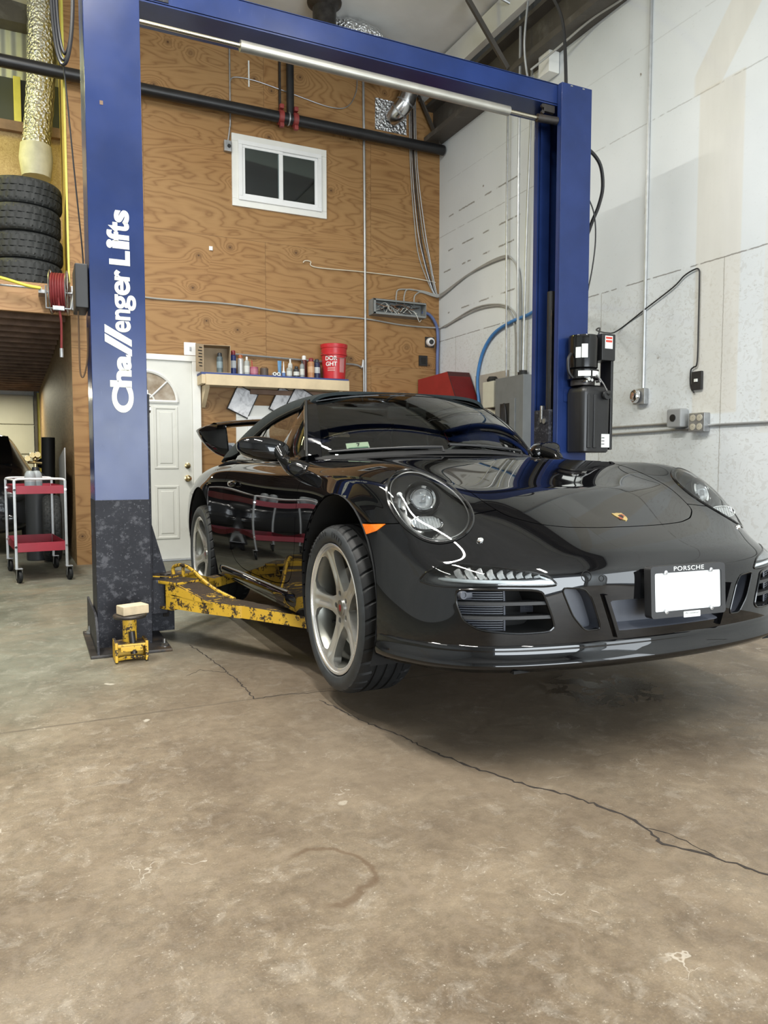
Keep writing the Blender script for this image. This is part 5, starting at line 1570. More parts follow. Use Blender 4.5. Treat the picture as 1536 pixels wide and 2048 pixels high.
b.tube([(x, yf-.006, z) for x, z in arc]+[(fc[0]-rr, yf-.006, fc[1]), (fc[0]+rr, yf-.006, fc[1])], .018, 6)
for a in (PI*.25, PI*.5, PI*.75): b.tube([(fc[0]+.05*math.cos(a), yf-.005, fc[1]+.05*math.sin(a)), (fc[0]+rr*math.cos(a), yf-.005, fc[1]+rr*math.sin(a))], .009, 6)
b.tube([(fc[0]+.075*math.cos(t), yf-.005, fc[1]+.075*math.sin(t)) for t in np.linspace(0, PI, 14)], .009, 6)
obj('fan_window_frame', b, M_trimw, slab)
b = MB(); b.add([(x, yf-.001, z) for x, z in arc], [tuple(range(33))]); 
nn = NT('fan_glass'); nn.set(color=nn.ramp(nn.noise(nn.pos(), 9, 3), [(.3, (.20, .14, .08)), (.7, (.42, .36, .28))]), rough=.08); obj('fan_glass', b, nn.m, slab)
for z, r, nm in ((.965, .030, 'deadbolt'), (.835, .034, 'door_knob')):
    b = MB(); b.lathe([(0, 0), (r, 0), (r, .008), (.012, .012), (.012, .03)]+([(r*.8, .04), (r*.85, .058), (r*.5, .070), (0, .072)] if nm == 'door_knob' else [(r*.6, .03), (r*.6, .036), (0, .037)]), (1.443, yf, z), (0, -1, 0), 24); obj(nm, b, M_brass, slab)
b = MB(); b.bx(.53, 1.58, YB-.10, YB-.01, .0, .018, .004); obj('threshold', b, M_galv, d1)
def window(name, x0, x1, z0, z1, tw, pane):
    b = MB()
    b.bx(x0, x1, YB-.022, YB+.002, z1-tw, z1, .003); b.bx(x0, x1, YB-.022, YB+.002, z0, z0+tw, .003); b.bx(x0, x0+tw, YB-.0215, YB+.002, z0+tw, z1-tw, .003); b.bx(x1-tw, x1, YB-.0215, YB+.002, z0+tw, z1-tw, .003)
    w = struct(name, b, M_trimw, smooth=30)
    i0, i1, k0, k1 = x0+tw, x1-tw, z0+tw, z1-tw; f = .045; xm = (i0+i1)/2
    b = MB(); b.bx(i0-.012, i1+.012, YB-.04, YB, k1-.03, k1+.012, .003); b.bx(i0-.012, i1+.012, YB-.04, YB, k0-.012, k0+.03, .003); b.bx(i0-.012, i0+.03, YB-.04, YB, k0+.03, k1-.03, .003); b.bx(i1-.03, i1+.012, YB-.04, YB, k0+.03, k1-.03, .003)
    obj('window_frame', b, M_vinyl, w)
    for a, c, dy in ((i0+.015, xm+.025, -.030), (xm-.025, i1-.015, -.018)):
        b = MB(); b.bx(a, c, YB+dy, YB+dy+.016, k1-.012-f, k1-.012, .003); b.bx(a, c, YB+dy, YB+dy+.016, k0+.012, k0+.012+f, .003); b.bx(a, a+f, YB+dy, YB+dy+.016, k0+.012+f, k1-.012-f, .003); b.bx(c-f, c, YB+dy, YB+dy+.016, k0+.012+f, k1-.012-f, .003)
        s = obj('sash', b, M_vinyl, w)
        b = MB(); b.bx(a+f-.004, c-f+.004, YB+dy+.004, YB+dy+.009, k0+.012+f-.004, k1-.012-f+.004); obj('pane', b, pane, s)
    return w
pn = NT('dark_room_pane'); pn.set(color=(.012, .012, .012, 1), rough=.02, spec=.6)
# backing coloured with the pale strip and dark band reflected in the panes
w1 = window('window_1', 1.943, 2.978, 3.640, 4.365, .075, M_pane_dark)
b = MB(); b.bx(2.02, 2.90, YB-.006, YB-.002, 3.72, 4.29); pr = NT('pane_reflection_bands'); xx, yy, zz = pr.xyz(pr.pos())
pr.set(color=pr.ramp(pr.math('MULTIPLY_ADD', pr.math('MULTIPLY_ADD', xx, .10, zz), 1/.6, -3.72/.6-.34), [(.0, (.016, .016, .015)), (.42, (.012, .012, .011)), (.45, (.002, .002, .002)), (.66, (.002, .002, .002)), (.69, (.12, .12, .10)), (1, (.07, .07, .06))]), rough=.9, spec=0)
obj('window_backing', b, pr.m, w1)
w2 = window('window_2', 1.954, 3.02, .86, 1.600, .13, M_pane_dark)
b = MB(); b.bx(2.07, 2.92, YB-.006, YB-.002, .98, 1.48); obj('window_backing', b, simple('pale_room', (.22, .23, .20), .8, var=.4, vscale=3), w2)

# ================================================================== shelf and what stands on it
ZS = 1.895
sh = thing('wall_shelf', 'pale lumber wall shelf with a blue board top above the car roof', 'shelf', (2.33, 7.67, 1.77))
b = MB(); b.bx(1.548, 3.128, 7.545, 7.80, 1.872, ZS, .002); obj('shelf_board', b, simple('shelf_blue', (.035, .06, .20), .55, var=.1), sh, world=True)
b = MB(); b.bx(1.588, 3.128, 7.525, 7.563, 1.768, 1.876, .003); obj('front_rail', b, M_lumber, sh, world=True)
b = MB(); b.bx(1.550, 1.588, 7.535, 7.80, 1.780, 1.872, .003); obj('end_rail', b, M_lumber, sh, world=True)
b = MB(); b.bx(1.60, 3.12, 7.772, 7.80, 1.775, 1.872, .003); obj('wall_cleat', b, M_lumber, sh, world=True)
for x in (1.615, 3.05):
    b = MB(); b.prism([(7.80, 1.56), (7.80, 1.775), (7.57, 1.775), (7.58, 1.74)], Matrix(((0, 0, 1, 0), (1, 0, 0, 0), (0, 1, 0, 0), (0, 0, 0, 1))), x-.02, x+.02); obj('bracket', b, M_lumber, sh, world=True)
M_card = simple('cardboard', (.36, .27, .17), .8, var=.1)
YI = 7.655
cbx = thing('cardboard_box', 'open brown cardboard box lying on its side at the left end of the shelf', 'box', (1.72, 7.66, ZS))
b = MB(); w, d, h, t = .27, .20, .275, .005
b.bx(-w/2, w/2, -d/2, d/2, 0, t); b.bx(-w/2, w/2, -d/2, d/2, h-t, h); b.bx(-w/2, -w/2+t, -d/2, d/2, t, h-t); b.bx(w/2-t, w/2, -d/2, d/2, t, h-t); b.bx(-w/2+t, w/2-t, d/2-t, d/2, t, h-t)
obj('carton', b, M_card, cbx); cbx.rotation_euler = (0, 0, -.10)
b = MB(); b.add([(-w/2, -d/2, 0), (-w/2, -d/2, h), (-w/2-.075, -d/2-.045, h), (-w/2-.075, -d/2-.045, 0)], [(0, 1, 2, 3)]); b.add([(-w/2-.003, -d/2-.002, 0), (-w/2-.003, -d/2-.002, h), (-w/2-.078, -d/2-.043, h), (-w/2-.078, -d/2-.043, 0)], [(3, 2, 1, 0)])
fl_ = obj('flap', b, M_card, cbx)
b = MB()
for k, ww in enumerate((.035, .050, .042, .046, .03, .044, .036)):
    z = h-.04-k*.030; e = Vector((-.075, -.045, 0)).normalized(); nrm = Vector((e.y, -e.x, 0)); 
    if nrm.y > 0: nrm = -nrm
    p = Vector((-w/2, -d/2, z))+e*.014+nrm*.0015
    b.add([p, p+e*ww, p+e*ww+Vector((0, 0, .010)), p+Vector((0, 0, .010))], [(0, 1, 2, 3)])
obj('box_print', b, M_ink, fl_, smooth=0)
cols = {}
def cmat(nm, c, rough=.35, metal=0): 
    if nm not in cols: cols[nm] = simple(nm, c, rough, metal, var=.08, vscale=20)
    return cols[nm]
def can(x, r, h, body, cap, label, y=YI, name='spray_can', cat='spray can', capc=None, group=None, band=None):
    t = thing(name, label, cat, (x, y, ZS), group=group)
    b = MB(); hb = h*.76; b.lathe([(r*.94, 0), (r, .004), (r, hb), (r*.92, hb+.006), (r*.6, hb+.018)], seg=24); obj('can_body', b, body, t)
    b = MB(); b.lathe([(r*.70, hb+.006), (r*.74, hb+.010), (r*.72, h*.96), (r*.5, h), (0, h)], seg=20, cap=False); obj('cap', b, cap, t)
    if band is not None:
        b = MB(); b.lathe([(r+.0008, hb*.35), (r+.0008, hb*.75)], seg=24, cap=False); obj('paper_label', b, band, t)
    return t
can(1.755, .031, .21, cmat('can_teal_grey', (.10, .13, .14)), cmat('cap_dark', (.03, .035, .04)), 'grey spray can with dark cap standing inside the cardboard box', y=7.64, band=cmat('label_greyblue', (.22, .28, .30)))
can(1.897, .030, .245, cmat('can_navy', (.02, .035, .14)), cmat('cap_red_dark', (.20, .02, .025)), 'navy spray can with dark red cap beside the cardboard box', band=cmat('label_silver', (.45, .47, .48)))
can(1.972, .032, .205, cmat('can_silver', (.55, .54, .52), .3, .6), cmat('cap_rust', (.34, .10, .035)), 'silver spray can with rust brown cap on the shelf')
def bottle(x, r, h, body, cap, label, y=YI, cat='bottle', neck=.3, sh=.68):
    t = thing('bottle', label, cat, (x, y, ZS))
    b = MB(); b.lathe([(r*.9, 0), (r, .006), (r, h*sh), (r*.85, h*(sh+.07)), (r*neck, h*(sh+.15)), (r*neck, h*(sh+.2))], seg=24); obj('bottle_body', b, body, t)
    b = MB(); b.lathe([(r*neck*1.25, h*(sh+.14)), (r*neck*1.25, h*.97), (r*neck*.9, h), (0, h)], seg=16, cap=False); obj('cap', b, cap, t)
    b = MB(); b.lathe([(r+.0008, h*.15), (r+.0008, h*.5)], seg=24, cap=False); obj('paper_label', b, cmat('label_pale', (.60, .60, .55)), t)
    return t
bottle(2.038, .030, .190, cmat('bottle_grey_clear', (.36, .37, .34)), cmat('cap_white', (.7, .7, .68)), 'clear grey bottle with white top between the silver can and the pink tin')
t = thing('paint_tin', 'small pink tin with a red straw standing on the shelf', 'tin', (2.114, YI, ZS))
b = MB(); b.lathe([(.040, 0), (.042, .004), (.042, .085), (.040, .088), (.037, .082), (0, .082)], seg=28, cap=False); obj('tin_body', b, cmat('tin_pink', (.36, .09, .14)), t)
b = MB(); b.lathe([(.0432, .02), (.0432, .07)], seg=28, cap=False); obj('paper_label', b, cmat('label_rose', (.42, .16, .20)), t)
b = MB(); b.cyl((-.018, 0, .08), (-.024, 0, .155), .004, seg=8); obj('straw', b, cmat('straw_red', (.45, .04, .04)), t)
t = thing('paint_tin', 'dark rusty open tin on the shelf right of the pink tin', 'tin', (2.222, YI, ZS))
b = MB(); b.lathe([(.040, 0), (.042, .004), (.042, .080), (.0395, .082), (.0385, .02), (0, .02)], seg=28, cap=False); obj('tin_body', b, cmat('tin_rust', (.085, .060, .045), .5), t)
b = MB(); b.tube([(-.042, 0, .07), (-.025, 0, .095), (.025, 0, .095), (.042, 0, .07)], .0022, 6); obj('wire_handle', b, M_dirtysteel, t)
for k, x in enumerate((2.309, 2.352)):
    t = thing('tape_roll', ['left of the two small white rolls lying at the shelf edge', 'right of the two small white rolls lying at the shelf edge'][k], 'roll', (x, 7.585, ZS))
    b = MB(); b.lathe([(.009, -.016), (.0195, -.016), (.0195, .016), (.009, .016), (.009, -.016)], (0, 0, .0195), (0, 1, 0), 24, cap=False); obj('tape', b, cmat('roll_white', (.70, .70, .66)), t)
    b = MB(); b.lathe([(0, -.0165), (.009, -.0165), (.009, .0165), (0, .0165)], (0, 0, .0195), (0, 1, 0), 16, cap=False); obj('roll_core', b, M_ink, t)
def sealant(x, h, c, cap, label):
    t = thing('sealant_tube', label, 'tube', (x, YI, ZS))
    b = MB(); rows = []
    for q in range(9):
        s = q/8; rx = .014+.009*s*0+.008*(1-s); ry = .018*(s) + .002
        rows.append([(.022*math.cos(a)*(1-.25*s), (.003+.015*s)*math.sin(a), .022+.75*h*(1-s)) for a in [2*PI*i/20 for i in range(20)]])
    b.grid(rows, closeu=True); b.f += [tuple(range(20)), tuple(range(160, 180))]; b.mi += [0, 0]; obj('tube_body', b, c, t)
    b = MB(); b.lathe([(.017, 0), (.017, .012), (.012, .022), (.006, .03)], seg=16); obj('nozzle', b, cap, t)
    return t
sealant(2.388, .195, cmat('tube_blue', (.10, .24, .42)), cmat('tube_white', (.68, .68, .66)), 'blue and white squeeze tube standing upside down on the shelf')
t = thing('sealant_tube', 'white pointed sealant tube standing on the shelf right of the blue tube', 'tube', (2.433, YI, ZS))
b = MB(); b.lathe([(.019, 0), (.019, .055), (.010, .068), (.008, .10), (.003, .165)], seg=18); obj('tube_body', b, cmat('tube_white', (.68, .68, .66)), t)
b = MB(); b.lathe([(.0195, .008), (.0195, .045)], seg=18, cap=False); obj('paper_label', b, cmat('label_blue', (.12, .2, .4)), t)
bottle(2.486, .029, .125, cmat('bottle_grey_clear', (.36, .37, .34)), cmat('cap_clear', (.5, .5, .48)), 'short clear bottle on the shelf right of the white pointed tube', y=7.63)
bottle(2.530, .026, .205, cmat('bottle_white', (.58, .58, .54)), cmat('cap_white', (.7, .7, .68)), 'white bottle standing behind the short bottles on the shelf', y=7.73)
bottle(2.558, .031, .115, cmat('bottle_black', (.03, .03, .03)), cmat('cap_dark', (.03, .035, .04)), 'squat black bottle with a pale label on the shelf', y=7.61, neck=.5)
bottle(2.622, .025, .180, cmat('bottle_grey', (.24, .26, .26)), cmat('cap_dark', (.03, .035, .04)), 'slim grey bottle with a dark pump top on the shelf', y=7.61)
can(2.675, .031, .245, cmat('can_maroon', (.10, .025, .02)), cmat('cap_white', (.7, .7, .68)), 'tall maroon can with a white cap on the shelf', y=7.70)
t = can(2.722, .036, .210, cmat('can_copper', (.42, .20, .09), .35), cmat('cap_red_dark', (.20, .02, .025)), 'copper coloured spray can with dark red cap in front of the maroon can', y=7.61, band=cmat('label_tan', (.55, .33, .18)))
can(2.792, .034, .205, cmat('can_blueblack', (.015, .02, .06)), cmat('cap_dark', (.03, .035, .04)), 'dark blue and white spray can beside the red bucket', y=7.62, band=cmat('label_silver', (.45, .47, .48)))
can(2.852, .029, .190, cmat('can_steel', (.22, .22, .22), .3, .5), cmat('cap_dark', (.03, .035, .04)), 'plain steel can with dark cap tucked behind the red bucket', y=7.74)
bk = thing('bucket', 'red plastic bucket with white lettering at the right end of the shelf', 'bucket', (3.005, 7.665, ZS))
M_red = simple('bucket_red', (.50, .020, .026), .35, var=.06)
b = MB(); b.lathe([(.118, 0), (.122, .005), (.134, .255), (.143, .258), (.143, .272), (.136, .274), (.140, .330), (.146, .333), (.146, .352), (.138, .354), (.134, .345), (.120, .02), (0, .018)], seg=56, cap=False); obj('bucket_body', b, M_red, bk)
b = MB(); b.lathe([(.142, .346), (.148, .346), (.149, .372), (.140, .376), (0, .370)], seg=56, cap=False); obj('lid', b, M_red, bk)
b = MB(); b.tube(smooth_path([(-.148, 0, .28), (-.10, -.11, .235), (0, -.150, .215), (.10, -.11, .235), (.148, 0, .28)], 6), .0028, 6); obj('bail', b, M_steel, bk)
def curved_text(txt, size, rad, a_c, z, name, parent, mat):
    M2 = Matrix(((1, 0, 0, 0), (0, 0, -1, 0), (0, 1, 0, 0), (0, 0, 0, 1)))
    tm = text_mesh(txt, size, M2, .001, bold=size*.02)
    vs = []
    for x, y, zz in tm.v:
        a = a_c+x/rad; vs.append((rad*math.sin(a)+(-y)*math.sin(a), -(rad+(-y))*math.cos(a), z+zz))
    tm.v = vs; return obj(name, tm, mat, parent, smooth=0)
body = bk.children[0]
curved_text('DOR', .062, .1352, -.62, .215, 'bucket_lettering', body, M_white); curved_text('GHT', .062, .1325, -.60, .155, 'bucket_lettering', body, M_white)
for z, hh in ((.105, .016), (.082, .016)):
    b = MB(); b.grid([[(.1285*math.sin(a), -.1285*math.cos(a), z), (.1295*math.sin(a), -.1295*math.cos(a), z+hh)] for a in np.linspace(-.92, -.28, 10)]); obj('bucket_print', b, cmat('print_pale_red', (.60, .22, .20)), body)
b = MB(); b.grid([[(.1262*math.sin(a), -.1262*math.cos(a), .07), (.1340*math.sin(a), -.1340*math.cos(a), .225)] for a in np.linspace(.12, .62, 10)]); obj('bucket_sticker', b, cmat('sticker_pinkish', (.52, .22, .22)), body)
# tilted framed pictures under the shelf
M_marble = NT('grey_cloud_print'); _p = M_marble.obj(); M_marble.set(color=M_marble.ramp(M_marble.noise(_p, 9, 5, .6, 1.5), [(.36, (.42, .42, .44)), (.47, (.70, .70, .72)), (.6, (.84, .84, .86))]), rough=.25); M_marble = M_marble.m
for k, (cx, cz, ang) in enumerate(((2.022, 1.635, -.46), (2.470, 1.640, -.50), (2.645, 1.650, -.54))):
    t = thing('picture_frame', ['leftmost tilted black-edged grey print hanging under the shelf', 'middle tilted black-edged grey print, half hidden by the car roof', 'rightmost tilted black-edged grey print, only its corner above the car roof'][k], 'picture', (cx, 7.775-.012*k, cz), (0, -ang, 0) if False else (0, ang*-1, 0), group='tilted prints under the shelf')
    t.rotation_euler = (0, .44+.03*k, 0)
    w, h = .225, .265
    b = MB(); b.bx(-w/2, w/2, 0, .008, -h/2, h/2); obj('print', b, M_marble, t)
    b = MB(); f = .009; b.bx(-w/2-f, w/2+f, -.004, .012, h/2, h/2+f); b.bx(-w/2-f, w/2+f, -.004, .012, -h/2-f, -h/2); b.bx(-w/2-f, -w/2, -.004, .012, -h/2, h/2); b.bx(w/2, w/2+f, -.004, .012, -h/2, h/2); obj('frame', b, M_ink, t)
b = MB(); b.bx(2.10, 3.05, 7.755, 7.80, 1.715, 1.765, .003); tag(obj('hanging_rail', b, M_lumber_old, loc=(2.5, 7.78, 1.74)), 'narrow dark lumber rail on the plywood wall directly under the shelf', 'rail')
b = MB(); b.bx(-.055, .055, -.03, 0, -.06, .06, .005); ob_ = thing('outlet_box', 'grey round-faced outlet box on the plywood under the car wing', 'outlet', (1.878, 7.808, 1.142)); obj('box_body', b, M_galv, ob_)
b = MB(); b.lathe([(0, .0), (.036, .0), (.038, .004), (.030, .008), (0, .008)], (0, -.03, 0), (0, -1, 0), 28); obj('outlet_face', b, M_grey_plast, ob_)

# ================================================================== pipes, ducts and wiring on the back wall
def wall_thing(name, mb, mat, label, cat, o, group=None):
    return tag(obj(name, mb, mat, loc=o), label, cat, group)
pp_ = thing('sprinkler_pipe', 'thick black iron pipe running level across the plywood wall above the window', 'pipe', (1.4, 7.69, 4.56))
b = MB(); b.cyl((-6, 7.69, 4.563), (4.37, 7.69, 4.567), .056, seg=28); obj('main_run', b, M_blackpipe, pp_, world=True)
b = MB(); b.cyl((2.54, 7.69, 4.60), (2.54, 7.69, 5.50), .040, seg=20); obj('riser', b, M_blackpipe, pp_, world=True)
for x in (2.435, 2.590):
    b = MB(); b.cyl((x-.022, 7.69, 4.566), (x+.022, 7.69, 4.566), .073, seg=20); b.cyl((x-.028, 7.69, 4.566), (x+.028, 7.69, 4.566), .062, seg=20)
    b.box((x, 7.655, 4.66), (.045, .05, .045), .008); b.box((x, 7.655, 4.475), (.045, .05, .045), .008); obj('coupling', b, M_rediron, pp_, world=True)
b = MB(); b.cyl((2.512, 7.69, 4.566), (2.525, 7.69, 4.566), .068, seg=20); b.bx(2.505, 2.53, 7.70, 7.80, 4.55, 4.58); obj('hanger', b, M_galv, pp_, world=True)
b = MB(); b.bx(2.448, 2.468, 7.775, 7.81, 4.52, 5.46); wall_thing('wall_strut', b, M_dirtysteel, 'thin dark steel strut beside the black riser pipe', 'strut', (2.458, 7.79, 4.52))
def cable(name, pts, r, mat, label, cat='cable', n=7, group=None, seg=7):
    P = smooth_path(pts, n); b = MB(); b.tube(P, r, seg)
    return wall_thing(name, b, mat, label, cat, pts[0], group)
yw = 7.795
cable('conduit', [(3.415, yw, 5.30), (3.43, yw, 3.6), (3.447, yw, .02)], .0135, M_conduit, 'straight steel conduit running down the plywood wall right of the window', 'conduit', n=4)
cable('conduit', [(1.62, yw-.01, 2.128), (2.2, yw-.01, 2.118), (3.10, yw-.01, 2.095), (3.30, yw-.01, 2.09), (3.385, yw-.01, 2.06), (3.412, yw-.01, 1.98), (3.414, yw-.01, .02)], .0105, M_conduit, 'thin conduit running behind the shelf items and bending down past the bucket', 'conduit')
cable('cable', [(.60, yw, 2.70), (1.06, yw, 2.625), (1.9, yw, 2.635), (2.6, yw, 2.60), (3.378, yw, 2.61), (3.9, yw, 2.575), (4.34, 7.77, 2.575), (4.372, 7.6, 2.58), (4.372, 7.0, 2.66), (4.372, 6.54, 2.615), (4.372, 6.28, 2.50), (4.372, 6.20, 2.30), (4.372, 6.19, 1.86)], .0085, M_cable, 'grey cable running low across the plywood and on along the white wall')
cable('cable', [(4.372, 7.65, 2.565), (4.372, 7.0, 2.635), (4.372, 6.50, 2.59), (4.372, 6.30, 2.46), (4.372, 6.24, 2.25), (4.372, 6.23, 1.86)], .007, M_cable, 'lower twin of the grey cable looping along the white wall')
cable('wire', [(2.704, yw, 3.145), (2.73, yw, 3.168), (2.79, yw, 3.165), (2.846, yw, 3.112), (3.4, yw, 3.122), (4.0, yw, 3.120), (4.335, yw, 3.10)], .006, simple('wire_ivory', (.60, .54, .42), .5), 'ivory wire with a hooked end stapled across the plywood', 'wire')
cable('wire', [(1.935, yw, 4.86), (1.98, yw, 4.92), (2.2, yw, 4.93), (2.6, yw, 4.88), (3.0, yw, 4.83), (3.22, yw, 4.87), (3.33, yw, 5.05), (3.34, yw, 5.25)], .0055, M_galv, 'thin wire curving across the plywood behind the black riser', 'wire')
cable('conduit', [(1.933, yw, 5.55), (1.933, yw, 4.55), (1.925, yw, 4.40), (1.908, yw, 4.275)], .0085, M_galv, 'thin conduit dropping to the small box left of the window', 'conduit')
b = MB(); b.bx(1.862, 1.935, 7.765, 7.81, 4.165, 4.272, .004); bx1 = wall_thing('switch_box', b, M_galv, 'small steel box on the plywood at the upper left corner of the window', 'electrical box', (1.898, 7.79, 4.165)); b = MB(); b.cyl((.012, -.025, .05), (.012, -.034, .05), .018); obj('switch_knob', b, M_ink, bx1)
b = MB(); b.bx(2.127, 2.140, 7.80, 7.812, 4.86, 5.12); wall_thing('tape_strip', b, M_white, 'short white strip on the plywood above the window', 'strip', (2.133, 7.805, 4.86))
b = MB(); b.bx(-.062, .062, -.014, .0, -.065, .065, .006); sp2 = thing('switch_plate', 'white switch plate on the plywood above the corner of the door', 'switch', (1.492, 7.81, 2.150)); obj('plate', b, M_vinyl, sp2); b = MB(); b.bx(-.008, .008, -.024, -.012, -.018, .018, .002); obj('toggle', b, M_galv, sp2)
b = MB(); b.bx(1.70, 1.735, 7.80, 7.812, 3.16, 3.20); wall_thing('paper_tag', b, M_white, 'small white paper tag stuck on the plywood left of the window', 'tag', (1.717, 7.805, 3.16))
# open junction box full of wire
jb = thing('junction_box', 'long grey junction box without its cover, loose wires inside', 'electrical box', (3.815, 7.74, 2.735))
b = MB(); x0, x1, z0, z1 = 3.482, 4.148, 2.650, 2.820; y0 = 7.675; t = .006
b.bx(x0, x1, 7.80, 7.81, z0, z1); b.bx(x0, x1, y0, 7.81, z0, z0+t); b.bx(x0, x1, y0, 7.81, z1-t, z1); b.bx(x0, x0+t, y0, 7.81, z0, z1); b.bx(x1-t, x1, y0, 7.81, z0, z1)
b.bx(x0, x1, y0, y0+t, z0, z0+.022); b.bx(x0, x1, y0, y0+t, z1-.018, z1); b.bx(x0, x0+.03, y0, y0+t, z0, z1)
obj('box_body', b, simple('box_grey', (.22, .23, .225), .5, var=.1), jb, world=True)
rnd = random.Random(11)
for k in range(16):
    c = [M_ink, M_cable, cmat('wire_white', (.55, .55, .5)), cmat('wire_brown', (.20, .10, .05))][k % 4]
    xa = rnd.uniform(3.53, 3.75); xb = rnd.uniform(3.8, 4.10)
    P = [(xa+(xb-xa)*q/5, rnd.uniform(7.70, 7.78), rnd.uniform(2.675, 2.79)) for q in range(6)]
    b = MB(); b.tube(smooth_path(P, 5), .0042, 5); obj('loose_wire', b, c, jb, world=True)
b = MB(); b.tube(smooth_path([(4.0, 7.70, 2.72), (4.02, 7.66, 2.66), (4.05, 7.66, 2.60), (4.09, 7.69, 2.63)], 5), .004, 5); obj('loose_wire', b, cmat('wire_white', (.55, .55, .5)), jb, world=True)
for k, (xs, zt) in enumerate(((3.80, 2.975), (3.90, 2.985), (4.03, 2.955))):
    cable('cable', [(xs, 7.75, 2.80), (xs+.01, 7.765, 2.90), (xs+.07, yw, zt), (4.15, yw, 2.985-.008*k), (4.33, 7.77, 2.955-.012*k), (4.37, 7.65, 2.965-.012*k), (4.37, 7.1, 3.05), (4.37, 6.5, 3.06+.012*k), (4.37, 6.28, 2.99), (4.37, 6.20-.02*k, 2.75), (4.37, 6.17-.015*k, 1.86)], .0075, M_cable, ['leftmost of the three grey cables rising from the open junction box', 'middle of the three grey cables rising from the open junction box', 'rightmost of the three grey cables rising from the open junction box'][k], group='cables from the junction box')
for k in range(5):
    cable('cable', [(3.98+.018*k, yw-.003*k, 5.30), (4.00+.02*k, yw-.004*k, 4.40), (4.06+.03*k, yw-.003*k, 3.7), (4.12+.035*k+.02*(k % 2), yw, 3.35), (4.26+.016*k, yw-.002*k, 3.05), (4.345, 7.79-.01*k, 2.92)], .006, [M_cable, M_galv, M_blackcable, M_cable, M_galv][k], 'one of the loose cables hanging down the plywood beside the white wall', group='loose cables in the corner')
cable('flexible_conduit', [(4.14, 7.76, 2.735), (4.24, 7.76, 2.71), (4.33, 7.765, 2.60), (4.355, 7.77, 2.45), (4.352, 7.775, 2.2), (4.352, 7.775, 1.2)], .018, simple('blue_conduit', (.10, .14, .30), .5, var=.2), 'blue flexible conduit dropping from the junction box down the wall corner', 'conduit', seg=10)
b = MB(); b.lathe([(0, 0), (.045, 0), (.05, .01), (.05, .05), (.045, .07), (.03, .085), (0, .09)], (0, 0, 0), (-.25, -1, -.1), 28); cd = thing('security_camera', 'white ball-shaped camera on the plywood near the wall corner', 'camera', (4.262, 7.80, 2.405)); obj('housing', b, M_vinyl, cd)
b = MB(); b.lathe([(0, .085), (.028, .085), (.026, .093), (0, .095)], (0, 0, 0), (-.25, -1, -.1), 20); obj('lens', b, M_ink, cd); b = MB(); b.bx(-.06, .06, -.006, .008, -.06, .06, .003); obj('mount', b, M_dirtysteel, cd)
b = MB(); b.bx(-.055, .055, -.02, 0, -.06, .06, .004); ot = thing('outlet_box', 'square black outlet on the plywood below the white camera', 'outlet', (4.175, 7.81, 2.185)); obj('plate', b, M_ink, ot); b = MB(); b.bx(-.03, .03, -.023, -.019, -.035, .035, .004); obj('outlet_face', b, M_gloss, ot)
def foil():
    n = NT('crinkled_foil'); p = n.obj()
    a = n.voro(p, 34, out=0); 
    n.set(color=(.78, .79, .80, 1), metal=1.0, rough=.22); n.bump(n.math('ADD', a, n.noise(p, 50, 3)), .9, .02); return n.m
M_foil = foil()
M_duct = simple('bright_duct_metal', (.72, .73, .75), .20, metal=1.0, var=.1, vscale=12)
dk = thing('duct_elbow', 'shiny round duct elbow entering the plywood wall under the blue beam', 'duct', (3.86, 7.6, 5.0))
P = smooth_path([(3.893, 7.60, 5.36), (3.892, 7.60, 5.22), (3.885, 7.605, 5.08), (3.85, 7.63, 4.97), (3.80, 7.70, 4.89), (3.765, 7.79, 4.85)], 6)
b = MB(); b.tube(P, [.098]*len(P), 24); obj('elbow', b, M_duct, dk, world=True)
for q in (6, 12, 18, 23):
    d = (P[q+1]-P[q-1]).normalized(); b = MB(); b.cyl(P[q]-d*.008, P[q]+d*.008, .1035, seg=24); obj('duct_seam', b, M_galv, dk, world=True)
b = MB(); b.bx(3.56, 3.95, 7.795, 7.81, 4.70, 5.04, .002); obj('wall_flange', b, M_foil, dk, world=True)
b = MB(); P = smooth_path([(3.89, 7.60, 5.20), (3.892, 7.60, 5.28), (3.893, 7.60, 5.36)], 5); b.tube(P, .108, 24); obj('foil_wrap', b, M_foil, dk, world=True)
b = MB(); P = smooth_path([(2.84, 7.35, 5.32), (3.0, 7.25, 5.30), (3.22, 7.22, 5.27), (3.42, 7.30, 5.20), (3.52, 7.45, 5.12)], 6); b.tube(P, [.10, .13]+[.15+.012*math.sin(i*1.9) for i in range(len(P)-4)]+[.14, .12], 22); wall_thing('foil_duct', b, M_foil, 'crinkled foil duct bulging above the middle of the blue beam', 'duct', (3.1, 7.25, 5.35))
vt = thing('roof_vent', 'dark round vent stub coming through the ceiling above the blue beam', 'vent', (2.70, 7.10, 5.40)); b = MB(); b.cyl((0, 0, .10), (0, 0, -.20), .115, seg=28); obj('vent_pipe', b, M_dirtysteel, vt); b = MB(); b.lathe([(.115, .0), (.165, .04), (.17, .06), (.115, .07)], seg=28, cap=False); obj('collar', b, M_dirtysteel, vt)
def angle_bar(name, p0, p1, w, label):
    b = MB(); p0 = Vector(p0); p1 = Vector(p1); a, c, d = frame_from(p1-p0); t = .006
    b.prism([(0, 0), (w, 0), (w, t), (t, t), (t, w), (0, w)], Matrix((a, c, d)).transposed().to_4x4(), 0, (p1-p0).length); b.v = [tuple(Vector(v)+p0) for v in b.v]
    return wall_thing(name, b, M_brownsteel, label, 'brace', tuple(p0))
angle_bar('angle_brace', (4.00, 7.755, 5.26), (4.34, 7.755, 4.63), .05, 'dark steel angle brace beside the shiny duct elbow')
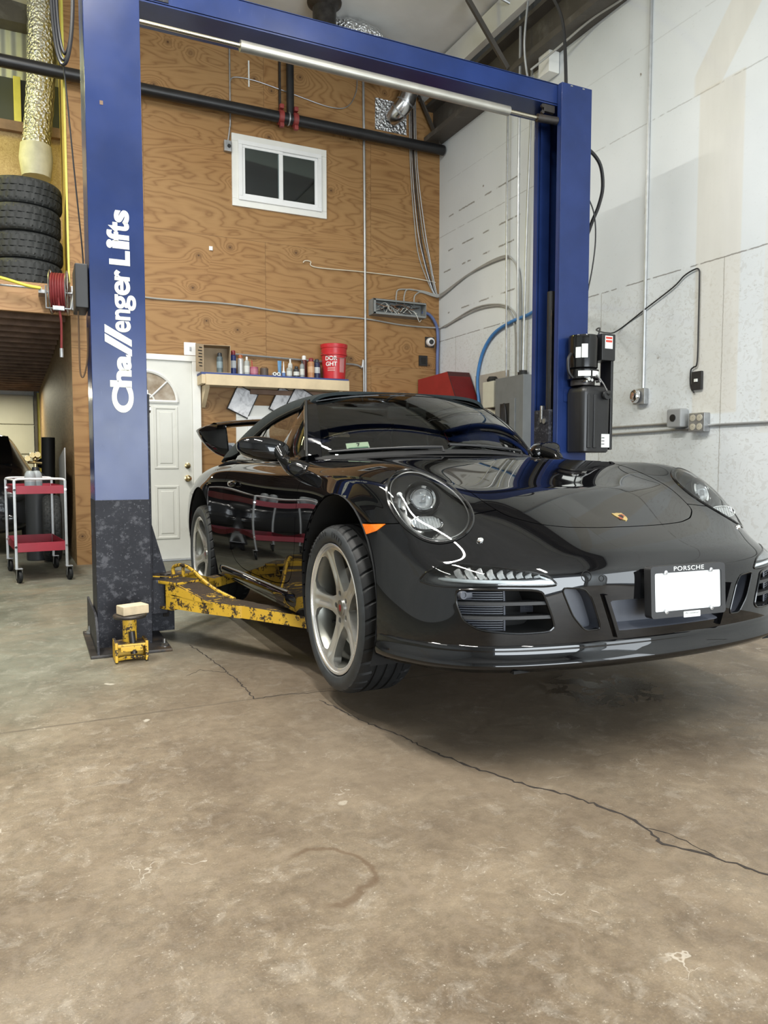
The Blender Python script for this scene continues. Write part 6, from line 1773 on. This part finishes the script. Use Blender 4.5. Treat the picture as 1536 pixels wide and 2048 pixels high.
angle_bar('angle_brace', (3.82, 6.32, 5.34), (4.165, 6.15, 4.70), .055, 'dark steel angle brace running from the ceiling down to the eave beam')
angle_bar('angle_brace', (2.55, 6.4, 5.44), (3.0, 6.0, 5.40), .05, 'dark steel angle hanging over the roof vent')
# ================================================================== right wall
xw = 4.378
cable('conduit', [(xw, 4.511, 5.2), (xw, 4.511, 3.2), (xw, 4.51, 1.58)], .0135, M_conduit, 'bright vertical conduit on the white wall right of the lift column', 'conduit', n=4)
sk = thing('power_socket', 'round steel twist-lock socket on the white wall under the bright conduit', 'socket', (4.388, 4.520, 1.513)); b = MB(); b.bx(-.045, 0, -.062, .062, -.062, .062, .006); obj('socket_box', b, M_galv, sk)
b = MB(); b.lathe([(.0, .0), (.052, .0), (.055, .012), (.050, .03), (.043, .034), (.043, .02), (.028, .022), (.028, .040), (.014, .042), (0, .040)], (-.045, .02, .004), (-1, .25, .05), 32); obj('socket_ring', b, M_chrome, sk)
tp = thing('wall_switch', 'black switch plate on the white wall at the end of the thin black cord', 'switch', (4.386, 3.975, 1.585)); b = MB(); b.bx(-.022, 0, -.045, .045, -.066, .066, .004); obj('plate', b, M_plast, tp); b = MB(); b.bx(-.03, -.02, -.014, .014, -.010, .012, .002); obj('button', b, M_white, tp)
cable('cord', [(3.52, 4.05, 1.855), (3.62, 4.15, 1.93), (3.85, 4.45, 1.98), (4.15, 4.68, 2.02), (4.37, 4.80, 2.07), (4.374, 4.5, 2.19), (4.374, 4.22, 2.30), (4.374, 4.12, 2.36), (4.374, 4.03, 2.385), (4.374, 3.985, 2.375), (4.374, 3.978, 2.30), (4.374, 3.976, 2.0), (4.374, 3.978, 1.72), (4.374, 4.01, 1.685), (4.374, 4.035, 1.66), (4.374, 4.033, 1.55), (4.374, 4.0, 1.50)], .0055, M_blackcable, 'thin black cord rising from the hydraulic pump and dropping down the white wall', 'cord', n=5)
g1 = thing('control_switch', 'grey push-button box with a black eye on the white wall', 'electrical box', (4.388, 4.125, 1.315)); b = MB(); b.bx(-.085, 0, -.072, .065, -.062, .075, .014); obj('box_body', b, simple('switch_grey', (.30, .31, .315), .45, var=.06), g1); b = MB(); b.lathe([(0, 0), (.026, 0), (.026, .006), (0, .006)], (-.085, .0, .008), (-1, 0, 0), 24); obj('button', b, M_ink, g1)
g2 = thing('outlet_box', 'steel box with four round receptacles on the white wall', 'outlet', (4.388, 3.940, 1.282)); b = MB(); b.bx(-.06, 0, -.078, .062, -.068, .068, .006); obj('box_body', b, M_galv, g2)
for yy in (-.03, .03):
    for zz in (-.032, .032):
        b = MB(); b.lathe([(0, 0), (.024, 0), (.024, .004), (.006, .005), (.006, .002), (0, .002)], (-.06, yy-.008, zz), (-1, 0, 0), 20); obj('receptacle', b, cmat('receptacle_ivory', (.45, .42, .34)), g2)
cable('conduit', [(xw, 5.95, 1.285), (xw, 5.0, 1.284), (xw, 4.19, 1.287)], .010, M_conduit, 'upper of the two level conduits running behind the hydraulic pump', 'conduit', n=4)
cable('conduit', [(xw, 5.95, 1.224), (xw, 5.0, 1.226), (xw, 4.02, 1.240)], .010, M_conduit, 'lower of the two level conduits running behind the hydraulic pump', 'conduit', n=4)
cable('conduit', [(xw, 3.88, 1.258), (xw, 3.0, 1.256), (xw, .5, 1.254)], .010, M_conduit, 'level conduit leading right from the four-outlet box', 'conduit', n=4)
cable('conduit', [(4.34, 6.36, 5.0), (4.34, 6.36, 3.4), (4.34, 6.34, 1.86)], .010, M_galv, 'thin vertical conduit on the white wall left of the lift column', 'conduit', n=4)
cable('conduit', [(3.80, 6.12, 5.37), (4.02, 6.03, 5.26), (4.16, 5.98, 5.18), (4.20, 5.97, 5.08), (4.205, 5.97, 4.9), (4.205, 5.97, 3.4), (4.24, 6.00, 1.86)], .013, M_conduit, 'conduit bending off the ceiling and dropping in front of the eave beam', 'conduit')
cable('conduit', [(4.33, 5.96, 5.35), (4.33, 5.96, 4.4), (4.335, 6.02, 3.2), (4.34, 6.06, 1.86)], .012, M_conduit, 'steel conduit dropping close beside the lift column to the grey panel', 'conduit', n=4)
cable('conduit', [(4.08, 5.68, 5.355), (4.12, 5.71, 5.22), (4.12, 5.75, 5.05), (4.13, 5.80, 4.75), (4.20, 5.84, 4.5), (4.30, 5.86, 4.3), (4.34, 5.9, 1.86)], .011, M_conduit, 'bent conduit passing the white box at the eave beam', 'conduit')
b = MB(); b.bx(4.27, 4.385, 5.62, 5.78, 4.48, 4.74, .008); wall_thing('white_box', b, M_trimw, 'white box at the top of the white wall beside the lift column', 'electrical box', (4.33, 5.70, 4.48))
cable('cable', [(3.40, 4.30, 3.515), (3.46, 4.36, 3.66), (3.75, 4.78, 4.35), (4.05, 5.35, 4.98), (4.12, 5.55, 5.35)], .0125, M_blackcable, 'black power cable rising from the top of the right lift column to the ceiling')
cable('cable', [(4.16, 5.74, 4.52), (4.25, 5.5, 4.60), (4.30, 5.1, 4.66), (4.34, 4.75, 4.66), (4.36, 4.3, 4.70)], .010, M_cable, 'pale cable sagging under the eave beam at the top of the white wall')
cable('hydraulic_hose', [(3.51, 4.24, 3.15), (3.60, 4.26, 3.17), (3.71, 4.28, 3.10), (3.745, 4.29, 2.96), (3.71, 4.29, 2.82), (3.63, 4.28, 2.66), (3.56, 4.27, 2.45), (3.54, 4.27, 1.9)], .013, M_blackcable, 'black hydraulic hose bulging out of the right lift column side', 'hose')
cable('cord', [(3.525, 4.24, 2.90), (3.62, 4.24, 2.76), (3.645, 4.24, 2.58), (3.62, 4.24, 2.36), (3.555, 4.23, 2.12)], .005, M_blackcable, 'thin black cord hanging along the right lift column side', 'cord')
cable('air_hose', [(3.50, 4.47, 2.36), (3.85, 4.95, 2.44), (4.25, 5.55, 2.45), (4.355, 5.98, 2.415), (4.365, 6.30, 2.395), (4.365, 6.60, 2.33), (4.365, 6.80, 2.18), (4.365, 6.90, 1.98), (4.365, 6.91, 1.80), (4.36, 6.88, 1.68), (4.33, 6.80, 1.45)], .017, simple('air_hose_blue', (.055, .20, .48), .4, var=.1), 'blue air hose arching down the white wall behind the lift column', 'hose', seg=10)
ep = thing('electrical_panel', 'tall grey electrical panel on the white wall beside the right lift column', 'electrical panel', (4.32, 6.19, .60)); M_panel = simple('panel_grey', (.155, .165, .17), .5, var=.08)
b = MB(); b.bx(4.27, 4.386, 5.95, 6.43, .60, 1.84, .006); obj('panel_case', b, M_panel, ep, world=True); b = MB(); b.bx(4.255, 4.271, 6.07, 6.16, .75, 1.62, .004); obj('panel_door', b, M_panel, ep, world=True)
b = MB(); b.bx(4.262, 4.271, 6.17, 6.33, .72, 1.58); obj('recess_shade', b, M_ink, ep, world=True)  # black slab standing in for the shade in the panel's gap
for k in range(4):
    b = MB(); b.tube(smooth_path([(4.262, 6.19+.03*k, .8), (4.25, 6.20+.028*k, 1.3), (4.252, 6.22+.02*k, 1.5), (4.262, 6.26, 1.58)], 5), .010, 6); obj('thick_wire', b, M_blackcable, ep, world=True)
b = MB(); b.cyl((4.33, 6.05, 1.84), (4.33, 6.05, 1.885), .045); obj('panel_hub', b, M_ink, ep, world=True)
b = MB(); b.bx(4.378, 4.392, 6.36, 6.98, 1.20, 1.93); wall_thing('backing_board', b, simple('board_beige', (.36, .33, .29), .7, var=.08), 'beige backing board on the white wall behind the small white box', 'board', (4.385, 6.67, 1.2))
b = MB(); b.bx(4.28, 4.378, 6.47, 6.68, 1.56, 1.83, .008); wbx = wall_thing('meter_box', b, simple('box_cream', (.56, .55, .46), .45, var=.05), 'small cream box on the beige board left of the grey panel', 'electrical box', (4.33, 6.57, 1.56)); b = MB(); b.lathe([(0, 0), (.055, 0), (.06, .02), (.04, .05), (0, .055)], (0, .0, .27), (0, 0, 1), 20); obj('dark_top', b, M_ink, wbx)
b = MB(); rnd = random.Random(5); P = [[(4.30+.05*math.sin(j*1.3+i)+.01*rnd.random(), 6.50+.05*j/2, 1.55-.09*i+.012*math.sin(j*2+i)) for j in range(7)] for i in range(6)]; b.grid(P); b.grid([[(x+.012, y, z) for x, y, z in r] for r in P]); wall_thing('rag', b, simple('rag_cream', (.50, .47, .38), .9), 'crumpled cream rag hanging below the small cream box', 'rag', (4.30, 6.6, 1.2))
b = MB(); b.prism([(7.09, 1.98), (7.78, 1.96), (7.78, .0), (6.45, .0), (6.45, .9)], Matrix(((0, 0, 1, 0), (1, 0, 0, 0), (0, 1, 0, 0), (0, 0, 0, 1))), 4.10, 4.36)
rc = wall_thing('red_cabinet', b, simple('cabinet_red', (.30, .022, .022), .42, var=.1), 'dark red steel cabinet with a slanted side in the corner behind the car', 'cabinet', (4.23, 7.4, 0))
b = MB(); b.prism([(7.075, 1.955), (7.09, 1.98), (6.45, .9), (6.44, .87)], Matrix(((0, 0, 1, 0), (1, 0, 0, 0), (0, 1, 0, 0), (0, 0, 0, 1))), 4.09, 4.37); obj('slanted_lid', b, simple('cabinet_red_shaded', (.045, .006, .006), .5), rc, world=True)  # darker red puts the slanted side's shadow into its colour
# ================================================================== left side: loft, reel, cart, bay
def tyre(loc, R, W, label, group=None, rot=(0, 0, 0), name='tyre'):
    t = thing(name, label, 'tyre', loc, rot, group)
    seg = 168; pr = [(R*.60, .02), (R*.63, .0), (R*.80, -.004), (R*.93, .008), (R*.975, .022)]
    tr = [(R*.99, .036), (R*1.0, .050), (R*1.0, W*.36), (R*.982, W*.365), (R*.982, W*.40), (R, W*.405), (R, W*.595), (R*.982, W*.60), (R*.982, W*.635), (R, W*.64), (R, W-.050), (R*.99, W-.036)]
    allp = pr+tr+[(r, W-h) for r, h in reversed(pr)]
    rows = []
    for j, (r, h) in enumerate(allp):
        row = []
        for k in range(seg):
            rr = r
            if 4 <= j < len(allp)-4 and (k+int(j*1.5)) % 6 == 0: rr = r-.010
            a = 2*PI*(k+.35*j)/seg; row.append((rr*math.cos(a), rr*math.sin(a), h))
        rows.append(row)
    b = MB(); b.grid(rows, closeu=True); obj('tread', b, M_tyre_old, t, smooth=25)
    b = MB(); rows = [[(r*math.cos(2*PI*k/60), r*math.sin(2*PI*k/60), h) for k in range(60)] for r, h in ((R*.60, .02), (R*.66, .045), (R*.85, .06), (R*.85, W-.06), (R*.66, W-.045), (R*.60, W-.02))]; b.grid(rows, closeu=True); obj('inner_liner', b, M_dark, t)
    return t
M_tyre_old = simple('winter_tyre_rubber', (.022, .024, .024), .7, var=.3, vscale=9)
tl = ['topmost tyre of the stack in the loft', 'second tyre from the top of the loft stack', 'third tyre from the top of the loft stack', 'bottom tyre of the loft stack, behind the red hose reel']
TR, TW = .338, .252
for k in range(4): tyre((-.005+(.012, -.006, .008, 0)[k], 8.20+(.01, -.008, .006, 0)[k], 2.66+(3-k)*TW), TR, TW-.002, tl[k], 'tyres stacked in the loft')
hr = thing('hose_reel', 'red air hose reel hung from the front edge of the loft deck', 'hose reel', (.285, 7.66, 2.54))
c0 = Vector((.275, 7.60, 2.555)); ax = Vector((1, -.15, 0)).normalized()
M_hose_red = simple('hose_red', (.17, .020, .022), .4, var=.15)
for s in (-1, 1):
    b = MB(); a, c, d = frame_from(ax); cc = c0+ax*s*.070
    b.tube([cc+(a*math.cos(t)+c*math.sin(t))*.195 for t in [2*PI*i/40 for i in range(40)]], .006, 6, closed=True)
    for t in [k*PI/4 for k in range(8)]: b.tube([cc, cc+(a*math.cos(t)+c*math.sin(t))*.195], .004, 5)
    obj('reel_flange', b, M_steel, hr, world=True)
for k in range(6):
    b = MB(); a, c, d = frame_from(ax); q = c0+ax*(-.055+.022*k); b.tube([q+(a*math.cos(t)+c*math.sin(t))*.165 for t in [2*PI*i/36 for i in range(36)]], .0115, 8, closed=True); obj('hose_turn', b, M_hose_red, hr, world=True)
b = MB(); b.tube(smooth_path([(.26, 7.45, 2.48), (.27, 7.47, 2.36), (.28, 7.47, 2.25), (.275, 7.47, 2.02)], 6), .0105, 8); obj('hose_tail', b, M_hose_red, hr, world=True)
b = MB(); b.cyl((.275, 7.47, 2.03), (.274, 7.47, 1.95), .016, seg=12); obj('hose_fitting', b, M_galv, hr, world=True)
b = MB(); b.tube([(.16, 7.55, 2.60), (.16, 7.50, 2.39), (.36, 7.47, 2.39), (.40, 7.52, 2.60)], .009, 6); b.box((.26, 7.46, 2.385), (.10, .05, .04), .006); b.cyl((.13, 7.62, 2.555), (.42, 7.58, 2.555), .012); b.bx(.10, .17, 7.60, 7.78, 2.54, 2.57); b.box((.40, 7.64, 2.52), (.05, .05, .22), .006); obj('reel_bracket', b, M_galv, hr, world=True)
cable('air_hose', [(-1.6, 7.70, 2.72), (-.6, 7.66, 2.72), (-.2, 7.62, 2.645), (.0, 7.58, 2.59), (.12, 7.57, 2.575)], .014, simple('air_hose_yellow', (.66, .58, .06), .45, var=.1), 'yellow air hose leading to the red hose reel', 'hose', seg=10)
cable('rail', [(-1.5, 7.70, 2.60), (-.5, 7.70, 2.60), (.13, 7.66, 2.59)], .010, M_galv, 'thin steel rail along the loft edge leading to the hose reel', 'rail', n=3)
fd = thing('foil_duct', 'silver foil-wrapped duct standing in the loft against the yellow side wall', 'duct', (.16, 8.66, 4.2))
P = smooth_path([(.215, 8.62, 5.66), (.215, 8.62, 5.35), (.200, 8.63, 5.0), (.17, 8.68, 4.6), (.13, 8.67, 4.22)], 7); b = MB(); b.tube(P, [.135+.004*math.sin(i*2.2) for i in range(len(P))], 24); obj('duct_run', b, M_foil, fd, world=True)
b = MB(); b.tube([(.13, 8.67, 4.24), (.128, 8.67, 4.10), (.128, 8.67, 3.92)], [.15, .165, .14], 14); obj('wrapped_end', b, simple('wrap_beige', (.50, .49, .38), .8, var=.15, bump=.6, bscale=20), fd, world=True)
# loops of cable at the left column
def loop(z0, z1, cx, w, y, r, nm, mat, label):
    P = [(cx+w*math.cos(t), y+.03*math.sin(2*t), (z0+z1)/2+(z1-z0)/2*math.sin(t)) for t in [2*PI*i/48 for i in range(48)]]
    return P
cl_ = thing('cable_coil', 'coil of black cable hanging at the outer side of the left lift column', 'cable coil', (.21, 4.30, 3.50))
for k, (w, zb) in enumerate(((.052, 3.02), (.047, 3.05), (.040, 3.09))):
    b = MB(); b.tube(loop(zb, 3.86, .205+.006*k, w, 4.28+.014*k, .0085, '', None, ''), .0085, 7, closed=True); obj('cable_turn', b, M_blackcable, cl_, world=True)
b = MB(); b.tube([(.21, 4.30, 3.84), (.30, 4.30, 3.84), (.32, 4.30, 3.52)], .008, 6); obj('coil_hook', b, M_dirtysteel, cl_, world=True)
cable('cord', [(.205, 4.30, 3.03), (.215, 4.30, 2.9), (.245, 4.28, 2.45), (.268, 4.26, 2.12), (.272, 4.25, 2.0)], .004, M_blackcable, 'thin black cord running from the cable coil down to the flat black box', 'cord')
cable('cord', [(.243, 4.27, 1.785), (.243, 4.27, 1.55), (.246, 4.27, 1.46), (.258, 4.27, 1.44), (.272, 4.27, 1.48), (.284, 4.27, 1.56), (.288, 4.28, 1.7)], .0045, simple('cord_brown', (.12, .07, .035), .5), 'brown cord hanging in a loop under the flat black box', 'cord')
# utility cart
ct = thing('utility_cart', 'red two-tray utility cart on four casters beside the plywood partition', 'cart', (.015, 7.235, 0), (0, 0, math.radians(6)))
M_cred = simple('cart_red', (.30, .018, .035), .38, var=.12, vscale=5)
hw, hd = .185, .40
def tray_(z, h, nm):
    b = MB(); t = .004
    b.bx(-hw, hw, -hd, hd, z, z+t); b.bx(-hw, hw, -hd-t, -hd, z, z+h, .001); b.bx(-hw, hw, hd, hd+t, z, z+h, .001); b.bx(-hw-t, -hw, -hd, hd, z, z+h, .001); b.bx(hw, hw+t, -hd, hd, z, z+h, .001)
    return obj(nm, b, M_cred, ct)
tray_(.735, .068, 'top_tray'); tray_(.255, .075, 'bottom_tray')
for sx in (-1, 1):
    for sy in (-1, 1):
        b = MB(); x, y = sx*(hw+.008), sy*(hd+.008); b.box((x, y, .485), (.022, .022, .72), .003); lg = obj('leg', b, M_conduit, ct)
        for z in (.30, .77): b = MB(); b.cyl((x, y-.011*1, z), (x, y-.017, z), .010, seg=12); obj('leg_bolt', b, M_chrome, lg)
        ca_ = bpy.data.objects.new('caster', None); COL.objects.link(ca_); ca_.parent = ct
        b = MB(); b.lathe([(0, -.014), (.020, -.014), (.050, -.013), (.053, -.008), (.053, .008), (.050, .013), (.020, .014), (0, .014)], (x+.02, y+.012, .0535), (1, .2, 0), 28); obj('caster_wheel', b, M_rubber, ca_)
        b = MB()
        for s in (-1, 1): b.prism([(-.035, .12), (.03, .12), (.034, .05), (.016, .035), (.004, .05)], Matrix(((0, 0, 1, 0), (1, 0, 0, 0), (0, 1, 0, 0), (0, 0, 0, 1))), x+.02+s*.020-.0015, x+.02+s*.020+.0015); 
        b.v = [(vx, vy+y, vz) for vx, vy, vz in b.v]; b.box((x+.015, y, .122), (.055, .07, .008), .002); obj('caster_fork', b, M_galv, ca_)
b = MB()
for y in (-hd-.008, hd+.008): b.tube(smooth_path([(-hw-.008, y, .80), (-hw-.008, y, .835), (-hw+.02, y, .857), (0, y, .858), (hw-.02, y, .857), (hw+.008, y, .835), (hw+.008, y, .80)], 5), .0095, 8)
for x in (-hw-.008, hw+.008): b.tube([(x, -hd, .850), (x, hd, .850)], .008, 8)
obj('top_rail', b, cmat('rail_white', (.70, .70, .70)), ct)
for k, (x, y) in enumerate(((-.03, -.10), (.022, .02))):
    t = thing('spray_bottle', ['nearer of the two grey round-topped bottles on the red cart', 'farther of the two grey round-topped bottles on the red cart'][k], 'bottle', (.015+x, 7.235+y, .739))
    b = MB(); b.lathe([(.042, 0), (.045, .006), (.045, .13), (.040, .16), (.026, .182), (0, .188)], seg=28, cap=False); obj('bottle_body', b, simple('bottle_bluegrey%d' % k, (.34, .37, .38), .4, var=.08), t)
    b = MB(); b.lathe([(.0455, .03), (.0455, .09)], seg=28, cap=False); obj('paper_label', b, cmat('label_greyblue', (.22, .28, .30)), t)
b = MB(); P = [[(-.06+.035*i+.006*math.sin(j), -.34+.03*j, .263+.030*abs(math.sin(i*.9+j*.5))*math.exp(-((i-3)**2+(j-3)**2)/14)) for j in range(7)] for i in range(7)]; b.grid(P); b.grid([[(x, y, z-.004) for x, y, z in r] for r in P])
rg = wall_thing('shop_rag', b, simple('rag_red', (.42, .045, .05), .9, var=.15), 'crumpled red shop rag lying in the lower tray of the cart', 'rag', (0, 0, 0)); rg.location = (.015, 7.235, 0); rg.rotation_euler = (0, 0, math.radians(6))
# bay behind the cart: a dark car, a gas bottle, a leaning panel
M_dcar = simple('dark_car_paint', (.010, .011, .013), .18, coat=.6)
dc = thing('parked_car', 'dark grey car parked nose-out in the bay behind the red cart', 'car', (-.82, 10.9, 0))
def car_sec(y, hw, z0, zs, zt, tw):
    o = []
    for sx in (-1, 1):
        pts = [(hw*.90, z0), (hw, z0+.15), (hw, (z0+zs)/2), (hw*.97, zs-.08), (hw*.88, zs)]+([(tw, zt-.03), (tw*.8, zt)] if zt > zs+.05 else [(hw*.6, zs+.02), (hw*.3, zs+.03)])
        o.append([(sx*x, y, z) for x, z in pts])
    return o[0]+list(reversed(o[1]))
secs = [car_sec(-2.10, .55, .30, .62, .62, .4), car_sec(-2.02, .74, .22, .70, .70, .5), car_sec(-1.7, .86, .19, .78, .78, .5), car_sec(-1.2, .88, .18, .87, .87, .5), car_sec(-.9, .88, .18, .92, .94, .55), car_sec(-.75, .88, .18, .93, 1.02, .66), car_sec(-.1, .88, .18, .95, 1.38, .58), car_sec(.9, .88, .18, .96, 1.42, .57), car_sec(1.7, .87, .2, .97, 1.2, .55), car_sec(2.1, .78, .3, .95, .97, .5)]
b = MB(); b.grid(secs, closeu=True); b.f += [tuple(range(13, -1, -1)), tuple(range(9*14, 10*14))]; b.mi += [0, 0]
V_, N_, F_ = mod_subsurf(b.v, b.f, 2); bb = MB(); bb.add(V_, F_); obj('car_body', bb, M_dcar, dc, smooth=50)
b = MB(); b.grid([[(x, y, z) for x in np.linspace(-w, w, 9)] for y, z, w in ((-.82, .985, .62), (-.5, 1.16, .60), (-.2, 1.335, .56))]); obj('windscreen', b, M_gloss, dc)
for s in (-1, 1):
    b = MB(); b.sphere((s*.62, -2.0, .64), .12, 1.3, .45, .6); obj('headlamp', b, M_lamp_dark, dc)
    b = MB(); b.sphere((s*.60, -2.085, .40), .07, 1.2, .35, .75); obj('fog_lamp', b, M_gloss, dc)
    b = MB(); b.sphere((s*.97, -.72, .99), .09, 1.2, .7, .75); obj('side_mirror', b, M_dcar, dc)
    for y in (-1.35, 1.3): b = MB(); b.lathe([(0, -.1), (.27, -.1), (.315, -.07), (.32, .07), (.27, .1), (0, .1)], (s*.80, y, .32), (1, 0, 0), 32); obj('wheel', b, M_rubber, dc)
gc = thing('gas_cylinder', 'dark gas cylinder with brass regulator standing behind the red cart', 'gas cylinder', (.035, 8.42, 0)); b = MB(); b.lathe([(.10, 0), (.105, .01), (.105, .80), (.085, .87), (.04, .91), (.03, .95)], seg=28); obj('cylinder_body', b, simple('cylinder_dark', (.018, .02, .022), .45), gc)
b = MB(); b.cyl((0, 0, .95), (0, 0, 1.0), .018); b.tube([(-.07, -.02, 1.00), (.06, 0, .99)], .014, 8); b.sphere((0, -.02, 1.03), .026); obj('regulator', b, M_brass, gc)
for k, (x, z) in enumerate(((-.075, 1.035), (.02, 1.075), (-.03, 1.07))): b = MB(); b.lathe([(0, 0), (.028, 0), (.030, .006), (.028, .022), (0, .022)], (x, -.05, z), (.2, -1, .1), 18); obj('gauge', b, M_brass, gc)
b = MB(); b.prism([(7.93, 1.14), (9.6, 1.05), (9.6, .10), (8.7, .02), (8.25, .42), (7.96, .76)], Matrix(((0, 0, 1, 0), (1, 0, 0, 0), (0, 1, 0, 0), (0, 0, 0, 1))), .292, .302); wall_thing('leaning_panel', b, simple('panel_pale', (.42, .42, .41), .5, var=.08), 'pale cut sheet leaning against the bay wall behind the red cart', 'panel', (.297, 8.7, .02))
tyre((.255, 8.25, .335), .335, .17, 'dark tyre standing on the floor under the pale leaning sheet', rot=(0, -PI/2, 0))
b = MB(); b.cyl((.165, 9.9, 0), (.19, 9.9, 1.30), .075, seg=20); wall_thing('rolled_mat', b, M_ink, 'tall black rolled mat standing against the bay wall beside the dark parked car', 'mat', (.17, 9.9, 0))
# ================================================================== light
def area(name, loc, size, rot, energy, col=(1, 1, 1), sy=None):
    l = bpy.data.lights.new(name, 'AREA'); l.energy = energy; l.color = col; l.shape = 'RECTANGLE'; l.size = size; l.size_y = sy or size
    o = bpy.data.objects.new(name, l); COL.objects.link(o); o.location = loc; o.rotation_euler = rot; return o
# daylight through the open doorway behind the camera
area('doorway_daylight', (1.40, -5.25, 1.35), 5.6, (PI/2, 0, 0), 520, (.88, .95, 1.0), 2.4)
area('side_door_daylight', (4.52, -2.4, 1.25), 2.3, (PI/2, 0, PI/2), 105, (.88, .95, 1.0), 2.3)
# shop tubes under the ceiling, in front of and above the picture
for x, y, e in ((.3, 2.2, 190), (2.5, -.5, 140), (-.6, 4.7, 225), (-1.8, 3.4, 60)):
    area('shop_tube', (x, y, 5.12), .10, (0, 0, 0), e, (1.0, .975, .91), 2.2)
area('loft_lamp', (-1.6, 8.3, 4.9), .5, (0, -.6, 0), 42, (1.0, .95, .28), .4)
area('bay_fill_light', (-.9, 15.0, 2.30), 1.2, (0, 0, 0), 75, (1.0, .95, .72), .3)  # unseen light added to brighten the bay's garage door
w = bpy.data.worlds.new('world'); sc.world = w; w.use_nodes = True
bg = w.node_tree.nodes['Background']; bg.inputs[0].default_value = (.80, .90, 1.0, 1); bg.inputs[1].default_value = .9
sc.view_settings.view_transform = 'Standard'; sc.view_settings.look = 'None'; sc.view_settings.gamma = 1.0; sc.view_settings.use_curve_mapping = False
sc.view_settings.exposure = 0.12
sc.cycles.max_bounces = 8; sc.cycles.diffuse_bounces = 4; sc.cycles.glossy_bounces = 4; sc.cycles.transparent_max_bounces = 12
sc.cycles.use_denoising = True
